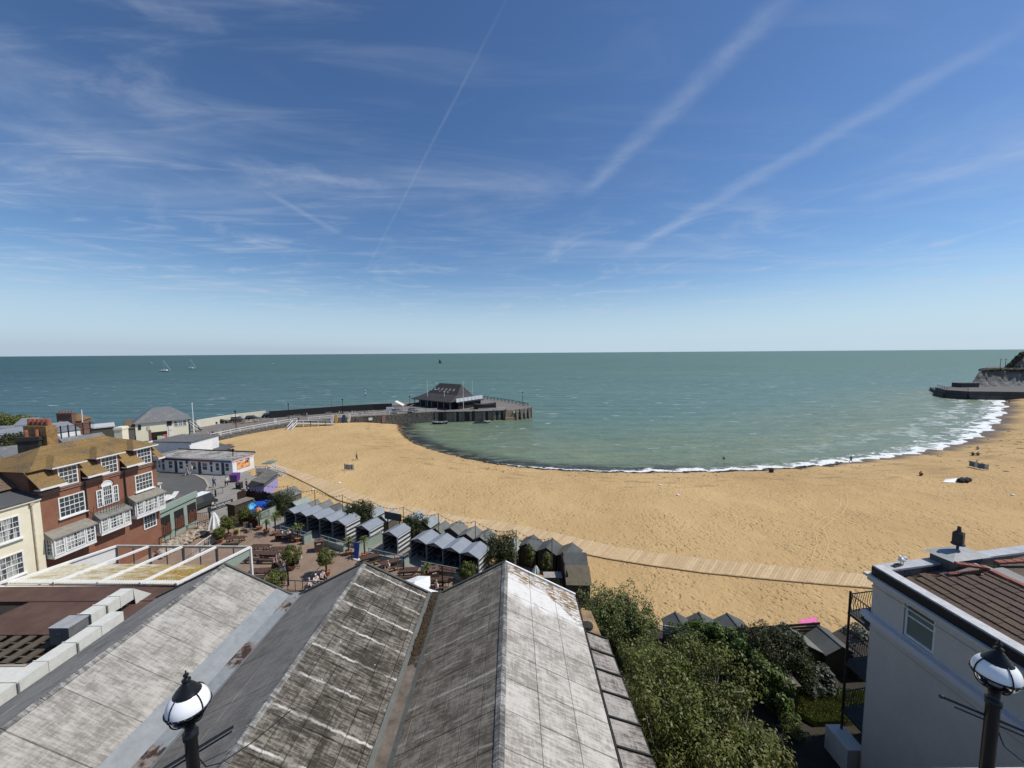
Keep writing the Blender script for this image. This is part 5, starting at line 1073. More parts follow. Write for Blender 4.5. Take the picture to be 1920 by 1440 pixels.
cabin('lone striped cabin with bright white boards right of the flowering bush', P(667.5, 988.5, 5.7), 1.95, end=True); cabin('lone striped cabin shaded by the round bush behind it', P(718, 1000, 5.7), 1.95, end=True)
for k in range(4):
    c = P(770, 1013, 5.7).lerp(C1, k / 4); cabin('open striped cabin, %s from the left in the row of four' % ordn[k], c, 2.05, end=(k == 3))
# ------------------------------------------------------------------ beach huts seen from behind
m_h = [worn('hut_pale_green', (.27, .30, .26), .8, .2, 1), worn('hut_felt_grey', (.155, .16, .145), .85, .25, 1.2), worn('hut_felt_dark', (.085, .09, .088), .85, .3, 1.2), worn('hut_brown', (.13, .11, .075), .85, .3, 1.2), worn('hut_blue_grey', (.25, .285, .29), .8, .15, 1)]
m_hw = worn('hut_wall_dark', (.060, .050, .040), .9, .3, 2); m_hw2 = worn('hut_wall_olive', (.12, .115, .085), .9, .2, 2)
def hut(label, pk, w, d, mr, mw, ang=RA, e=1.82, rg=2.36, z0=None, group='beach huts facing the sand', left=None):
    "pk = far end of the ridge; the hut runs d metres back towards the terrace"
    z0 = pk.z - rg; t = thing('beach_hut', label, 'beach hut', (pk.x, pk.y, z0), ang, group); zb = -1.2
    b = B(); b.bx(-w / 2 + .08, w / 2 - .08, -d + .1, -.1, zb, e); part('wall', b, mw, t, world=False)
    b = B(); b.add([(-w / 2 + .08, -d + .1, e), (w / 2 - .08, -d + .1, e), (0, -d + .1, rg - .06), (-w / 2 + .08, -.1, e), (w / 2 - .08, -.1, e), (0, -.1, rg - .06)], [(0, 1, 2), (5, 4, 3)]); part('gable', b, mw, t, world=False)
    for s in (-1, 1): b = B(); b.slab([(s * (w / 2 + .05), -d - .05, e - .05), (0, -d - .05, rg), (0, 0, rg), (s * (w / 2 + .05), 0, e - .05)][::(-1 if s < 0 else 1)], .05); part('roof_panel', b, (left if (s < 0 and left) else mr), t, world=False)
    b = B(); b.bar((0, -d - .06, rg + .01), (0, .01, rg + .01), .12, .03); part('ridge_strip', b, mr, t, world=False)
    b = B(); b.box((0, -.08, .75), (w * .55, .05, 1.7)); part('door', b, m_white, t, world=False)
    return t
HZ = 5.45
hl = [(575, 931, 0, 1.9, 'pale green roofed beach hut, first after the long shelter'), (596, 936, 1, 1.6, 'grey green beach hut roof between two pale edged ones at left'), (619, 936.5, 1, 1.6, 'grey beach hut with lighter right eave at left of the row'), (637.5, 942, 2, 1.7, 'dark roofed beach hut left of the second string light pole'),
      (653, 946.5, 1, 1.6, 'mid grey beach hut just behind the second string light pole'), (671, 947.5, 3, 1.5, 'brownish beach hut hidden behind the flowering bush'), (689, 951, 1, 1.5, 'small grey beach hut between flowering bush and pole'), (713, 948, 4, 1.9, 'pale blue grey beach hut beside the black sign board'), (738, 955, 4, 1.8, 'pale beach hut half hidden by the black sign board'),
      (786.7, 957, 4, 2.1, 'pale blue beach hut right of the wooden gap'), (813, 964.5, 4, 2.1, 'pale green grey beach hut behind the round bush'), (836.5, 976, 1, 1.8, 'small olive grey beach hut right of the pale pair'), (862.5, 975.5, 1, 2.2, 'grey beach hut with two pale patches on its roof'), (892, 985.5, 1, 2.2, 'grey beach hut left of the fourth row pole'),
      (917, 991, 1, 2.1, 'grey green beach hut partly behind the tall dark bush'), (968, 1008, 0, 1.4, 'small pale gabled hut behind the tall dark bush'), (1001, 1002.5, 2, 2.1, 'dark grey beach hut, left of the last three'), (1037, 1009.5, 2, 2.1, 'dark grey beach hut, middle of the last three'), (1073, 1017, 2, 2.1, 'dark beach hut with brown left slope at the row end')]
for px, py, mi, w, lb in hl: hut(lb, P(px, py, HZ), w, 2.1, m_h[mi], m_hw2 if mi in (0, 4) else m_hw, left=(m_h[3] if px == 1073 else None))
# long shelter with green roof
sr0, sr1 = P(552.5, 911, 6.0), P(511, 926, 6.0); sdv = sr1 - sr0
sh = hut('long green roofed beach shelter left of the hut row', sr0, 3.0, sdv.length, m_h[1], m_hw2, atan2(sdv.y, sdv.x) + pi / 2, 1.9, 2.6, group=None)
# two cross-wise sheds at the row end
for a_, b__, mm, lb in (((1060, 1066), (1101, 1067.5), m_h[2], 'dark slate coloured shed at the right end of the beach huts'), ((1064, 1095), (1107, 1096), m_h[3], 'olive brown shed closest to the green tree')):
    block('shed', lb, 'shed', P(*a_, 5.0), P(*b__, 5.0), 3.0, 2.4, 5.0, m_hw, 'gable', mm, .75, .12)
# huts beyond the garden
for px, py, mi, w, ang, lb in ((1266, 1147, 2, 2.0, -.05, 'grey beach hut, leftmost beyond the garden trees'), (1310, 1147, 2, 2.1, -.04, 'grey beach hut, second beyond the garden trees'), (1363, 1149, 2, 2.2, .0, 'grey beach hut with ridge seam above the ivy'), (1469, 1166, 1, 2.1, .04, 'grey beach hut roof rising behind the round bush'),
        (1525, 1167, 2, 2.2, .05, 'dark brown hut with pink sheet beside it'), (1582, 1175, 3, 2.2, .06, 'brown roofed hut left of the balcony post'), (1640, 1180, 3, 2.2, .06, 'brown roofed hut behind the balcony')):
    hut(lb, P(px, py, 5.35), w, 2.3, m_h[mi] if mi != 3 else worn('hut_brown_dark', (.075, .06, .05), .9, .3, 2), m_hw, ang, 1.8, 2.32)
b = B(); q = P(1497, 1164, 4.9); b.slab([q, q + Vector((1.35, .1, .25)), q + Vector((.95, -1.3, -.15)), q + Vector((.5, -1.5, -.35))][::-1], .03); single('pink_sheet', b, worn('pink', (.80, .16, .42), .6, .1), 'bright pink sheet spread beside the dark hut roof', 'sheet')
# ------------------------------------------------------------------ white house at the right
WZ = 14.6
wa = P(1648, 1062, WZ); wx = wa.x; wy = wa.y
fd = P(1921, 1026, WZ) - wa; fd.z = 0; fl = fd.length; fd.normalize()
WF = Fr((wx, wy), (wx, 4.0))            # the side wall facing the hall; n points to -x
if WF.n.x > 0: WF.n = -WF.n
FF = Fr((wx, wy), (wx + fd.x * 16, wy + fd.y * 16)); FF.n = Vector((-fd.y, fd.x, 0))   # sea front
m_hwall = worn('house_white_stucco', (.60, .555, .485), .8, .09, .7, bump=.08)
wh = thing('white_house', 'white stuccoed house with black fascia, balconies and brown tiled roof at the right', 'house', (wx + 5, wy - 5, 3.4))
b = B(); b.prism([(wx, 4), (wx + 16, 4), (wx + fd.x * 16, wy + fd.y * 16), (wx, wy)], 3.0, WZ - .75); part('wall', b, m_hwall, wh)
# window recess is cut by building the wall skin in pieces around it
def sidez(px, py): q = PX(px, py, wx); return q
w0, w1 = sidez(1703, 1120), sidez(1757, 1215)
t0, t1 = wy - w0.y, wy - w1.y; zt_, zb_ = w0.z + .22, sidez(1703, 1180).z - .30
b = B(); Ls = WF.L
WF.box(b, 0, t0, 0, .14, 3.0, WZ - .55); WF.box(b, t1, Ls, 0, .14, 3.0, WZ - .55); WF.box(b, t0, t1, 0, .14, zt_, WZ - .55); WF.box(b, t0, t1, 0, .14, 3.0, zb_); part('wall_skin', b, m_hwall, wh)
window(WF, wh, t0 + .02, t1 - .02, zb_ + .02, zt_ - .02, 1, 2, .02, False, mat('window_glass_green', (.17, .20, .17), .12, spec=.7))
b = B(); zc_ = zb_ - .06; WF.box(b, -.35, Ls, .14, .42, zc_ - .22, zc_); WF.box(b, -.25, Ls, .14, .30, zc_ - .40, zc_ - .22); part('string_course', b, worn('course_blue_white', (.62, .62, .64), .7, .06), wh)
b = B(); WF.box(b, -.1, Ls, .14, .19, zc_ - .80, zc_ - .74); WF.box(b, -.1, Ls, .14, .2, WZ - 1.05, WZ - .98); part('moulding', b, m_hwall, wh)
b = B(); WF.box(b, -.30, Ls, .10, .46, WZ - .55, WZ - .42); WF.box(b, -.2, Ls, .12, .34, WZ - .75, WZ - .55); part('cornice', b, m_hwall, wh)
b = B(); WF.box(b, -.05, Ls, .05, .30, WZ - .42, WZ - .03); part('black_fascia', b, worn('fascia_black', (.008, .008, .008), .6), wh)
b = B(); WF.box(b, -.05, Ls, -.22, .24, WZ - .03, WZ + .04); part('parapet_coping', b, worn('coping_pale', (.50, .50, .50), .7, .25, 4), wh)
q = sidez(1831, 1191); b = B(); b.cyl(WF.p(wy - q.y, .13, q.z), WF.p(wy - q.y, .22, q.z), .11, n=12); part('round_vent', b, m_blk, wh)
q = sidez(1861, 1203); b = B(); WF.box(b, wy - q.y - .14, wy - q.y + .14, .13, .17, q.z - .09, q.z + .09); part('wall_plate', b, worn('plate_grey', (.35, .35, .35), .7), wh)
# sea front parapet of lead-clad blocks, with capped pier and cowl
for k in range(14):
    b = B(); s0 = k * 1.15 + .02; s1 = s0 + 1.11; FF.box(b, s0, s1, -.28, -.02, WZ - .95, WZ - .06); part('parapet_block', b, worn('parapet_lead', (.13, .135, .14), .7, .35, 2), wh)
b = B(); FF.box(b, -.25, 16, -.40, .12, WZ - .06, WZ + .03); part('parapet_cap', b, worn('cap_grey', (.40, .41, .43), .6, .2, 2), wh)
b = B(); FF.box(b, 0, 16, -.02, .2, 3, WZ - .1); part('front_wall', b, m_hwall, wh)
def frs(px, py, z): q = P(px, py, z); return (Vector((q.x - wx, q.y - wy, 0))).dot(fd)
sc_ = frs(1797, 1043, WZ + .3)
b = B(); FF.box(b, sc_ - 1.0, sc_ + 1.0, -.75, .05, WZ - .9, WZ + .38); part('chimney_pier', b, worn('pier_lead', (.10, .10, .105), .7, .3, 2), wh)
b = B(); c4 = [FF.p(sc_ - 1.2, .25, WZ + .4), FF.p(sc_ + 1.2, .25, WZ + .4), FF.p(sc_ + 1.2, -.95, WZ + .4), FF.p(sc_ - 1.2, -.95, WZ + .4)]; b.add(c4 + [FF.p(sc_, -.35, WZ + .62)], [(0, 1, 4)[::-1], (1, 2, 4)[::-1], (2, 3, 4)[::-1], (3, 0, 4)[::-1], (0, 1, 2, 3)]); part('pier_cap', b, worn('pier_cap_grey', (.30, .31, .31), .6, .2, 2), wh)
cw_ = FF.p(sc_ + .05, -.35, WZ + .6)
b = B(); b.cyl((0, 0, 0), (0, 0, .28), .05); b.cyl((0, 0, .25), (0, 0, .32), .25, n=8)
for k in range(4): a = k * pi / 2 + .5; b.box((.16 * cos(a), .16 * sin(a), .58), (.04, .34, .58), a)
b.cyl((0, 0, .30), (0, 0, .9), .12, n=8); b.cyl((0, 0, .88), (0, 0, 1.1), .10, .06, 8); b.ell((0, 0, 1.12), (.08, .08, .07), 6, 4)
o = link('chimney_cowl', b.mesh('chimney_cowl', worn('cowl_iron', (.045, .04, .04), .6)), None, cw_); tag(o, 'black metal vaned cowl on the grey pier cap of the white house', 'chimney cowl')
# tiled roof: hips with red ridge tiles, brown tile courses stepping down to the side gutter
m_tb = mat('tiles_dark_brown', rough=.85, fn=tile_fn((.10, .066, .048), (.14, .105, .055), .62, 2)); m_red = worn('hip_red', (.25, .085, .055), .75, .25, 3)
slope0 = WZ - .75; hipA = P(1722, 1083, slope0 + .10); ap = P(1858, 1072, WZ + .35); ap2 = ap + Vector((1.4, -6.5, .0))
xe = wx + .45                          # eaves line along the side wall
ze = slope0
apx = ap.x - xe; riser = ap.z - ze
b = B(); b.add([(xe, hipA.y + .4, ze - .05), (xe, 4, ze - .05), (ap.x + .1, 4, ap.z - .05), (ap.x + .1, ap.y - .1, ap.z - .05)], [(0, 1, 2, 3)]); rfh = part('tiled_roof', b, worn('roof_under', (.04, .03, .025), .9), wh)
NC = 11; cnt = 0
tile_me = {}
for i in range(NC):
    f0 = i / NC; f1 = (i + 1) / NC; x0 = xe + apx * f0; z0_ = ze + riser * f0; ytop = (hipA.y + .35) + (ap.y - hipA.y - .35) * (f0 + f1) / 2
    W_ = apx / NC; L_ = .62; n = int(min(24, (ytop - 5.0) / L_))
    if 't' not in tile_me:
        b = B(); sl = riser / apx; b.add([(0, 0, .055), (W_ * 1.02, 0, .012 + W_ * sl), (W_ * 1.02, -L_ + .012, .012 + W_ * sl), (0, -L_ + .012, .055), (0, 0, .0), (0, -L_ + .012, .0)], [(0, 3, 2, 1), (4, 5, 3, 0)]); tile_me['t'] = b.mesh('roof_tile', m_tb)
    for j in range(n):
        o = link('roof_tile', tile_me['t'], rfh); cnt += 1
        o.location = Vector((x0, ytop - (j + .5 * (i % 2)) * L_, z0_ + random.uniform(-.004, .010))) - parent_origin(rfh)
def ridge_tiles(a, c, n, m):
    for k in range(n): b = B(); p_, q_ = a.lerp(c, k / n), a.lerp(c, (k + .96) / n); b.bar(p_ + Vector((0, 0, .05)), q_ + Vector((0, 0, .03)), .24, .10); part('ridge_tile', b, m, rfh)
ridge_tiles(hipA, ap, 7, m_red); ridge_tiles(ap, Vector((ap.x + .1, ap.y - 6.5, ap.z)), 9, m_red); ridge_tiles(P(1792, 1058, WZ + .45), ap + Vector((0, .1, .08)), 5, m_red)
# grey lead slopes and flashing beyond the ridge
b = B(); b.slab([hipA + Vector((0, .05, -.02)), ap + Vector((.1, .1, 0)), P(1800, 1048, WZ - .2), P(1700, 1072, slope0 + .1)], .05); part('lead_slope', b, worn('lead_slope', (.24, .235, .215), .7, .2, 2), wh)
b = B(); b.add([(ap.x + .1, 4, ap.z - .02), (ap.x + 4.2, 4, ap.z - .9), (ap.x + 4.2, wy + 1, ap.z - .9), (ap.x + .1, ap.y + .2, ap.z)], [(0, 1, 2, 3)]); part('rear_roof', b, worn('rear_lead', (.22, .215, .20), .7, .2, 2), wh)
ridge_tiles(P(1868, 1056, WZ + .1), P(1935, 1052, WZ + .3), 4, m_red)
for k in range(7): b = B(); p_ = P(1880 + k * 4, 1062 + k * 5.5, WZ - .1 + .0 * k); b.bar(p_, p_ + Vector((4, .9, .2)), .5, .07); part('tile_course', b, m_tb, rfh)
b = B(); b.bar(P(1806, 1049, WZ + .1), P(1925, 1100, WZ + .35), .16, .10); b.bar(P(1845, 1062, WZ + .1), P(1925, 1096, WZ + .1), .10, .12); part('lead_gutter', b, worn('lead_pale', (.36, .37, .36), .6), wh)
st_ = chimney_stack('chimney stack on the white house beyond the right edge', Vector((ap.x + 5.4, ap.y - 3.4, 0)), 1.2, 1.4, WZ - 1, WZ + 2.0, 2, m_dkbrick)
# balconies on the sea front, seen past the corner
bal = thing('balcony', 'three-tier iron balcony on the corner of the white house', 'balcony', (wx, wy + 1, 3.4))
byo = 1.35
for k, (py, zz) in enumerate(((1168, 0), (1262, 0), (1345, 0))):
    zz = PX(1597 - 3 * k, py, wx).z if False else (WZ - 3.35 - 2.75 * k)
    b = B(); b.prism([(wx + .0, wy + .15), (wx + 6, wy + 1.2), (wx + 6, wy + 1.2 + byo), (wx, wy + .15 + byo)], zz - .14, zz); part('deck', b, worn('deck_dark', (.035, .035, .035), .7), bal)
    rl_ = B()
    ps_ = [Vector((wx + .05, wy + .2, zz)), Vector((wx + .05, wy + .1 + byo, zz)), Vector((wx + 5.9, wy + 1.1 + byo, zz))]
    for a, c in zip(ps_[:-1], ps_[1:]):
        rl_.bar(a + Vector((0, 0, 1.0)), c + Vector((0, 0, 1.0)), .045); rl_.bar(a + Vector((0, 0, .08)), c + Vector((0, 0, .08)), .03)
        nn = int((c - a).length / .15)
        for j in range(1, nn):
            q_ = a.lerp(c, j / nn); o_ = Vector((-.10 if a is ps_[0] else 0, .0 if a is ps_[0] else .10, 0))
            rl_.bar(q_ + Vector((0, 0, .08)), q_ + o_ + Vector((0, 0, .38)), .018); rl_.bar(q_ + o_ + Vector((0, 0, .38)), q_ + Vector((0, 0, 1.0)), .018)
    part('balustrade', rl_, worn('iron_dark', (.03, .025, .022), .5), bal)
b = B(); b.cyl((wx + .05, wy + .1 + byo, 3.5), (wx + .05, wy + .1 + byo, WZ - 2.2), .055, n=8); part('post', b, worn('iron_dark', (.03, .025, .022), .5), bal)
b = B(); b.bx(wx - .6, wx + .3, wy + .3, wy + 1.7, 3.0, 4.6); part('base_wall', b, m_hwall, bal)
tg = B(); c = Vector((wx + 1.1, wy + .85, WZ - 3.35)); tg.ell(c + Vector((0, 0, .35)), (.7, .35, .3), 8, 5); single('covered_table', tg, m_bkwall, 'dark covered lump on the top balcony of the white house', 'cover')
# gull on the corner of the parapet
def gull(label, p0, rz, s=1.0, cat='seagull'):
    t = thing('seagull', label, cat, p0, rz); b = B(); b.ell((0, 0, .22 * s), (.20 * s, .10 * s, .10 * s), 10, 6); b.ell((.17 * s, 0, .36 * s), (.065 * s, .055 * s, .06 * s), 8, 6); b.cyl((.12 * s, 0, .26 * s), (.17 * s, 0, .35 * s), .055 * s, .05 * s, 8); part('body', b, m_white, t, True, False)
    b = B(); b.ell((-.10 * s, 0, .27 * s), (.22 * s, .105 * s, .06 * s), 8, 5); part('wings', b, worn('gull_grey', (.35, .36, .38), .6), t, True, False)
    b = B(); b.cyl((.22 * s, 0, .36 * s), (.30 * s, 0, .345 * s), .018 * s, .006 * s, 5); part('beak', b, worn('beak', (.7, .45, .05), .5), t, world=False)
    for q in (-1, 1): b = B(); b.cyl((0, q * .04 * s, .15 * s), (0, q * .04 * s, 0), .012 * s); part('leg', b, worn('beak', (.7, .45, .05), .5), t, world=False)
gull('white seagull standing on the parapet corner of the white house', FF.p(1.15, -.15, WZ + .03), radians(200), 1.25)
for k in range(3): pass
b = B(); b.box(FF.p(.75, -.2, WZ + .06), (.4, .14, .06), .3); single('roof_debris', b, m_dkbrick, 'small dark strip lying beside the seagull on the parapet', 'debris')
# ------------------------------------------------------------------ garden
gp = [(4.3, 6.6), (60, 6.6), (60, 26), (24, 26.5), (14, 27.5), (8.2, 30), (4.3, 30)]
b = B(); b.prism(gp, 1.0, 3.25); structure('garden_ground', b, worn('garden_soil', (.035, .030, .020), .95, .4, 2))
lp = [P(*q, 3.6) for q in ((1455, 1300), (1478, 1288), (1530, 1284), (1592, 1292), (1650, 1300), (1650, 1345), (1585, 1352), (1530, 1353), (1490, 1330))]
b = B(); b.prism([(q.x, q.y) for q in lp], 3.0, 3.6); lawn = structure('lawn', b, mat('lawn_green', rough=.95, fn=lambda N, b: (N.put(b.inputs['Base Color'], N.mix(N.map(N.voro(N.pos(), 4), .10, .14, 1, 0), N.mix(N.map(N.noise(N.pos(), 1.5, 5), .35, .65), (.075, .095, .015), (.16, .17, .035)), (.24, .23, .16))), N.put(b.inputs['Normal'], N.bump(N.noise(N.pos(), 30, 3), .8, .03)))))
# grass blades on the lawn
gv = []; gf_ = []; xs_ = [q.x for q in lp]; ys_ = [q.y for q in lp]; LPp = np.array([(q.x, q.y) for q in lp])
gx = RNG.uniform(min(xs_), max(xs_), 30000); gy = RNG.uniform(min(ys_), max(ys_), 30000); ok = inside(gx, gy, LPp); gx = gx[ok]; gy = gy[ok]
an = RNG.uniform(0, 6.28, gx.size); hh = RNG.uniform(.04, .10, gx.size)
V = np.empty((gx.size, 3, 3)); V[:, 0] = np.stack([gx - .02 * np.cos(an), gy - .02 * np.sin(an), np.full_like(gx, 3.6)], -1); V[:, 1] = np.stack([gx + .02 * np.cos(an), gy + .02 * np.sin(an), np.full_like(gx, 3.6)], -1); V[:, 2] = np.stack([gx + .03 * np.sin(an), gy + .03 * np.cos(an), 3.6 + hh], -1)
def fast_mesh(name, V, k, mats, mi=None):
    "V: n x k x 3 separate k-gons"
    n = V.shape[0]; me = bpy.data.meshes.new(name); me.vertices.add(n * k); me.vertices.foreach_set('co', V.reshape(-1).astype(np.float32)); me.loops.add(n * k); me.loops.foreach_set('vertex_index', np.arange(n * k, dtype=np.int32)); me.polygons.add(n)
    me.polygons.foreach_set('loop_start', np.arange(0, n * k, k, dtype=np.int32)); me.polygons.foreach_set('loop_total', np.full(n, k, dtype=np.int32))
    for m in (mats if isinstance(mats, (list, tuple)) else [mats]): me.materials.append(m)
    if mi is not None: me.polygons.foreach_set('material_index', mi.astype(np.int32))
    me.update(); me.validate(); return me
tag(link('grass', fast_mesh('grass', V, 3, worn('grass_blades', (.14, .155, .03), .8, .4, 1))), kind='stuff', label='short sunlit grass with daisies on the garden lawn')
# ------------------------------------------------------------------ foliage
def leaf_mat(name, c0, c1, c2, tr=.0):
    def fn(N, b):
        p = N.pos(); n = N.noise(p, .9, 3); n2 = N.noise(p, 9, 2)
        c = N.mix(N.map(n2, .35, .65), c0, c1); c = N.mix(N.map(n, .45, .7, 0, .8), c, c2); N.put(b.inputs['Base Color'], c)
        b.inputs['Specular IOR Level'].default_value = .35
        N2 = N.new('ShaderNodeBsdfTranslucent'); N.put(N2.inputs['Color'], c); mx = N.new('ShaderNodeMixShader'); mx.inputs[0].default_value = .22
        out = [q for q in N.n if q.type == 'OUTPUT_MATERIAL'][0]; N.l.new(b.outputs[0], mx.inputs[1]); N.l.new(N2.outputs[0], mx.inputs[2]); N.l.new(mx.outputs[0], out.inputs[0])
    return mat(name, c0, .5, fn)
lf_olive = leaf_mat('leaves_olive', (.070, .095, .018), (.17, .19, .045), (.17, .155, .05)); lf_green = leaf_mat('leaves_fresh', (.065, .095, .022), (.15, .19, .055), (.16, .16, .05))
lf_dark = leaf_mat('leaves_dark', (.024, .034, .010), (.055, .072, .020), (.060, .052, .022)); lf_bay = leaf_mat('leaves_bay', (.055, .078, .015), (.14, .165, .035), (.17, .16, .045)); lf_ivy = leaf_mat('leaves_ivy', (.045, .080, .012), (.105, .160, .035), (.12, .15, .04))
lf_silver = leaf_mat('leaves_silver', (.08, .095, .07), (.20, .22, .18), (.12, .13, .09)); lf_palm = leaf_mat('leaves_palm', (.08, .11, .02), (.19, .21, .06), (.24, .21, .08))
m_bark = worn('bark_pale', (.20, .18, .14), .9, .4, 6); m_bark2 = worn('bark_dark', (.06, .048, .036), .9, .4, 6)
def leaves(cent, nrm, size, m, name='foliage', asp=.5, tilt=.9):
    "leaf quads (folded at the midrib as two triangles sharing an edge would be: here a kite) at centres"
    n = len(cent); d = RNG.normal(size=(n, 3)); d /= np.linalg.norm(d, axis=1)[:, None]
    nn = nrm + RNG.normal(size=(n, 3)) * tilt; nn /= np.linalg.norm(nn, axis=1)[:, None]
    a = np.cross(nn, d); a /= np.linalg.norm(a, axis=1)[:, None] + 1e-9; c = np.cross(nn, a)
    s = (size * RNG.uniform(.5, 1.6, n))[:, None]
    V = np.stack([cent - a * s, cent - c * s * asp + nn * s * .12, cent + a * s, cent + c * s * asp + nn * s * .12], 1)
    return fast_mesh(name, V, 4, m)
def crown_pts(c, r, n, clumps, cr, shell=.55, flat=0, gaps=.0):
    "leaf centres gathered in clumps through an uneven ellipsoid"
    c = np.array(c); r = np.array(r); q = RNG.normal(size=(clumps, 3)); q /= np.linalg.norm(q, axis=1)[:, None]; rad = RNG.uniform(shell, 1.0, clumps) * (1 + .16 * np.sin(q[:, 0] * 5 + 1.3) * np.cos(q[:, 2] * 4 + q[:, 1] * 3))
    cc = c + q * rad[:, None] * r; k = RNG.integers(0, clumps, n); off = RNG.normal(size=(n, 3)); off /= np.linalg.norm(off, axis=1)[:, None]; off *= (RNG.uniform(.35, 1, n) ** .6)[:, None] * cr * RNG.uniform(.6, 1.3, clumps)[k][:, None]
    P_ = cc[k] + off; N_ = off / (np.linalg.norm(off, axis=1)[:, None] + 1e-6) + q[k] * .5 + np.array([0, 0, .35]); return P_, N_, cc
def branches(base, cc, r0, m, parent, frac=.2, wig=.3, thin=.012):
    b = B(); base = Vector(base); idx = RNG.choice(len(cc), max(3, int(len(cc) * frac)), replace=False)
    mid = Vector(cc.mean(0)); fork = base.lerp(mid, .45); b.tube([base, base.lerp(fork, .5) + Vector((.08, 0, 0)), fork], [r0, r0 * .8, r0 * .62], 8)
    for i in idx:
        e = Vector(cc[i]); k1 = fork.lerp(e, .45) + Vector(RNG.normal(size=3)) * wig * (e - fork).length * .25; k2 = fork.lerp(e, .75) + Vector(RNG.normal(size=3)) * wig * (e - fork).length * .15
        b.tube([fork, k1, k2, e], [r0 * .34, r0 * .22, r0 * .12, thin], 5)
    part('trunk', b, m, parent)
def tree(name, label, base, c, r, n, clumps, cr, size, m, bark=m_bark, r0=.14, cat='tree', group=None, frac=.3, shell=.55, asp=.5, wig=.4):
    t = thing(name, label, cat, base, 0, group); P_, N_, cc = crown_pts(c, r, n, clumps, cr, shell); P_[:, 2] = np.maximum(P_[:, 2], base[2] + .05)
    me = leaves(P_ - np.array(parent_origin(t)), N_, size, m, 'crown', asp); o = link('crown', me, t)
    branches(base, cc, r0, bark, t, frac, wig); return t, cc
# the large olive-leaved tree between hall and white house
def PT(px, py, z): return P(px, py, z)
T, cc = tree('garden_tree', 'large bushy olive green tree filling the gap between hall roof and white house', (8.6, 14.5, 3.25), (7.55, 14.8, 8.3), (3.3, 5.4, 3.3), 98000, 470, .60, .062, lf_olive, m_bark, .24, frac=.35, shell=.35)
b = B()
for k in range(46):                      # bare pale twigs poking through the crown
    q = cc[RNG.integers(len(cc))]; q = Vector(q) + Vector((0, 0, .3)); d = Vector((random.uniform(-1, 1), random.uniform(-1, .4), random.uniform(.1, .9))).normalized(); k1 = q + d * .45 + Vector((random.uniform(-.2, .2),) * 3); b.tube([q, k1, k1 + d * .4 + Vector((random.uniform(-.2, .2), random.uniform(-.2, .2), .1))], [.028, .02, .008], 5)
tag(part('twig', b, m_bark, T), kind='stuff')
c = PT(1155, 1150, 6.6)
T2, cc2 = tree('garden_tree', 'lighter loose twiggy tree against the sand beside the olive brown shed', (c.x + .4, c.y - .8, 3.25), (c.x + .1, c.y - .4, 6.0), (2.9, 2.4, 2.3), 27000, 190, .44, .062, lf_green, m_bark, .13, frac=.7, shell=.35, wig=.6)
b = B()
for k in range(26):
    a = random.uniform(0, 2 * pi); q = Vector((c.x + 2.3 * cos(a) * random.uniform(.5, 1), c.y - .4 + 1.9 * sin(a) * random.uniform(.4, 1), 6.6 + random.uniform(-.4, 1.0))); d = Vector((cos(a) * .6, sin(a) * .4, 1)).normalized(); b.tube([q - d * .5, q, q + d * .7], [.02, .014, .006], 5)
tag(part('twig', b, m_bark, T2), kind='stuff')
pp = np.array([(c.x + 2.5 * cos(a) * k1, c.y - .4 + 2.1 * sin(a) * k1, 6.9 + h1) for a, k1, h1 in zip(RNG.uniform(0, 6.28, 90), RNG.uniform(.4, 1.25, 90), RNG.uniform(-.3, 1.5, 90))])
k = RNG.integers(0, 90, 2200); P_ = pp[k] + RNG.normal(size=(2200, 3)) * .13; o = link('sprig', leaves(P_ - np.array(parent_origin(T2)), np.tile((0, 0, 1.0), (2200, 1)), .06, lf_green, 'sprig'), T2); tag(o, kind='stuff')
c = PT(1458, 1228, 5.6); tree('round_bush', 'large rounded dark bush right of the ivy in front of the brown huts', (c.x, c.y, 3.25), (c.x, c.y + .4, 5.0), (2.2, 1.8, 1.9), 34000, 230, .42, .055, lf_dark, m_bark2, .16, 'bush', shell=.7)
# ivy covered wall
iv = thing('ivy_wall', 'bright green ivy growing over the garden wall below the beach huts', 'ivy', PT(1400, 1220, 3.25))
pts_ = [PT(1330, 1168, 5.7), PT(1372, 1178, 6.0), PT(1404, 1210, 6.1), PT(1440, 1245, 5.9), PT(1472, 1280, 5.5)]
b = B()
for a, c2 in zip(pts_[:-1], pts_[1:]): b.bar(Vector((a.x, a.y, 4.3)), Vector((c2.x, c2.y, 4.3)), .3, 2.2)
part('wall', b, worn('garden_brick', (.14, .09, .06), .9), iv)
PP, NN = [], []
for a, c2 in zip(pts_[:-1], pts_[1:]):
    for q in range(38):
        w = a.lerp(c2, random.random()); ct = np.array((w.x + random.uniform(-.5, .4), w.y + random.uniform(-.5, .4), random.uniform(3.9, w.z))); off = RNG.normal(size=(110, 3)); off /= np.linalg.norm(off, axis=1)[:, None]; PP.append(ct + off * RNG.uniform(.2, .42, 110)[:, None]); NN.append(off + np.array([0, -.2, .4]))
PP = np.vstack(PP); NN = np.vstack(NN); link('ivy_leaves', leaves(PP - np.array(parent_origin(iv)), NN, .075, lf_ivy, 'ivy_leaves', .75, .5), iv)
c = PT(1300, 1185, 5.2); tree('shrub', 'green climbing shrub on the trellis below the left garden huts', (c.x, c.y, 3.25), (c.x, c.y, 4.9), (2.0, .9, .9), 9000, 80, .33, .06, lf_ivy, m_bark, .07, 'shrub')
c = PT(1530, 1268, 4.4); tree('shrub', 'silvery leaved low shrub behind the lawn', (c.x, c.y, 3.25), (c.x, c.y, 4.1), (1.2, .8, .75), 4500, 60, .3, .075, lf_silver, m_bark2, .05, 'shrub')
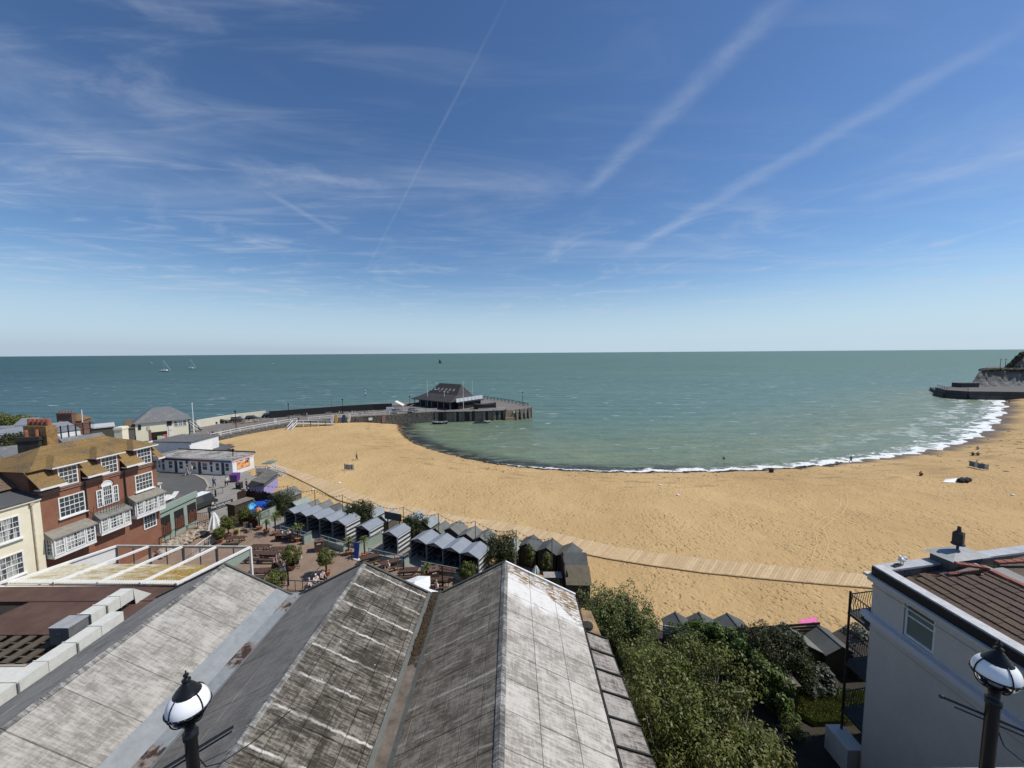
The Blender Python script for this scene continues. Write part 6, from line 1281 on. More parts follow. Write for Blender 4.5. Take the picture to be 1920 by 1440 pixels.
c = PT(1625, 1200, 5.0); tree('shrub', 'white flecked dark shrub behind the balcony', (c.x, c.y, 3.25), (c.x, c.y, 4.9), (1.2, .9, 1.0), 4500, 60, .34, .075, lf_silver, m_bark2, .05, 'shrub')
c = PT(1480, 1345, 3.8); tree('hedge', 'clipped green hedge along the left edge of the lawn', (c.x, c.y, 3.25), (c.x - .1, c.y + .4, 3.7), (.55, 1.9, .55), 6000, 60, .26, .05, lf_green, m_bark2, .05, 'hedge')
b = B(); q = PT(1440, 1245, 4.8)
for k in range(7): b.bar((q.x - 1.3, q.y + 2 + k * .02, 4.2 + k * .22), (q.x + 5.5, q.y + 2.6 + k * .02, 4.2 + k * .22), .04, .18)
tag(single('garden_fence', b, worn('fence_dark', (.045, .035, .028), .9, .3, 3), 'dark boarded fence between the garden and the brown huts', 'fence'))
b = B(); q0, q1 = PT(1225, 1170, 5.4), PT(1300, 1180, 5.4)
for k in range(26): p_ = q0.lerp(q1, k / 25); b.bar(p_ + Vector((0, 0, -.6)), p_, .03)
for k in range(4): b.bar(q0 - Vector((0, 0, .2 * k)), q1 - Vector((0, 0, .2 * k)), .03)
single('trellis', b, worn('trellis_white', (.55, .55, .52), .7), 'pale square trellis panel left of the garden huts', 'trellis')
c = PT(1262, 1200, 3.9); b = B(); b.bx(q1.x + 3.3, q1.x + 4.1, 21.2, 22, 3.25, 5.2); b.bx(q1.x + 3.2, q1.x + 4.2, 21.1, 22.1, 5.2, 5.32); single('stone_pier', b, worn('stone_pier', (.12, .10, .09), .9), 'dark capped stone gate pier at the end of the ivy', 'pier')
# ------------------------------------------------------------------ shrubs and potted plants of the terrace
def tbush(px, py, zc, r, n, label, flowers=True, m=lf_dark, sz=.07, ztop=None, zb=ZL):
    c = P(px, py, zc); t, cc = tree('flowering_bush' if flowers else 'olive_tree', label, (c.x, c.y, zb), (c.x, c.y, zc), (r, r, zc - zb if ztop is None else ztop), n, 90, .32 * r, sz, m, m_bark2, .09, 'bush' if flowers else 'tree', shell=.4)
    if flowers:
        for k in range(9):
            q = Vector(cc[RNG.integers(len(cc))]); d = (q - Vector((c.x, c.y, zc))); q = Vector((c.x, c.y, zc)) + d * 1.06; b = B(); b.ell(q, (.10, .10, .08), 7, 4); part('flower_head', b, m_white, t)
    return t
tbush(528, 945, 5.3, 1.75, 9000, 'dark flowering bush at the left end of the row of five cabins')
tbush(673, 966, 5.3, 1.75, 10000, 'dark bush with white flowers between the cabins and the lone cabin')
tbush(776, 990, 5.2, 1.45, 9000, 'dense round bush behind the second lone cabin', False)
tbush(936, 1030, 5.3, 1.75, 12000, 'tall dark bush with white blooms behind the third roof ridge')
tbush(994, 1040, 4.8, .5, 1600, 'slim olive tree against the dark huts, left one', False, lf_bay, .06); tbush(1026, 1052, 4.7, .55, 1600, 'slim olive tree against the dark huts, right one', False, lf_bay, .06)
m_tc = worn('pot_terracotta', (.36, .17, .10), .85, .25, 3); m_soil = worn('soil', (.05, .035, .025), .95)
def pot(p0, r, h, label, group='plant pots on the terrace', m=None):
    t = thing('plant_pot', label, 'plant pot', p0, 0, group); b = B(); b.lathe([(r * .68, 0), (r * .95, h * .85), (r * 1.08, h * .86), (r * 1.08, h), (r * .92, h), (r * .9, h * .9), (0, h * .9)], n=12); part('pot', b, m or m_tc, t, True, False)
def lolly(px, pyb, pyt, r, label, n=3600):
    "standard bay tree: clipped ball on a stem, standing in a pot"
    p0 = PZ(px, pyb); top = PY(px, pyt, p0.y).z; zc = top - r; pot(p0, .35, .5, 'terracotta pot under the ' + label)
    t = thing('bay_tree', label, 'tree', p0 + Vector((0, 0, .5)), 0, 'clipped bay trees in pots'); P_, N_, cc = crown_pts((p0.x, p0.y, zc), (r, r, r * .95), n, 70, .30 * r, .62); link('crown', leaves(P_ - np.array(parent_origin(t)), N_, .062, lf_bay, 'crown', .5), t)
    b = B(); b.cyl(p0 + Vector((0, 0, .5)), (p0.x, p0.y, zc), .055, .045, 6); part('trunk', b, m_bark2, t)
lolly(429, 1008, 967, .82, 'round bay tree beside the yellow notice board'); lolly(461, 985, 950, .85, 'round bay tree in front of the brown palisade')
lolly(548, 1068, 1022, .86, 'round bay tree beside the pram'); lolly(613, 1079, 1029, .78, 'round bay tree standing alone mid terrace'); lolly(518, 1106, 1068, .85, 'round bay tree at the terrace railing')
lolly(412, 1018, 990, .6, 'small grey bay tree by the picket fence'); lolly(878, 1088, 1054, .8, 'bushy bay tree by the right hand terrace tables')
def palm(px, pyb, pyt, r, label, stem=.7, n=46, up=.5):
    p0 = PZ(px, pyb); zt = PY(px, pyt, p0.y).z - r * .55; pot(p0, .35, .48, 'terracotta pot holding the ' + label)
    t = thing('palm_plant', label, 'palm', p0 + Vector((0, 0, .45)), 0, 'spiky palms in pots'); b = B(); b.cyl(p0 + Vector((0, 0, .45)), (p0.x, p0.y, zt), .08, .07, 6); part('trunk', b, m_bark2, t)
    for k in range(n):
        a = random.uniform(0, 2 * pi); e = random.uniform(-.35, 1.3); L = r * random.uniform(.75, 1.1); d = Vector((cos(a) * cos(e), sin(a) * cos(e), sin(e))); c0 = Vector((p0.x, p0.y, zt)); sd_ = Vector((-sin(a), cos(a), 0)) * .05
        q1, q2 = c0 + d * L * .6, c0 + d * L + Vector((0, 0, -.25 * L)); b = B(); b.add([c0, q1 + sd_, q2, q1 - sd_], [(0, 1, 2, 3)]); part('frond', b, lf_palm, t)
palm(487, 993, 958, .85, 'palm behind the wicker chairs, left of the big palm'); palm(517, 1003, 961, 1.05, 'large palm left of the dining table', n=60); palm(500, 1000, 975, .6, 'small palm between the two larger ones')
palm(559, 1015, 981, .85, 'pale palm at the end of the first planter wall'); palm(654, 1040, 1008, .8, 'palm in the pot left of the blue flag'); palm(684, 1045, 1006, .75, 'palm in the pot right of the blue flag'); palm(800, 1082, 1057, .75, 'yellowish palm beside the brown bin on the right')
b = B(); q = P(10, 838, 9.5); tree('evergreen_tree', 'dark green evergreen trees behind the slates at the left edge', (PY(15, 850, 52).x, 52, 5), (PY(12, 838, 52).x, 52, PY(12, 836, 52).z - .3), (3.4, 2.6, 1.7), 14000, 110, .7, .10, lf_dark, m_bark2, .2)
tree('evergreen_tree', 'smaller dark evergreen right of the big one at the left edge', (PY(50, 840, 56).x, 56, 5), (PY(52, 832, 56).x, 56, PY(52, 830, 56).z - .4), (2.6, 2.0, 1.0), 8000, 70, .6, .10, lf_dark, m_bark2, .2)
b = B(); tree('far_hedge', 'olive brown wooded bank at the far left above the sea', (PY(8, 800, 100).x, 100, 3), (PY(6, 790, 100).x, 100, PY(6, 786, 100).z - .8), (8, 3, 1.6), 8000, 90, 1.1, .2, lf_olive, m_bark2, .3, 'trees')
# ------------------------------------------------------------------ headland at the far right
def chalk_fn(N, b):
    p = N.pos(); x, y, z = N.sep(p); n = N.noise(N.scl(p, (.12, .12, .5)), 1.0, 6, .65); n2 = N.noise(p, .5, 5, .7)
    c = N.mix(N.map(n, .35, .65), (.06, .058, .052), (.17, .168, .158)); c = N.mix(N.map(N.m('ADD', N.m('MULTIPLY', n2, 5), z), 8.4, 9.4, .0, .85), N.mix(N.map(n2, .3, .7), (.13, .13, .125), (.27, .27, .26)), c)
    N.put(b.inputs['Base Color'], c); N.put(b.inputs['Normal'], N.bump(n2, .8, .8))
m_chalk = mat('chalk_cliff', rough=.95, fn=chalk_fn); m_scrub = worn('clifftop_scrub', (.040, .046, .022), .95, .4, .3)
def cliff(name, tops, Y, batter, depth, zb, m, wob=.8):
    top = [PY(px, py, Y + dy) for px, py, dy in tops]; rows = []; NZ = 9; dense = []
    for a, c in zip(top[:-1], top[1:]):
        for k in range(6): dense.append(a.lerp(c, k / 6))
    dense.append(top[-1]); b = B(); n = len(dense)
    for j in range(NZ + 1):
        f = j / NZ
        for i, q in enumerate(dense):
            z = zb + (q.z - zb) * f; out = batter * (1 - f) + wob * (sin(i * 1.7 + j * .9) * .5 + random.uniform(-.5, .5)) * (1 if 0 < j < NZ else .3)
            b.v.append((q.x - out * max(.1, 1.2 - i * .25), q.y - out * .5, z + (random.uniform(-.3, .3) if j == NZ else 0)))
    for j in range(NZ):
        for i in range(n - 1): b.f.append((j * n + i, j * n + i + 1, (j + 1) * n + i + 1, (j + 1) * n + i)); b.mi.append(0)
    o = len(b.v); b.v += [(q.x + depth * 1.35, q.y + depth, q.z + .4) for q in dense]
    for i in range(n - 1): b.f.append((NZ * n + i, NZ * n + i + 1, o + i + 1, o + i)); b.mi.append(0)
    o2 = len(b.v); b.v += [(dense[0].x + depth * 1.35, dense[0].y + depth, zb)]
    b.f.append((0, NZ * n, o, o2)); b.mi.append(0)
    return structure(name, b, m)
jt = [P(1756, 728, 3.6), P(1775, 733, 3.6), P(1815, 735.5, 3.6), P(1870, 736, 3.6), P(1990, 738, 3.6)]
_k = P(1812, 724.5, 3.6); back = [Vector((560, 250, 0)), Vector((310, 250, 0)), _k, P(1765, 724.5, 3.6)]
b = B(); b.prism([(q.x, q.y) for q in jt + back], -2, 3.6); structure('promontory_walk', b, worn('promontory_top', (.13, .12, .11), .9))
wt_ = thing('promontory_wall', 'dark curved sea wall below the chalk headland', 'sea wall', (jt[0].x, jt[0].y, 0)); b = B()
for a, c in zip(jt[:-1], jt[1:]): f = Fr(a[:2], c[:2]); f.box(b, 0, f.L, 0, 1.2, -2, 2.0); f.box(b, 0, f.L, 0, .5, 2.0, 4.1)
f = Fr(P(1747, 731, 0)[:2], jt[1][:2]); f.box(b, 0, f.L, -3, 1, -2, 1.6)
part('wall', b, worn('promontory_stone', (.060, .062, .062), .9, .3, .3), wt_)
YC = 226
cliff('lower_cliff', [(1838, 694, 0), (1843, 692.3, 1), (1880, 692, 2), (1920, 692, 3), (2040, 692, 5)], YC, 9.5, 25, 3.4, m_chalk)
cliff('upper_cliff', [(1881, 690, 0), (1890, 682, 0), (1903, 670, 0), (1914, 660, 0), (1925, 657.5, 1), (1960, 656.5, 1), (2060, 655, 2)], YC + 14, 1.5, 30, 12.0, m_chalk)
b = B()
for k in range(420):
    q = PY(random.uniform(1840, 1935), 692.2, YC + random.uniform(0, 9)); b.ell((q.x, q.y, 13.0 + random.uniform(-.4, .2)), (random.uniform(.5, 1.6), random.uniform(.6, 1.6), random.uniform(.3, .8)), 6, 4)
for k in range(160):
    f_ = random.random(); q = PY(1882 + 32 * f_ + random.uniform(0, 6), 691 - 30 * f_ + random.uniform(0, 6), YC + 13); b.ell((q.x, q.y, q.z), (random.uniform(.5, 1.4), random.uniform(.5, 1.2), random.uniform(.4, 1.0)), 6, 4)
tag(single('cliff_scrub', b, m_scrub, 'dark scrub along the top edge of the chalk headland', 'scrub'), kind='stuff')
for px, lb in ((1875, 'left of two thin posts on the headland top'), (1884.5, 'right of two thin posts on the headland top')):
    q = PY(px, 691, YC + 4); b = B(); b.cyl(q - Vector((0, 0, .5)), (q.x, q.y, PY(px, 672, q.y).z), .16, .12, 5); b.box((q.x, q.y, PY(px, 674, q.y).z), (1.6, .12, .2)); single('headland_post', b, worn('post_dim', (.16, .16, .17), .8), lb, 'post')
q = P(1812, 726, 3.6); b = B(); b.bx(q.x - 4, q.x + 6, q.y - 1, q.y + 4, 3.6, 6.0); single('cliff_shelter', b, worn('shelter_dark', (.07, .065, .065), .9), 'small dark shelter at the foot of the chalk cliff', 'shelter')
rail('thin railing along the sea wall tip under the headland', [P(1758, 725.5, 3.6), P(1775, 731, 3.6), P(1815, 733, 3.6)], 1.5, 5, worn('rail_dim', (.30, .27, .25), .8), name='headland_railing', w=.14)
# ------------------------------------------------------------------ brown roofed building with lichened glazed canopy, ducts
KZ = 7.5
cn = thing('glazed_canopy', 'white beamed canopy with lichened translucent sheets beside the hall roof', 'canopy', P(250, 1070, KZ) - Vector((0, 0, KZ - ZL)))
beams = [((14, 1093), (218, 1024)), ((100, 1093), (280, 1024)), ((183, 1093), (343, 1024.5)), ((262, 1094), (406, 1025)), ((330, 1095), (469, 1026))]
BP = [(P(*a, KZ), P(*c, KZ)) for a, c in beams]
far_s = [a.lerp(c, .50 + .0 * i) for i, (a, c) in enumerate(BP)]
m_sheet = mat('canopy_sheet', rough=.7, fn=lambda N, b: (lambda p: (N.put(b.inputs['Base Color'], N.mix(N.map(N.m('ADD', N.noise(N.scl(p, (.35, 2.2, 1)), 1.1, 5, .7, .4), N.map(N.sep(p)[0], -36, -26, -.05, .17)), .46, .64), N.mix(N.map(N.noise(p, 4, 4), .35, .65), (.46, .42, .30), (.62, .59, .48)), N.mix(N.map(N.noise(p, 5, 3), .35, .7), (.24, .15, .03), (.42, .29, .07)))), N.put(b.inputs['Normal'], N.bump(N.m('SINE', N.m('MULTIPLY', N.sep(p)[0], 30)), .5, .03))))(N.pos()))
for i in range(4):
    a0, a1 = BP[i][0], BP[i + 1][0]; c0, c1 = far_s[i], far_s[i + 1]
    for j in range(4):
        u0, u1 = j / 4 + .006, (j + 1) / 4 - .006
        b = B(); b.slab([a0.lerp(a1, u0) + Vector((0, 0, -.06)), a0.lerp(a1, u1) + Vector((0, 0, -.06)), c0.lerp(c1, u1) + Vector((0, 0, -.06 - .02)), c0.lerp(c1, u0) + Vector((0, 0, -.08))], .03); part('roof_sheet', b, m_sheet, cn)
for i, (a, c) in enumerate(BP): b = B(); b.bar(a, c, .22, .16); part('beam', b, m_white, cn)
b = B(); b.bar(BP[0][1], BP[4][1], .14, .2); part('rim_beam', b, worn('rim_cream', (.52, .50, .42), .6), cn)
b = B()
for q in range(70): p_ = (BP[0][0] + Vector((-.6, 0, 0))).lerp(BP[4][0], q / 69) + Vector((0, .05, -.02)); b.bar(p_, p_ + Vector((.16, .42, .0)), .07, .10)
tag(part('corrugated_edge', b, m_white, cn), kind='stuff')
b = B(); b.bar(far_s[0] + Vector((0, 0, -.15)), far_s[4] + Vector((0, 0, -.15)), .1, .1); part('purlin', b, worn('rim_olive', (.30, .28, .22), .7), cn)
for i in range(9): b = B(); p_ = BP[0][1].lerp(BP[4][1], i / 8); b.bar(p_ - Vector((0, 0, .1)), (p_.x, p_.y, ZL), .16 if i % 2 == 0 else .07); part('post', b, worn('post_olive', (.24, .235, .21), .7), cn)
b = B(); p_ = BP[0][1].lerp(BP[0][0], .5); b.add([BP[0][1], p_, p_ - Vector((0, 0, 1.5)), BP[0][1] - Vector((0, 0, 1.5))], [(0, 1, 2, 3)]); part('side_panel', b, m_white, cn)
b = B(); e1, e0 = BP[4][1], BP[4][1].lerp(BP[4][0], .42); b.add([e1 - Vector((0, 0, .15)), e0 - Vector((0, 0, .15)), e0 - Vector((0, 0, 1.2)), e1 - Vector((0, 0, .75))], [(0, 1, 2, 3)]); part('green_panel', b, m_green, cn)
b = B(); b.bar(e1, (e1.x + .02, e1.y, ZL), .18); part('white_post', b, m_white, cn)
# brown flat roof
RB = 7.25
q0, q1 = P(-420, 1100, RB), P(400, 1101, RB); yb0 = P(60, 1100, RB).y
lo = thing('brown_roof_building', 'low building with flat reddish brown roof and pergola, left of the hall roof', 'building', (-30, yb0 - 5, ZL))
m_brn = mat('roof_red_brown', rough=.9, fn=lambda N, b: N.put(b.inputs['Base Color'], N.mix(N.m('MULTIPLY', N.map(N.voro(N.pos(), 1.4), .02, .04, 1, 0), .6), N.mix(N.map(N.noise(N.pos(), .9, 5, .6), .35, .65), (.070, .037, .028), (.105, .058, .044)), (.5, .45, .42))))
h0, h1 = P(-400, 1128, RB), P(57, 1128, RB); h2, h3 = P(-10, 1158, RB), P(-400, 1158, RB); ys0 = P(60, 1190, RB).y
b = B()
xr_ = P(332, 1101, RB).x
b.prism([(-46, yb0), (-46, h1.y), (xr_, h1.y), (xr_, yb0)], RB - .3, RB); b.prism([(h1.x, h1.y), (h2.x, h2.y), (xr_, h2.y), (xr_, h1.y)], RB - .3, RB); b.prism([(-46, h2.y), (-46, ys0), (xr_, ys0), (xr_, h2.y)], RB - .3, RB)
part('flat_roof', b, m_brn, lo)
b = B(); b.bx(-46, xr_, yb0 - .02, yb0 + .16, ZL, RB + .02); part('rear_wall', b, m_wall, lo)
b = B(); b.bx(-46, h1.x, h2.y + .05, h2.y + .25, ZL, RB - .35); part('court_wall', b, worn('court_wall', (.07, .055, .045), .9), lo)
b = B(); b.bx(-46, xr_, h1.y - .06, h1.y + .0, RB, RB + .035); part('roof_step', b, worn('step_brown', (.05, .028, .022), .9), lo)
# pergola slats along its near side
for k in range(11):
    x = -33.6 + k * .95; b = B(); b.bar((x, ys0 + .1, RB - .1), (x, ys0 - 2.2, RB - .1), .45, .09); part('slat', b, worn('slat_brown', (.10, .082, .06), .9, .4, 3), lo)
for k in range(4): b = B(); b.bar((-34, ys0 - .5 - k * .55, RB - .22), (-23.5, ys0 - .5 - k * .55, RB - .22), .10, .12); part('rafter', b, worn('slat_brown', (.10, .082, .06), .9), lo)
b = B(); b.bx(-46, -24.0, 11.5, ys0 - 2.4, ZL, RB - 1.0); part('lower_roof', b, worn('lower_roof', (.05, .045, .038), .9, .3, 1.5), lo)  # coloured dark to paint in the shadows beneath the pergola
b = B(); b.bx(-34.5, -24.5, ys0 - 2.45, ys0 - 2.3, RB - 1, RB - .05); part('end_beam', b, worn('beam_pale', (.33, .29, .23), .9), lo)
for k in range(7): b = B(); b.box((-26.2 - .28 * k, ys0 - .7 - k * 0.0 - .35 * k, RB + .0), (.8, .55, .10), .5); part('loose_tile', b, worn('slat_brown', (.10, .082, .06), .9), lo)
# white ducts in jointed lengths
m_duct = worn('duct_white', (.60, .60, .55), .6, .12, 2.5)
dz0 = 8.5
d1, d0 = P(228, 1146, dz0), P(-30, 1300, dz0); xa = (d1.x + P(10, 1277, dz0).x) / 2
def duct(label, x, ya, yb, w, zt, hgt, n):
    t = thing('ventilation_duct', label, 'duct', (x, (ya + yb) / 2, zt - hgt), 0, 'white ducts on the brown roof')
    for k in range(n):
        y0 = ya + (yb - ya) * k / n; y1 = ya + (yb - ya) * (k + 1) / n; b = B(); b.bx(x - w / 2, x + w / 2, y0 + .02, y1 - .02, zt - hgt, zt - random.uniform(0, .02)); part('duct_section', b, m_duct, t)
        b = B(); b.bx(x - w / 2 - .03, x + w / 2 + .03, y0 - .025, y0 + .025, zt - hgt - .02, zt + .03); part('flange', b, m_duct, t)
        if k % 2: b = B(); b.bar((x + w / 2 + .06, y0, zt - .05), (x + w / 2 + .06, y0, RB), .07); part('bracket', b, worn('bracket', (.2, .2, .2), .5), t)
duct('long white duct running along the hall roof edge toward the viewer', xa, 11.5, d1.y, .80, dz0, .75, 9)
e1 = P(232, 1103, 8.5); e0 = P(165, 1152, 8.5); duct('upper white duct behind the grey fan box on the brown roof', (e1.x + e0.x) / 2, e0.y, e1.y, .85, 8.5, .8, 3)
b = B(); x = (e1.x + e0.x) / 2; b.add([(x - .42, e1.y, 8.5), (x + .42, e1.y, 8.5), (x + .42, e1.y + .1, RB), (x + .42, e1.y + 1.3, RB), (x - .42, e1.y + 1.3, RB)], [(0, 1, 3, 4), (1, 2, 3)]); single('duct_cowl', b, m_duct, 'sloping white end of the upper duct meeting the brown roof', 'duct')
fb = thing('fan_unit', 'square dark grey fan box between the white ducts', 'fan unit', (x - .2, e0.y - .75, RB)); b = B(); b.bx(x - .85, x + .35, e0.y - 1.2, e0.y - .1, RB + .15, 8.45); part('casing', b, worn('fan_grey', (.15, .155, .155), .5, .2), fb)
b = B(); b.bx(x - .88, x + .38, e0.y - 1.23, e0.y - .07, 8.45, 8.5); part('lid', b, worn('lid_grey', (.33, .34, .345), .5, .2), fb); b = B(); b.box((x - .25, e0.y - 1.215, 8.1), (.3, .03, .18)); part('label_plate', b, worn('bracket', (.3, .3, .3), .5), fb)
b = B(); p_ = P(28, 1262, 8.35); b.bx(p_.x - 2.4, xa - .42, p_.y - 2.6, p_.y + .4, RB - .8, 8.35); single('white_box', b, m_duct, 'broad white casing joined to the duct at the left edge', 'casing')
# ------------------------------------------------------------------ terrace walls and fences
m_gw = worn('planter_green', (.30, .36, .30), .75, .08, 1.2); m_gr = worn('rail_green_grey', (.20, .235, .22), .6)
def planter(label, pts, wallh=.55, railh=1.05, m=m_gw, pick=True):
    pts = [PZ(*q) for q in pts]; t = thing('planter_wall', label, 'low wall', pts[0], 0, 'green planter walls in front of the cabins'); b = B()
    for a, c in zip(pts[:-1], pts[1:]): f = Fr(a[:2], c[:2]); f.box(b, 0, f.L, -.12, .12, ZL, ZL + wallh)
    part('wall', b, m, t); b = B()
    for a, c in zip(pts[:-1], pts[1:]): b.bar(a + Vector((0, 0, railh)), c + Vector((0, 0, railh)), .07); b.bar(a + Vector((0, 0, wallh + .06)), c + Vector((0, 0, wallh + .06)), .16, .05)
    part('rail', b, m_gr, t)
    for a, c in zip(pts[:-1], pts[1:]):
        n = max(1, int((c - a).length / 1.0))
        for k in range(n + 1): b = B(); q = a.lerp(c, k / n); b.bar(q + Vector((0, 0, wallh)), q + Vector((0, 0, railh)), .06); part('rail_post', b, m_gr, t)
planter('green rail wall in front of the left three cabins', [(526, 1002), (577, 1016), (584, 1012)]); planter('pale green gate pier wall beside the dining table', [(583, 1016), (570, 1021)], .9, 1.1)
planter('green planter wall right of the brown bin', [(602, 1020), (646, 1034)]); planter('long pale green wall leading back to the lone cabin', [(668, 1040), (716, 1016)], 1.0, 1.25)
planter('dark green wall behind the picnic tables', [(692, 1046), (757, 1062), (766, 1056)]); planter('green rail wall in front of the row of four cabins', [(790, 1072), (868, 1088)])
planter('sloping green wall at the right end of the four cabins', [(868, 1090), (905, 1066)], .9, 1.2)
# brown palisade enclosure with blue covers
pal = thing('palisade_fence', 'dark brown palisade of uneven stakes around the blue covers', 'fence', PZ(470, 965)); m_pl = worn('stake_brown', (.050, .028, .018), .9, .5, 3)
def stakes(pts, h, parent, m, w=.20, jit=.22):
    n = 0
    for a, c in zip(pts[:-1], pts[1:]):
        f = Fr(a[:2], c[:2]); k = int(f.L / w)
        for j in range(k): b = B(); f.box(b, j * w + .012, (j + 1) * w - .012, 0, .05, ZL, ZL + h + random.uniform(-jit, jit)); part('stake', b, m, parent); n += 1
stakes([PZ(446, 955), PZ(466, 948), PZ(519, 960)], 2.4, pal, m_pl); stakes([PZ(449, 982), PZ(484, 990)], 1.5, pal, m_pl)
b = B(); f = Fr(PZ(428, 978)[:2], PZ(442, 981)[:2]); f.box(b, 0, f.L, -2.4, 0, ZL, ZL + 2.3); o = single('timber_store', b, worn('store_brown', (.060, .042, .030), .9, .3, 1.5), 'dark timber store with taupe top between the sign and the palisade', 'shed')
b = B(); f.box(b, -.05, f.L + .1, -2.5, .05, ZL + 2.3, ZL + 2.36); single('store_top', b, worn('store_taupe', (.20, .165, .135), .9), 'taupe flat top of the dark timber store', 'roof')
m_blue = worn('cover_blue', (.018, .085, .42), .5, .3, 2); m_blue2 = worn('cover_sky_blue', (.05, .34, .62), .5, .2, 2)
def heap(label, px, py, r, m, h, name='blue_cover', cat='cover', group=None, z=0.6):
    c = PZ(px, py); b = B(); n = 14; rows = 5; vs = []
    for j in range(rows + 1):
        f_ = j / rows
        for k in range(n): a = 2 * pi * k / n; rr = (1 - f_ ** 1.6) * (1 + .22 * sin(k * 2.3 + px) + random.uniform(-.08, .08)); vs.append((r[0] * rr * cos(a), r[1] * rr * sin(a), h * f_ ** .8 + (random.uniform(-.12, .12) if 0 < j else 0)))
    b.add(vs, [(j * n + k, j * n + (k + 1) % n, (j + 1) * n + (k + 1) % n, (j + 1) * n + k) for j in range(rows) for k in range(n)])
    o = link(name, b.mesh(name, m), None, c + Vector((0, 0, z))); tag(o, label, cat, group); return o
g_ = 'blue covers inside the palisade'
heap('broad deep blue cover filling the right of the palisade yard', 498, 964, (2.5, 1.4), m_blue, .8, group=g_, z=1.1); heap('deep blue cover sloping down behind the sign panel', 492, 972, (1.6, .9), m_blue, .5, group=g_, z=.9)
heap('deep blue cover at the left corner of the palisade yard', 458, 967, (1.3, 1.1), m_blue, .8, group=g_, z=.8); heap('sky blue cover between the deep blue ones', 472, 969, (.75, .8), m_blue2, .8, group=g_, z=1.1)
heap('yellow inflatable lump behind the left blue cover', 463, 962, (.5, .4), worn('lump_yellow', (.60, .38, .08), .6), .6, 'yellow_lump', 'inflatable', None, 1.2); heap('green bundle behind the sky blue cover', 473, 960, (.45, .4), worn('bundle_green', (.06, .14, .08), .7), .8, 'green_bundle', 'bundle', None, 1.2)
heap('orange ball shaped lump beside the green sign panel', 486, 977, (.35, .35), worn('lump_orange', (.70, .32, .16), .6), .5, 'orange_lump', 'inflatable', None, 1.3)
sgp = thing('sign_panel', 'pale green wall panel with framed sign at the palisade yard', 'sign', PZ(486, 990)); f = Fr(PZ(485, 990)[:2], PZ(519, 974)[:2]); b = B(); f.box(b, 0, f.L, -.1, 0, ZL, ZL + 1.9); part('panel', b, m_gw, sgp)
b = B(); f.box(b, f.L * .12, f.L * .60, .0, .05, ZL + .95, ZL + 1.7); part('frame', b, m_bkwall, sgp); b = B(); f.box(b, f.L * .15, f.L * .57, .05, .06, ZL + 1.0, ZL + 1.65); part('board', b, worn('board_sage', (.22, .26, .22), .7), sgp); b = B(); f.box(b, -.03, f.L + .03, -.14, .04, ZL + 1.9, ZL + 1.97); part('cap', b, m_bkwall, sgp)
# entrance sign
sa, sb = P(390, 957, 6.05), P(437, 940.5, 6.05); sf = Fr(sa[:2], sb[:2])
es = thing('entrance_sign', 'dark grey entrance board with white lettering over the terrace gateway', 'sign', (sa.x, sa.y, ZL)); b = B(); sf.box(b, 0, sf.L, -.08, 0, 5.75, 6.42); part('board', b, worn('sign_charcoal', (.035, .04, .04), .6), es)
for t in (.25, sf.L - .1): b = B(); sf.box(b, t - .07, t + .07, -.2, -.08, ZL, 6.4); part('post', b, m_pl, es)
text('THE PAVILION', .36, sf.p(sf.L * .5, .015, 6.18), sf, m_white, es); text('on the sands', .2, sf.p(sf.L * .5, .015, 5.92), sf, worn('letter_grey', (.4, .4, .4), .6), es)
# second board beside the huts
sa, sb = P(721, 966, 6.3), P(752, 972, 6.3); f = Fr(sa[:2], sb[:2]); bs = thing('back_board', 'blank charcoal sign board on two posts above the wooden gap', 'sign', (sa.x, sa.y, ZL)); b = B(); f.box(b, 0, f.L, -.08, 0, 5.9, 6.75); part('board', b, MATS['sign_charcoal'], bs)
for t in (.35, f.L - .35): b = B(); f.box(b, t - .06, t + .06, -.16, -.08, 3.0, 6.0); part('post', b, m_pl, bs)
b = B(); q = [P(728, 972, 3.6), P(742, 972, 3.6), P(744, 985, 3.72), P(730, 992, 3.72)]; b.slab([Vector((v.x, v.y, v.z)) for v in q][::-1], .2); single('wooden_walkway', b, worn('walkway_pine', (.48, .30, .13), .8), 'sunlit pine boarded passage between the beach huts', 'walkway')
# string light poles and cables
poles = [(539, 911), (589.6, 917.5), (641.6, 928), (695.6, 939), (756, 950.6), (821.7, 963), (891, 977.5), (968, 994), (1035, 1008)]
PT_ = [P(x, y, 7.4) for x, y in poles]; m_pg = worn('pole_brown_grey', (.10, .085, .07), .7)
on = ['first', 'second', 'third', 'fourth', 'fifth', 'sixth', 'seventh', 'eighth', 'ninth']
for k, q in enumerate(PT_): b = B(); b.cyl((q.x, q.y, 2.5), q, .045, .04, 6); single('light_pole', b, m_pg, 'thin pole carrying the string lights, %s from the left' % on[k], 'pole', 'string light poles behind the cabins')
def garland(label, pts, sag=.5):
    t = thing('string_lights', label, 'string lights', pts[0]); b = B(); bb = B()
    for a, c in zip(pts[:-1], pts[1:]):
        L = [a.lerp(c, k / 10) - Vector((0, 0, sag * 4 * (k / 10) * (1 - k / 10))) for k in range(11)]; b.tube(L, .016, 4)
        for k in range(1, 10): bb.ell(L[k] - Vector((0, 0, .07)), (.05, .05, .07), 5, 4)
    part('cable', b, m_pipe, t); tag(part('bulbs', bb, worn('bulb_dark', (.06, .05, .04), .4), t), kind='stuff')
garland('sagging string of bulbs along the poles behind the huts', [P(470, 900, 7.0)] + PT_)
tp = [(541, 1049, 1098), (612, 1046, 1080), (757, 1050, 1082), (830, 1061, 1106), (440, 925, 985)]
TPp = []
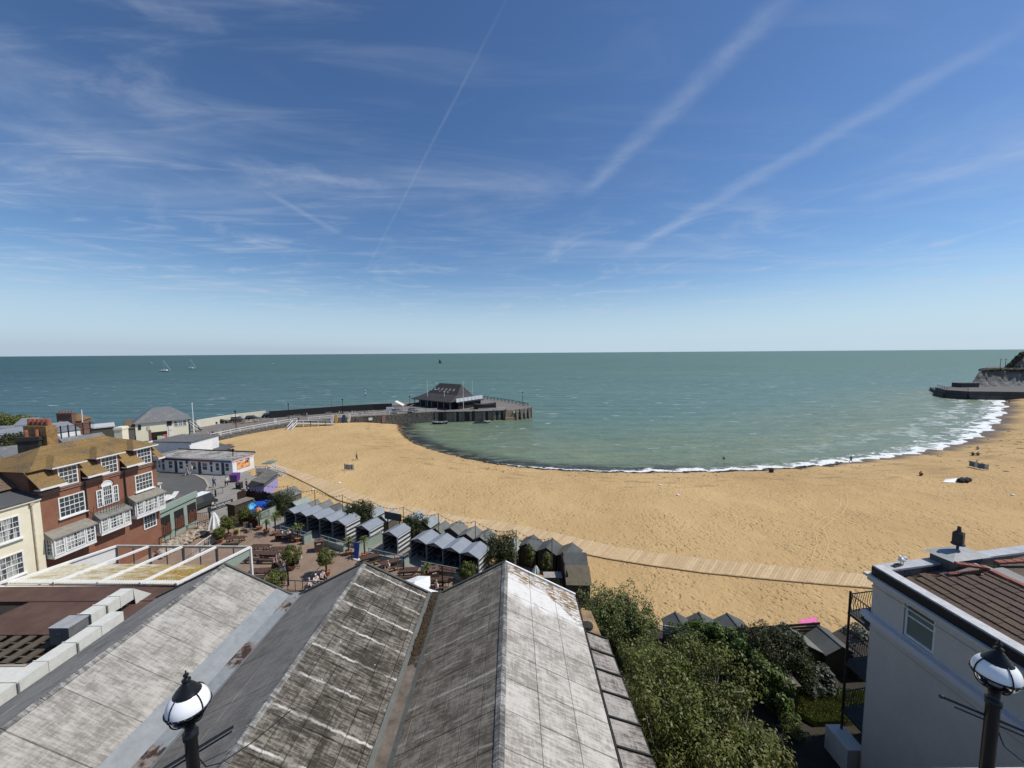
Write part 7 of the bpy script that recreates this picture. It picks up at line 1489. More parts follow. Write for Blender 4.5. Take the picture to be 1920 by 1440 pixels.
for k, (x, y, yb) in enumerate(tp[:4]):
    p0 = PZ(x, yb); h = PY(x, y, p0.y).z; TPp.append(Vector((p0.x, p0.y, h))); b = B(); b.cyl(p0, TPp[-1], .07, .06, 6); single('terrace_post', b, m_blk, ('black lamp cable post by the pram', 'black post rising against the lone bay tree', 'black post before the dark green wall', 'thin brown post by the brown bin on the right')[k], 'post')
garland('string of bulbs crossing the terrace in front of the bay tree', [P(583, 1076, 5.2), TPp[1]], .2)
# railings
def fence_rail(label, pts, m=m_pipe, h=1.0, step=.16, name='iron_railing', cross=False):
    pts = [PZ(*q) for q in pts]; t = thing(name, label, 'railing', pts[0]); b = B()
    for a, c in zip(pts[:-1], pts[1:]): b.bar(a + Vector((0, 0, h)), c + Vector((0, 0, h)), .05); b.bar(a + Vector((0, 0, .1)), c + Vector((0, 0, .1)), .04)
    part('rail', b, m, t); b = B()
    for a, c in zip(pts[:-1], pts[1:]):
        n = max(2, int((c - a).length / step))
        for k in range(n + 1): q = a.lerp(c, k / n); b.bar(q, q + Vector((0, 0, h)), .025 if step < .3 else .04)
    tag(part('bars', b, m, t), kind='stuff')
fence_rail('thin black railing along the near edge of the terrace', [(507, 1107), (540, 1108), (582, 1110), (640, 1112)], step=.55); fence_rail('black railing near the man in the white shirt', [(788, 1108), (832, 1109), (868, 1108)], step=.4)
fence_rail('white picket fence running up to the closed parasol', [(362, 1046), (384, 1030), (407, 1014)], m_white, 1.1, .22, 'picket_fence'); fence_rail('black railing in front of the rubble bank', [(300, 1030), (330, 1012), (372, 1000), (400, 990)], m_pipe, 1.3, .7)
fence_rail('dark iron gate beside the green building', [(367, 992), (393, 988)], m_pipe, 1.9, .18, 'iron_gate'); fence_rail('low rail across the far side of the road', [(378, 933), (418, 925)], m_pipe, .9, 1.2)
# rubble bank, stones counted past sense
b = B()
for k in range(330):
    q = PZ(random.uniform(292, 392), random.uniform(1000, 1045)); q2 = PZ(300 + (k % 92), 1044 - (k % 92) * .55 + random.uniform(-10, 6)); s = random.uniform(.12, .30); o = len(b.v); b.ell((q2.x, q2.y, ZL + .1 + random.uniform(0, .5)), (s * 1.3, s, s * .8), 6, 4); b.v[o:] = [(v[0] + random.uniform(-.03, .03), v[1] + random.uniform(-.03, .03), v[2] + random.uniform(-.03, .03)) for v in b.v[o:]]
tag(single('rubble_bank', b, worn('rubble_pale', (.38, .32, .25), .9, .4, 2), 'pale rubble stones heaped along the foot of the green building', 'stones'), kind='stuff')
# ------------------------------------------------------------------ tables, bins, boards, parasols
m_tab = worn('picnic_brown', (.085, .048, .034), .75, .3, 3)
pt = None
def picnic(px, py, rz, label):
    global pt
    p0 = PZ(px, py)
    if pt is None:
        pt = thing('picnic_table', label, 'picnic table', p0, rz, 'picnic tables on the terrace')
        for k in range(5): b = B(); b.box((0, -.32 + k * .16, .75), (1.8, .145, .04)); part('table_plank', b, m_tab, pt, world=False)
        for s in (-1, 1):
            b = B(); b.box((0, s * .72, .45), (1.8, .26, .04)); part('seat', b, m_tab, pt, world=False)
            b = B(); b.bar((s * .65, -.30, .72), (s * .65, -.75, 0), .05, .09); b.bar((s * .65, .30, .72), (s * .65, .75, 0), .05, .09); b.bar((s * .65, -.8, .41), (s * .65, .8, .41), .05, .08); part('leg', b, m_tab, pt, world=False)
        return pt
    c = copy_tree(pt); c.location = p0; c.rotation_euler = (0, 0, rz); c['label'] = label; return c
picnic(441, 1020, .1, 'brown picnic table in front of the yellow notice board'); picnic(487, 1036, .0, 'brown picnic table behind the canopy end post, far one'); picnic(482, 1049, .0, 'brown picnic table behind the canopy end post, near one')
picnic(523, 1041, .0, 'brown picnic table just beyond the seated group'); picnic(511, 1050, .0, 'brown picnic table left of the seated group'); picnic(487, 1083, .1, 'brown picnic table half hidden by the left roof')
picnic(694, 1056, .5, 'brown picnic table beside the pot with a palm'); picnic(731, 1066, .5, 'brown picnic table with a person in cream'); picnic(766, 1082, .1, 'brown picnic table beyond the white parasol canopies')
picnic(838, 1082, -.2, 'dark table with white jug by the four cabins'); picnic(822, 1102, .1, 'brown picnic table behind the man in the white shirt')
dt = thing('dining_table', 'dark square dining table with white cups near the pale palm', 'table', PZ(535, 1012), .1); b = B(); b.box((0, 0, .74), (1.6, 1.1, .05)); part('table_top', b, m_tab, dt, world=False)
for sx in (-.7, .7):
    for sy in (-.45, .45): b = B(); b.box((sx, sy, .36), (.08, .08, .72)); part('leg', b, m_tab, dt, world=False)
b = B(); b.lathe([(.07, 0), (.09, .16), (.07, .2), (0, .2)], (0, 0, 0), 8); o = single('white_jug', b, m_white, 'white jug standing on the dark dining table', 'jug'); o.location = PZ(535, 1012) + Vector((-.3, 0, .77))
def chair(px, py, rz, m, label, grp):
    t = thing('chair', label, 'chair', PZ(px, py), rz, grp); b = B(); b.box((0, 0, .44), (.5, .5, .07)); part('seat', b, m, t, world=False); b = B(); b.box((0, .24, .72), (.5, .06, .5)); part('backrest', b, m, t, world=False)
    for sx in (-.2, .2):
        for sy in (-.2, .2): b = B(); b.box((sx, sy, .2), (.05, .05, .42)); part('leg', b, m, t, world=False)
chair(523, 1014, 1.5, m_tab, 'dark chair left of the dining table', 'dining chairs'); chair(548, 1017, -1.4, m_tab, 'dark chair right of the dining table', 'dining chairs'); chair(460, 995, .3, worn('wicker_grey', (.20, .17, .14), .8), 'grey wicker chair under the second bay tree', 'wicker chairs'); chair(467, 998, -.6, worn('wicker_grey', (.2, .17, .14), .8), 'grey wicker chair right of the second bay tree pot', 'wicker chairs')
# brown bins
def bin_(px, py, label, rz=.35, m=None, s=1.0, word=True):
    t = thing('litter_bin', label, 'bin', PZ(px, py), rz); mm = m or worn('bin_brown', (.085, .05, .038), .7, .15); b = B(); b.bx(-.42 * s, .42 * s, -.42 * s, .42 * s, 0, 1.12 * s); part('body', b, mm, t, world=False)
    b = B(); b.bx(-.46 * s, .46 * s, -.46 * s, .46 * s, 1.12 * s, 1.2 * s); part('lid', b, worn('bin_lid_brown', (.13, .08, .06), .7), t, world=False); b = B(); b.box((0, 0, 1.205 * s), (.3 * s, .2 * s, .02)); part('ash_hole', b, m_dark, t, world=False)
    b = B(); b.box((0, -.425 * s, .92 * s), (.4 * s, .02, .1 * s)); part('label_strip', b, m_white, t, world=False)
bin_(599, 1032, 'square brown litter bin in the middle of the terrace'); bin_(814, 1088, 'square brown bin by the right hand tables'); bin_(449, 916, 'black bin with white spot beside the purple bin', .1, m_bkwall, .85)
wb = thing('purple_bin', 'large purple wheeled bin beside the black bin and kiosk', 'bin', PZ(441, 903), .1); mpu = worn('bin_purple', (.12, .04, .19), .5, .15)
b = B(); b.add([(-.52, -.42, .15), (.52, -.42, .15), (.52, .42, .15), (-.52, .42, .15), (-.60, -.5, 1.2), (.60, -.5, 1.2), (.60, .5, 1.2), (-.60, .5, 1.2)], [(3, 2, 1, 0), (0, 1, 5, 4), (1, 2, 6, 5), (2, 3, 7, 6), (3, 0, 4, 7)]); part('body', b, mpu, wb, world=False); b = B(); b.slab([(-.64, -.54, 1.26), (.64, -.54, 1.26), (.64, .54, 1.42), (-.64, .54, 1.42)], .08); part('lid', b, mpu, wb, world=False)
for sx in (-.5, .5): b = B(); b.cyl((sx - .05, -.4, .1), (sx + .05, -.4, .1), .1, n=8); part('wheel', b, mat('tyre', (.02, .02, .02), .9), wb, world=False)
b = B(); p_ = PZ(404.5, 931); b.lathe([(.10, 0), (.10, .8), (.13, .82), (.13, .9), (.10, .92), (.08, 1.05), (0, 1.1)], p_, 10); single('bollard', b, m_blk, 'black bollard standing alone on the pavement below the man in blue', 'bollard', smooth=True)
# notice boards
def aboard(px, py, m, label, w=.75, h=1.15, rz=.1, tilt=.15):
    t = thing('notice_board', label, 'notice board', PZ(px, py), rz); b = B(); b.slab([(-w / 2, -.02, .15), (w / 2, -.02, .15), (w / 2, tilt, h), (-w / 2, tilt, h)], .04, (0, 1, 0)); part('board', b, m, t, world=False)
    b = B(); b.lathe([(.4, 0), (.36, .12), (0, .14)], n=10); b.v = [(v[0] * 1.1, v[1] * .6, v[2]) for v in b.v]; part('base', b, m_white, t, world=False); return t
t = aboard(443, 1009, worn('board_yellow_pale', (.72, .58, .26), .6), 'pale yellow notice board with dark picture beside the bay tree pot'); b = B(); b.slab([(-.22, -.05, .45), (.26, -.05, .5), (.24, .02, .95), (-.2, .02, .9)], .02, (0, 1, 0)); part('picture', b, worn('picture_brown', (.10, .05, .03), .7), t, world=False)
aboard(668, 1049, worn('flag_blue', (.05, .08, .36), .6), 'blue and white upright banner beside the palm pot', .6, 1.7, -.3, .25); aboard(412, 813, worn('board_white', (.6, .58, .5), .6), 'small white sandwich board on the pier walk near the railing', .9, 1.2)
aboard(516, 792, m_white, 'white sandwich board on the pier between the benches', .8, 1.2); aboard(305, 828, worn('board_white', (.6, .58, .5), .6), 'leaning pale notice in front of the lifeboat house goods', 1.0, 1.3, .5)
# closed parasols and canopies
def closed_parasol(px, pyb, pyt, r, label, m):
    p0 = PZ(px, pyb); h = PY(px, pyt, p0.y).z - ZL; t = thing('closed_parasol', label, 'parasol', p0); b = B(); b.cyl((0, 0, 0), (0, 0, h), .04); part('pole', b, m_wt, t, world=False)
    b = B(); n = 16; rows = [(.12, h * .28, 1.5), (r, h * .32, 1), (r * .85, h * .5, 1), (r * .5, h * .78, 1), (r * .2, h * .95, 1), (.02, h, 1)]; vs = []
    for rr, z, _ in rows:
        for k in range(n): a = 2 * pi * k / n; q = rr * (1 + (.25 if k % 2 else -.2)); vs.append((q * cos(a), q * sin(a), z))
    b.add(vs, [(j * n + k, j * n + (k + 1) % n, (j + 1) * n + (k + 1) % n, (j + 1) * n + k) for j in range(len(rows) - 1) for k in range(n)]); part('fabric', b, m, t, world=False)
closed_parasol(404, 1004, 960, .62, 'tall closed white parasol at the end of the picket fence', m_white); closed_parasol(1005, 1080, 1060, .32, 'small closed pale green parasol behind the white roof verge', worn('parasol_pale', (.60, .66, .60), .7))
def open_parasol(c, r, rise, label, tiltx=0.0, tilty=0.0):
    t = thing('open_parasol', label, 'parasol', (c.x, c.y, ZL), 0, 'white parasols seen from above'); b = B(); b.cyl((0, 0, 0), (0, 0, c.z - ZL), .05); part('pole', b, m_wt, t, world=False); b = B(); h = c.z - ZL
    vs = [(r * cos(pi / 4 + k * pi / 4) * (1.0 if k % 2 else 1.15), r * sin(pi / 4 + k * pi / 4) * (1.0 if k % 2 else 1.15), h - rise + tiltx * cos(pi / 4 + k * pi / 4) + tilty * sin(pi / 4 + k * pi / 4)) for k in range(8)] + [(0, 0, h)]
    b.add(vs, [(k, (k + 1) % 8, 8) for k in range(8)]); part('canopy', b, m_white, t, world=False)
open_parasol(P(776, 1092, 6.3), 1.35, .55, 'white parasol canopy tilted behind the mossy roof, upper one', .3, .3); open_parasol(P(792, 1116, 6.0), 1.3, .4, 'white parasol canopy behind the mossy roof, lower one', -.2, .2); open_parasol(P(628, 1092, 6.1), .85, .3, 'white parasol edge showing beside the second roof ridge', -.2, 0)
t = thing('patio_table', 'pale slatted patio table on the small yard behind the white roof', 'table', PZ(1036, 1092)); 
for k in range(6): b = B(); b.box((0, -.4 + k * .16, .74), (1.7, .14, .04)); part('table_plank', b, worn('patio_pale', (.36, .33, .30), .8), t, world=False)
for sx in (-.7, .7): b = B(); b.box((sx, 0, .36), (.1, .7, .7)); part('leg', b, m_tab, t, world=False)
b = B(); f = Fr(PZ(1052, 1070)[:2], PZ(1066, 1118)[:2])
pf = thing('plank_fence', 'dark plank fence between the small yard and the cross-wise sheds', 'fence', PZ(1058, 1092)); k = 0
for j in range(int(f.L / .25)): b = B(); f.box(b, j * .25, j * .25 + .23, 0, .05, 3.0, ZL + 1.9); part('plank', b, m_pl, pf)
# ------------------------------------------------------------------ boardwalk of planks across the sand
edge_far = [(505, 868), (560, 884), (625, 906), (665, 925), (720, 941), (790, 955), (860, 969), (930, 978), (985, 988), (1040, 1000), (1100, 1014), (1160, 1027), (1230, 1038), (1330, 1050), (1450, 1062), (1560, 1073), (1660, 1082), (1760, 1090)]
edge_near = [(500, 873), (545, 891), (595, 916), (635, 938), (700, 957), (770, 972), (840, 986), (905, 998), (960, 1010), (1015, 1022), (1080, 1036), (1140, 1048), (1215, 1060), (1315, 1074), (1435, 1086), (1545, 1096), (1650, 1104), (1755, 1112)]
FA = [PB(*q) for q in edge_far]; NA = [PB(*q) for q in edge_near]
bw_ = thing('boardwalk', 'pale boarded walkway curving across the sand behind the beach huts', 'boardwalk', FA[8])
m_bd = [worn('board_sand_%d' % k, c, .85, .15, 3) for k, c in enumerate(((.53, .385, .215), (.48, .345, .19), (.56, .415, .24)))]
rest = B(); rows_ = []
for i in range(len(FA) - 1):
    n = max(1, int(((FA[i + 1] - FA[i]).length + (NA[i + 1] - NA[i]).length) / 2 / .30))
    for k in range(n): rows_.append((FA[i].lerp(FA[i + 1], k / n), FA[i].lerp(FA[i + 1], (k + .93) / n), NA[i].lerp(NA[i + 1], (k + .93) / n), NA[i].lerp(NA[i + 1], k / n)))
up = Vector((0, 0, .10)); big = len(rows_) - 298
for i, (a, c, d, e) in enumerate(rows_):
    j = Vector((0, 0, random.uniform(-.02, .03)))
    if i < big: rest.slab([a + up + j, c + up + j, d + up + j, e + up + j][::-1], .08)
    else: b = B(); b.slab([a + up + j, c + up + j, d + up + j, e + up + j][::-1], .08); part('plank', b, random.choice(m_bd), bw_)
tag(part('far_planks', rest, m_bd[0], bw_), kind='stuff')
b = B()
for a, c in zip(NA[:-1], NA[1:]): b.bar(a + Vector((0, -.12, .02)), c + Vector((0, -.12, .02)), .12, .22)
part('edge_board', b, worn('edge_dark', (.34, .24, .13), .9), bw_)
# ------------------------------------------------------------------ beach oddments
def sandlump(n, fx, name, label, m, sz=(.1, .35), flat=.4):
    b = B()
    for k in range(n):
        q = fx(); s = random.uniform(*sz); b.ell((q[0], q[1], q[2] + .01), (s * random.uniform(.8, 1.9), s, s * flat), 6, 4)
    tag(single(name, b, m, label, 'seaweed'), kind='stuff')
def along_shore(s0, s1, i0, i1):
    i = random.uniform(i0, i1) * (len(SH) - 1); a, c = SH[int(i)], SH[min(int(i) + 1, len(SH) - 1)]; f_ = i - int(i); x, y = a * (1 - f_) + c * f_; d = c - a; L_ = hypot(*d) + 1e-9; nx_, ny_ = d[1] / L_, -d[0] / L_
    w = random.uniform(s0, s1); x += nx_ * w; y += ny_ * w; return (x, y, beach_z(x, y))
sandlump(560, lambda: along_shore(.2, 1.9, .22, .62), 'seaweed', 'black seaweed heaped along the waterline in the middle of the bay', worn('weed_black', (.018, .014, .011), .8), (.08, .26), .5)
sandlump(260, lambda: along_shore(2.5, 9, .10, .95), 'dry_seaweed', 'brown scraps of dry seaweed scattered on the upper tide lines', worn('weed_brown', (.07, .045, .028), .9), (.05, .16), .3)
sandlump(170, lambda: along_shore(4, 22, .66, .98), 'weed_patches', 'dark weed patches on the sand at the right of the bay', worn('weed_brown', (.07, .045, .028), .9), (.10, .40), .15)
# wheel tracks wandering over the sand
for kk, off in enumerate((0, 22)):
    tr = [PB(x + off * s_, y) for x, y, s_ in ((1577, 928, .5), (1575, 950, .6), (1560, 965, .8), (1535, 978, 1), (1524, 990, .9), (1530, 1005, .9), (1532, 1020, 1), (1520, 1050, 1))]; b = B()
    for a, c in zip(tr[:-1], tr[1:]): b.bar(a + Vector((0, 0, .03)), c + Vector((0, 0, .03)), .09, .04)
    single('wheel_track', b, worn('track_sand', (.57, .405, .205), .95), ('left ridge of the wheel tracks curving over the sand', 'right ridge of the wheel tracks curving over the sand')[kk], 'track')
def windbreak(pts, m, label):
    pts = [PB(*q) for q in pts]; t = thing('windbreak', label, 'windbreak', pts[0])
    for a, c in zip(pts[:-1], pts[1:]):
        f = Fr(a[:2], c[:2]); z = (a.z + c.z) / 2; b = B(); f.box(b, .04, f.L - .04, 0, .03, z + .15, z + 1.15); part('panel', b, m, t)
    for q in pts: b = B(); b.cyl(q - Vector((0, 0, .1)), q + Vector((0, 0, 1.35)), .03, n=5); part('pole', b, m_wt, t)
m_wbk = mat('windbreak_stripe', rough=.8, fn=lambda N, b: N.put(b.inputs['Base Color'], N.mix(N.map(N.m('FRACT', N.m('MULTIPLY', N.sep(N.pos())[0], 2.2)), .45, .55), (.10, .13, .17), (.42, .44, .44))))
windbreak([(646, 881), (652, 882), (663, 882)], m_wbk, 'small striped windbreak alone on the left part of the sand'); windbreak([(1817, 875), (1827, 877), (1838, 880), (1853, 882)], m_wbk, 'long grey blue windbreak on the right part of the sand')
b = B(); q = PB(1794, 905); b.slab([q + Vector((-2.2, .2, .06)), q + Vector((.9, -.3, .06)), q + Vector((1.0, .9, .5)), q + Vector((-.8, 1.0, .3))], .05); single('white_sheet', b, m_white, 'white sheet lying on the sand beside the dark bags at right', 'sheet')
for k in range(4): q = PB(1801 + k * 4.5, 905 - (k % 2) * 2); b = B(); b.ell((q.x, q.y, q.z + .35), (.6, .45, .45), 8, 5); single('dark_bag', b, (m_bkwall, m_bb)[k % 2], ('dark bag touching the white sheet at right', 'second dark bag from the white sheet', 'third dark bag from the white sheet', 'dark bag farthest from the white sheet')[k], 'bag', 'bags beside the white sheet')
q = PB(1446, 886); b = B(); b.box(q + Vector((0, 0, .4)), (.6, .5, .8)); single('beach_marker', b, m_dkbrick, 'small dark post stump on the sand near the waterline', 'stump')
for k, (px, py) in enumerate(((587, 919), (1238, 910), (1271, 929), (1899, 929), (636, 906))): q = PB(px, py); b = B(); b.ell((q.x, q.y, q.z + .1), (.3, .22, .14), 7, 4); single('litter', b, m_white, ('white scrap on the sand near the boardwalk bend at left', 'white scrap in mid beach, upper one', 'white scrap in mid beach, lower one', 'white scrap on the sand at the right edge', 'white scrap by the left windbreak')[k], 'litter')
# ------------------------------------------------------------------ boats at sea
def yacht(px, py, pyt, L, label, lean=-.08, sail=None, hullm=None, name='sailing_yacht'):
    p0 = P(px, py, 0); top = PY(px, pyt, p0.y).z; t = thing(name, label, 'sailing boat', p0, 0); b = B(); h = L * .09
    b.add([(-L / 2, -L * .1, h), (-L / 2, L * .1, h), (L * .2, L * .12, h), (L / 2, 0, h * 1.25), (L * .2, -L * .12, h), (-L * .42, 0, -.1), (L * .38, 0, -.1)], [(0, 4, 3, 2, 1)[::-1], (5, 6, 3, 4, 0), (1, 2, 3, 6, 5), (0, 1, 5)]); part('hull', b, hullm or m_bw, t, world=False)
    b = B(); b.box((-L * .02, 0, h * 1.5), (L * .4, L * .13, h * .9)); part('cabin', b, hullm or m_bw, t, world=False)
    if top > 2: b = B(); b.cyl((L * .03, 0, h), (L * .03 + lean * top, 0, top), .28, .2, 5); part('mast', b, worn('mast', (.6, .62, .62), .5), t, world=False); b = B(); b.cyl((L * .03 + lean * top * .95, 0, top * .95), (L * .48, 0, h), .14, .14, 4); b.cyl((L * .03, 0, h * 2.4), (-L * .38, 0, h * 2.6), .14, .12, 5); part('rigging', b, worn('mast', (.6, .62, .62), .5), t, world=False)
    if sail: b = B(); b.add([(L * .0, 0, h * 2), (-L * .42, 0, h * 2.2), (lean * top * .9, 0, top * .9), (L * .45, .1, h * 1.6)], [(0, 1, 2), (0, 2, 3)]); part('sail', b, sail, t, world=False)
yacht(309, 697, 675, 19, 'larger white yacht with bare mast on the left part of the sea'); yacht(359, 692, 673, 17, 'smaller white yacht right of the larger one'); yacht(825, 681, 672, 9, 'small dark sailing boat in mid sea above the pier building', -.02, m_bb, m_bb)
yacht(1234, 665.5, 658.5, 22, 'distant white sail near the horizon right of centre', -.02, m_white); yacht(283, 681.5, 680, 14, 'small white motor boat left of the yachts', 0, None); yacht(511, 682.5, 681, 11, 'tiny white boat far out between yachts and pier', 0, None)
b = B(); q = P(685, 742, 0); b.cyl(q, (q.x, q.y, PY(685, 727, q.y).z), .35, .2, 8); single('sea_marker', b, mat('marker_bands', rough=.6, fn=lambda N, b: N.put(b.inputs['Base Color'], N.mix(N.map(N.m('FRACT', N.m('MULTIPLY', N.sep(N.pos())[2], .5)), .49, .51), (.1, .12, .13), (.7, .7, .7)))), 'banded marker post standing in the sea behind the pier', 'marker')
b = B(); q = P(622, 764, 0); b.cyl(q, (q.x, q.y, PY(622, 742, q.y).z), .12, .08, 6); single('sea_pole', b, m_wt, 'thin pole standing in the sea behind the black parapet', 'pole')
# ------------------------------------------------------------------ people
def skin_mesh(joints, edges, radii, sub=1, root=0):
    me = bpy.data.meshes.new('s'); me.from_pydata(joints, edges, []); o = bpy.data.objects.new('s', me); COL.objects.link(o); md = o.modifiers.new('s', 'SKIN'); 
    for i, r in enumerate(radii): me.skin_vertices[0].data[i].radius = (r, r)
    me.skin_vertices[0].data[root].use_root = True; md.use_smooth_shade = True
    if sub: s_ = o.modifiers.new('u', 'SUBSURF'); s_.levels = sub; s_.render_levels = sub
    dg = bpy.context.evaluated_depsgraph_get(); dg.update(); r = bpy.data.meshes.new_from_object(o.evaluated_get(dg)); bpy.data.objects.remove(o); return r
NM = ['pelvis', 'waist', 'chest', 'neck', 'head', 'crown', 'shl', 'ell', 'hal', 'shr', 'elr', 'har', 'hil', 'knl', 'anl', 'tol', 'hir', 'knr', 'anr', 'tor', 'fl1', 'fl2', 'fr1', 'fr2']
ED = [(0, 1), (1, 2), (2, 3), (3, 4), (4, 5), (2, 6), (6, 7), (7, 8), (2, 9), (9, 10), (10, 11), (0, 12), (12, 13), (13, 14), (14, 15), (0, 16), (16, 17), (17, 18), (18, 19), (8, 20), (8, 21), (11, 22), (11, 23)]
RD = [.125, .115, .14, .055, .085, .075, .062, .043, .034, .062, .043, .034, .095, .062, .042, .035, .095, .062, .042, .035, .014, .014, .014, .014]
def pose(kind):
    S = dict(pelvis=(0, 0, .94), waist=(0, 0, 1.12), chest=(0, 0, 1.34), neck=(0, 0, 1.50), head=(0, -.02, 1.62), crown=(0, -.01, 1.70), shl=(-.19, 0, 1.42), ell=(-.25, .03, 1.13), hal=(-.25, -.05, .88), shr=(.19, 0, 1.42), elr=(.25, .03, 1.13), har=(.25, -.05, .88), hil=(-.10, 0, .88), knl=(-.11, -.02, .50), anl=(-.11, .02, .09), tol=(-.12, -.15, .04), hir=(.10, 0, .88), knr=(.11, -.02, .50), anr=(.11, .02, .09), tor=(.12, -.15, .04))
    if kind == 'walk': S.update(knl=(-.11, -.16, .50), anl=(-.11, -.24, .10), tol=(-.11, -.40, .06), knr=(.11, .08, .50), anr=(.11, .30, .14), tor=(.11, .20, .04), ell=(-.24, .14, 1.15), hal=(-.23, .16, .90), elr=(.24, -.08, 1.15), har=(.22, -.24, .98))
    if kind in ('sit', 'ground'):
        h = .46 if kind == 'sit' else .12; d = .94 - h
        for k in ('pelvis', 'waist', 'chest', 'neck', 'head', 'crown', 'shl', 'ell', 'hal', 'shr', 'elr', 'har', 'hil', 'hir'): x, y, z = S[k]; S[k] = (x, y, z - d)
        for k in ('chest', 'neck', 'head', 'crown', 'shl', 'shr'): x, y, z = S[k]; S[k] = (x, y - .06, z - .02)
        for s, q in ((-1, 'l'), (1, 'r')):
            S['el' + q] = (s * .25, -.10, 1.14 - d); S['ha' + q] = (s * .14, -.33, 1.05 - d)
            if kind == 'sit': S['kn' + q] = (s * .12, -.44, h); S['an' + q] = (s * .12, -.42, .09); S['to' + q] = (s * .12, -.57, .04)
            else: S['kn' + q] = (s * .14, -.38, .42); S['an' + q] = (s * .13, -.62, .09); S['to' + q] = (s * .13, -.76, .04)
    for q in 'lr':
        x, y, z = S['ha' + q]; s = -1 if q == 'l' else 1; S['f' + q + '1'] = (x, y - .03, z - .09); S['f' + q + '2'] = (x - s * .03, y - .05, z - .05)
    if kind == 'lie':
        for k in S: x, y, z = S[k]; S[k] = (x, z - .85, .12 + y * .5)
    return [S[n] for n in NM]
BODY = {}
for kd in ('stand', 'walk', 'sit', 'ground', 'lie'):
    J = pose(kd); bd = skin_mesh(J, ED, RD, 1)
    def sub_(idx, sc, add=.012, root=0):
        mp = {v: i for i, v in enumerate(idx)}; es = [(mp[a], mp[c]) for a, c in ED if a in mp and c in mp]; return skin_mesh([J[i] for i in idx], es, [RD[i] * sc + add for i in idx], 1, root)
    top_ = sub_([1, 0, 2, 6, 7, 9, 10], 1.04, .014); legs_ = sub_([0, 12, 13, 14, 16, 17, 18], 1.02, .012)
    hd = B(); x, y, z = J[4]; cx_, cy_, cz_ = J[5]; hd.ell((cx_, cy_ + .012, cz_ - .005), (.088, .098, .075) if kd != 'lie' else (.088, .075, .09), 10, 6); hair_ = hd.mesh('hair', m_dark, True)
    BODY[kd] = (bd, top_, legs_, hair_)
    for me_ in (bd, top_, legs_): me_.materials.clear(); me_.materials.append(m_dark)
m_skin = worn('skin', (.46, .27, .19), .6, .08)
CL = {k: worn('cloth_' + k, c, .85, .12, 6) for k, c in dict(blue=(.02, .11, .36), white=(.74, .74, .74), black=(.012, .012, .015), navy=(.02, .025, .06), grey=(.18, .18, .19), cream=(.66, .62, .50), pink=(.55, .16, .20), khaki=(.24, .20, .14), denim=(.06, .09, .16), stripe=(.28, .36, .55), red=(.42, .05, .04), pale=(.45, .47, .50)).items()}
HR = {k: worn('hair_' + k, c, .7, .1) for k, c in dict(dark=(.02, .014, .01), grey=(.42, .41, .40), brown=(.09, .05, .025), blond=(.36, .25, .12)).items()}
def person(p0, kd, rz, top, leg, hair, label, sc=1.0, group=None, dz=0):
    t = thing('person', label, 'person', p0 + Vector((0, 0, dz)), rz, group); t.scale = (sc, sc, sc)
    for nm, me_, m in zip(('body', 'shirt', 'trousers', 'hair'), BODY[kd], (m_skin, CL[top], CL[leg], HR[hair] if hair in HR else CL[hair])):
        o = link(nm, me_, t); o.material_slots[0].link = 'OBJECT'; o.material_slots[0].material = m
W_ = [(402, 914, 'walk', 0.4, 'blue', 'navy', 'brown', 'person in blue jacket walking away on the pavement above the bollard'), (425, 913, 'walk', .3, 'white', 'black', 'dark', 'person in white top and dark trousers walking near the purple bin'), (463, 918, 'stand', 2.4, 'black', 'black', 'dark', 'person in black standing beside the lilac booth'),
      (351, 892, 'walk', 2.9, 'khaki', 'pale', 'brown', 'person in dark top and pale trousers, left of the strolling pair'), (360, 889.5, 'walk', 2.9, 'white', 'pale', 'blond', 'person all in white, right of the strolling pair')]
for px, py, kd, rz, a, c, h, lb in W_: person(PZ(px, py), kd, rz, a, c, h, lb)
S_ = [(513, 1071, 2.6, 'black', 'black', 'pink', 'seated person in black coat and pink hat at the picnic table'), (524, 1056, .3, 'white', 'grey', 'dark', 'seated person in white top beyond the pink hatted one'), (526, 1076, 2.9, 'grey', 'white', 'brown', 'seated person with white trousers near the pram'), (540, 1066, 1.4, 'black', 'black', 'dark', 'seated person in black between table and pram'),
      (582, 1108, -1.2, 'white', 'denim', 'grey', 'grey haired person in white shirt at the near railing'), (592, 1100, 1.0, 'white', 'grey', 'white', 'white haired person facing the grey haired one'), (604, 1092, 1.2, 'pale', 'black', 'dark', 'person in pale top leaning by the bay tree pot'), (729, 1073, -.5, 'cream', 'khaki', 'blond', 'person in cream top seated at the picnic table'), (820, 1112, -.8, 'white', 'navy', 'blond', 'person in bright white shirt seated beyond the roof valley'),
      (541, 1012, 1.5, 'white', 'khaki', 'blond', 'person in white at the dark dining table')]
for px, py, rz, a, c, h, lb in S_: person(PZ(px, py), 'sit', rz, a, c, h, lb)
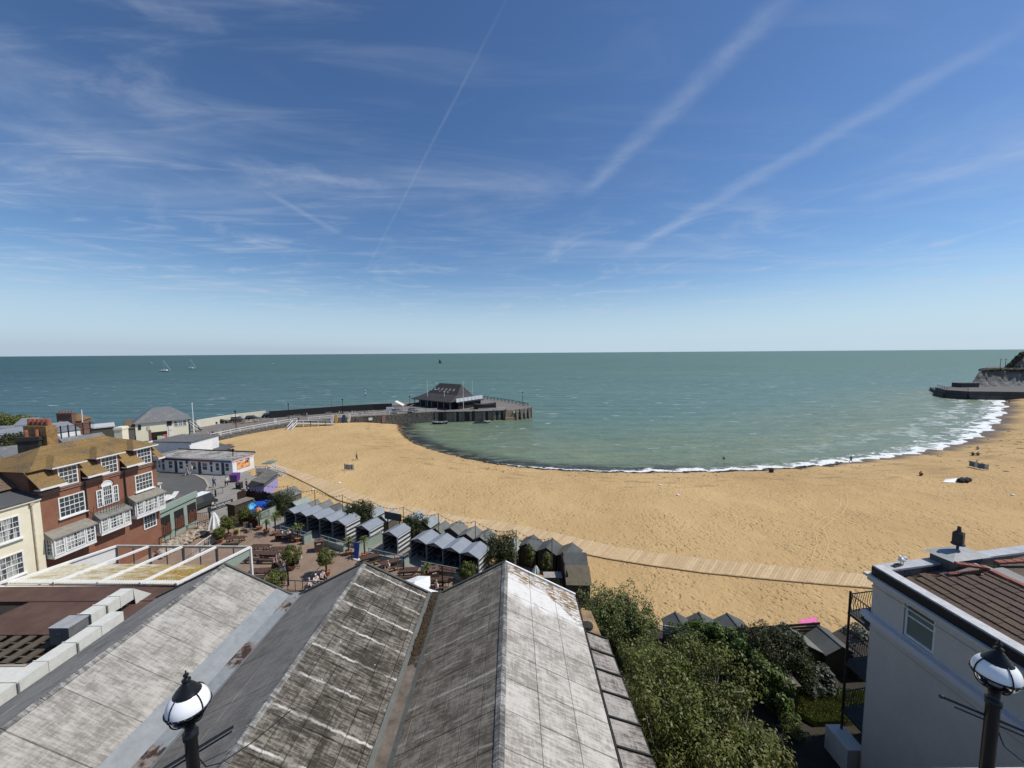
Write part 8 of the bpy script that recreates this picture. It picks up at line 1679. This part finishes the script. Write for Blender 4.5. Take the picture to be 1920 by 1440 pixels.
for px, py, rz, a, c, h, lb in ((478, 792, 2.8, 'cream', 'grey', 'blond', 'person in cream seated at the right end of the pale bench'), (570, 781.5, 2.8, 'black', 'navy', 'dark', 'dark dressed person of the seated pair on the pier'), (575, 781, 2.8, 'pale', 'grey', 'grey', 'pale topped person of the seated pair on the pier'), (636, 776.8, 2.9, 'white', 'grey', 'grey', 'person in white seated left of the parapet lamp'), (640, 776.6, 2.9, 'khaki', 'black', 'dark', 'person in brown seated beside the parapet lamp'),
        (660, 776, 2.9, 'white', 'pale', 'grey', 'person in white, left of the pale seated pair'), (665, 775.8, 2.9, 'pale', 'pale', 'blond', 'person in pale clothes, right of the pale seated pair'), (684, 775.3, 2.9, 'khaki', 'black', 'dark', 'person in brown on the parapet bench'), (690, 775, 2.9, 'pale', 'grey', 'brown', 'person in pale blue on the parapet bench'), (699, 774.8, 2.9, 'white', 'navy', 'grey', 'person in white at the right end of the parapet'), (390, 818, -.5, 'white', 'black', 'grey', 'person in white sitting near the start of the white railing')):
    person(PZ(px, py), 'sit', rz, a, c, h, lb)
person(PZ(560, 791.5), 'walk', 1.0, 'black', 'navy', 'dark', 'person in dark clothes walking at the top of the white steps'); person(PZ(399, 817), 'stand', 1.0, 'black', 'black', 'dark', 'person in black bending by the bicycles near the railing', .9)
for px, py, kd, rz, a, c, h, lb in ((669, 863, 'walk', 1.7, 'grey', 'black', 'dark', 'person walking alone on the left part of the sand'), (1357, 869, 'stand', 0, 'black', 'black', 'dark', 'person in black standing in the shallow water'), (1595, 868, 'walk', 1.2, 'black', 'black', 'dark', 'person in black wading at the edge of the foam'), (1886, 756, 'stand', .5, 'black', 'black', 'dark', 'left one of the distant pair by the headland'), (1892, 756, 'walk', .5, 'navy', 'black', 'dark', 'right one of the distant pair by the headland')):
    q = PB(px, py); person(q, kd, rz, a, c, h, lb)
for px, py, rz, a, c, h, lb in ((1726, 892, 2.0, 'red', 'black', 'dark', 'person in red sitting alone on the sand right of centre'), (1833, 843, 2.2, 'pale', 'black', 'dark', 'person sitting alone nearest the surf at right'), (1824, 854, 2.2, 'black', 'black', 'dark', 'left one of the pair sitting above the windbreak'), (1834, 854, 2.6, 'grey', 'black', 'blond', 'right one of the pair sitting above the windbreak'), (1831, 872, 2.6, 'navy', 'black', 'dark', 'person sitting behind the grey blue windbreak'), (414, 837, 2.0, 'black', 'black', 'dark', 'person in black sitting on the sand below the harbour wall')):
    person(PB(px, py), 'ground', rz, a, c, h, lb)
person(PB(432, 834), 'lie', 1.3, 'pink', 'pink', 'dark', 'person lying on a pinkish towel below the harbour wall')
# pram and bicycles
pm = thing('pram', 'black pram with white trim beside the bay tree pot', 'pram', PZ(553, 1066), .6); b = B(); b.add([(-.3, -.25, .45), (.3, -.25, .45), (.3, .25, .45), (-.3, .25, .45), (-.45, -.28, .85), (.4, -.28, .8), (.4, .28, .8), (-.45, .28, .85)], [(3, 2, 1, 0), (0, 1, 5, 4), (1, 2, 6, 5), (2, 3, 7, 6), (3, 0, 4, 7)]); part('basket', b, m_bkwall, pm, world=False)
b = B(); b.lathe([(.30, 0), (.28, .12), (.18, .26), (0, .32)], (-.15, 0, .82), 10); part('hood', b, CL['black'], pm, True, False); b = B(); b.bar((.35, -.25, .8), (.65, -.25, 1.0), .03); b.bar((.35, .25, .8), (.65, .25, 1.0), .03); b.bar((.65, -.25, 1.0), (.65, .25, 1.0), .04); part('handle', b, m_white, pm, world=False)
for sx in (-.3, .3):
    for sy in (-.27, .27): b = B(); b.lathe([(.11, -.02), (.14, -.02), (.14, .02), (.11, .02), (.11, -.02)], (0, 0, 0), 12); b.v = [(v[0] + sx, v[2] + sy, v[1] + .14) for v in b.v]; part('wheel', b, mat('tyre', (.02, .02, .02), .9), pm, world=False)
def bicycle(px, py, rz, label):
    t = thing('bicycle', label, 'bicycle', PZ(px, py), rz, 'bicycles by the pier railing'); mm = m_bb
    for sx in (-.52, .52): b = B(); b.lathe([(.31, -.02), (.34, -.02), (.34, .02), (.31, .02), (.31, -.02)], (0, 0, 0), 14); b.v = [(v[0] + sx, v[2], v[1] + .34) for v in b.v]; part('wheel', b, mat('tyre', (.02, .02, .02), .9), t, world=False)
    b = B()
    for a, c in (((-.52, 0, .34), (-.15, 0, .8)), ((-.15, 0, .8), (.35, 0, .8)), ((.35, 0, .8), (0, 0, .3)), ((0, 0, .3), (-.15, 0, .8)), ((-.52, 0, .34), (0, 0, .3)), ((.35, 0, .8), (.52, 0, .34)), ((.35, 0, .8), (.33, 0, 1.0))): b.cyl(a, c, .02, n=5)
    part('frame', b, mm, t, world=False); b = B(); b.bar((.33, -.25, 1.02), (.33, .25, 1.02), .03); part('handlebar', b, mm, t, world=False); b = B(); b.box((-.18, 0, .88), (.25, .12, .05)); part('saddle', b, mm, t, world=False)
bicycle(395, 818.5, .3, 'bicycle nearest the seated person in white by the railing'); bicycle(403, 817.3, .5, 'bicycle between the other one and the sandwich board'); bicycle(344, 820, .4, 'bicycle leaning at the right corner of the lifeboat house')
for k in range(9): q = pbp(3 + random.uniform(0, L1 - 6), -.6 + random.uniform(0, 4.2), 0); zz = ze + (q - pbp((q - Vector((A_.x, A_.y, 0))).dot(dn), -1, 0)).length / 5.2 * (zk - ze); gull('small white gull on the pier building roof, one of nine', Vector((q.x, q.y, zz - .02)), random.uniform(0, 6), 1.4)
for o in bpy.data.objects:
    if o.get('label') == 'small white gull on the pier building roof, one of nine': o['group'] = 'gulls on the pier building roof'; o['label'] = 'small white gull resting on the low black roof of the pier building'
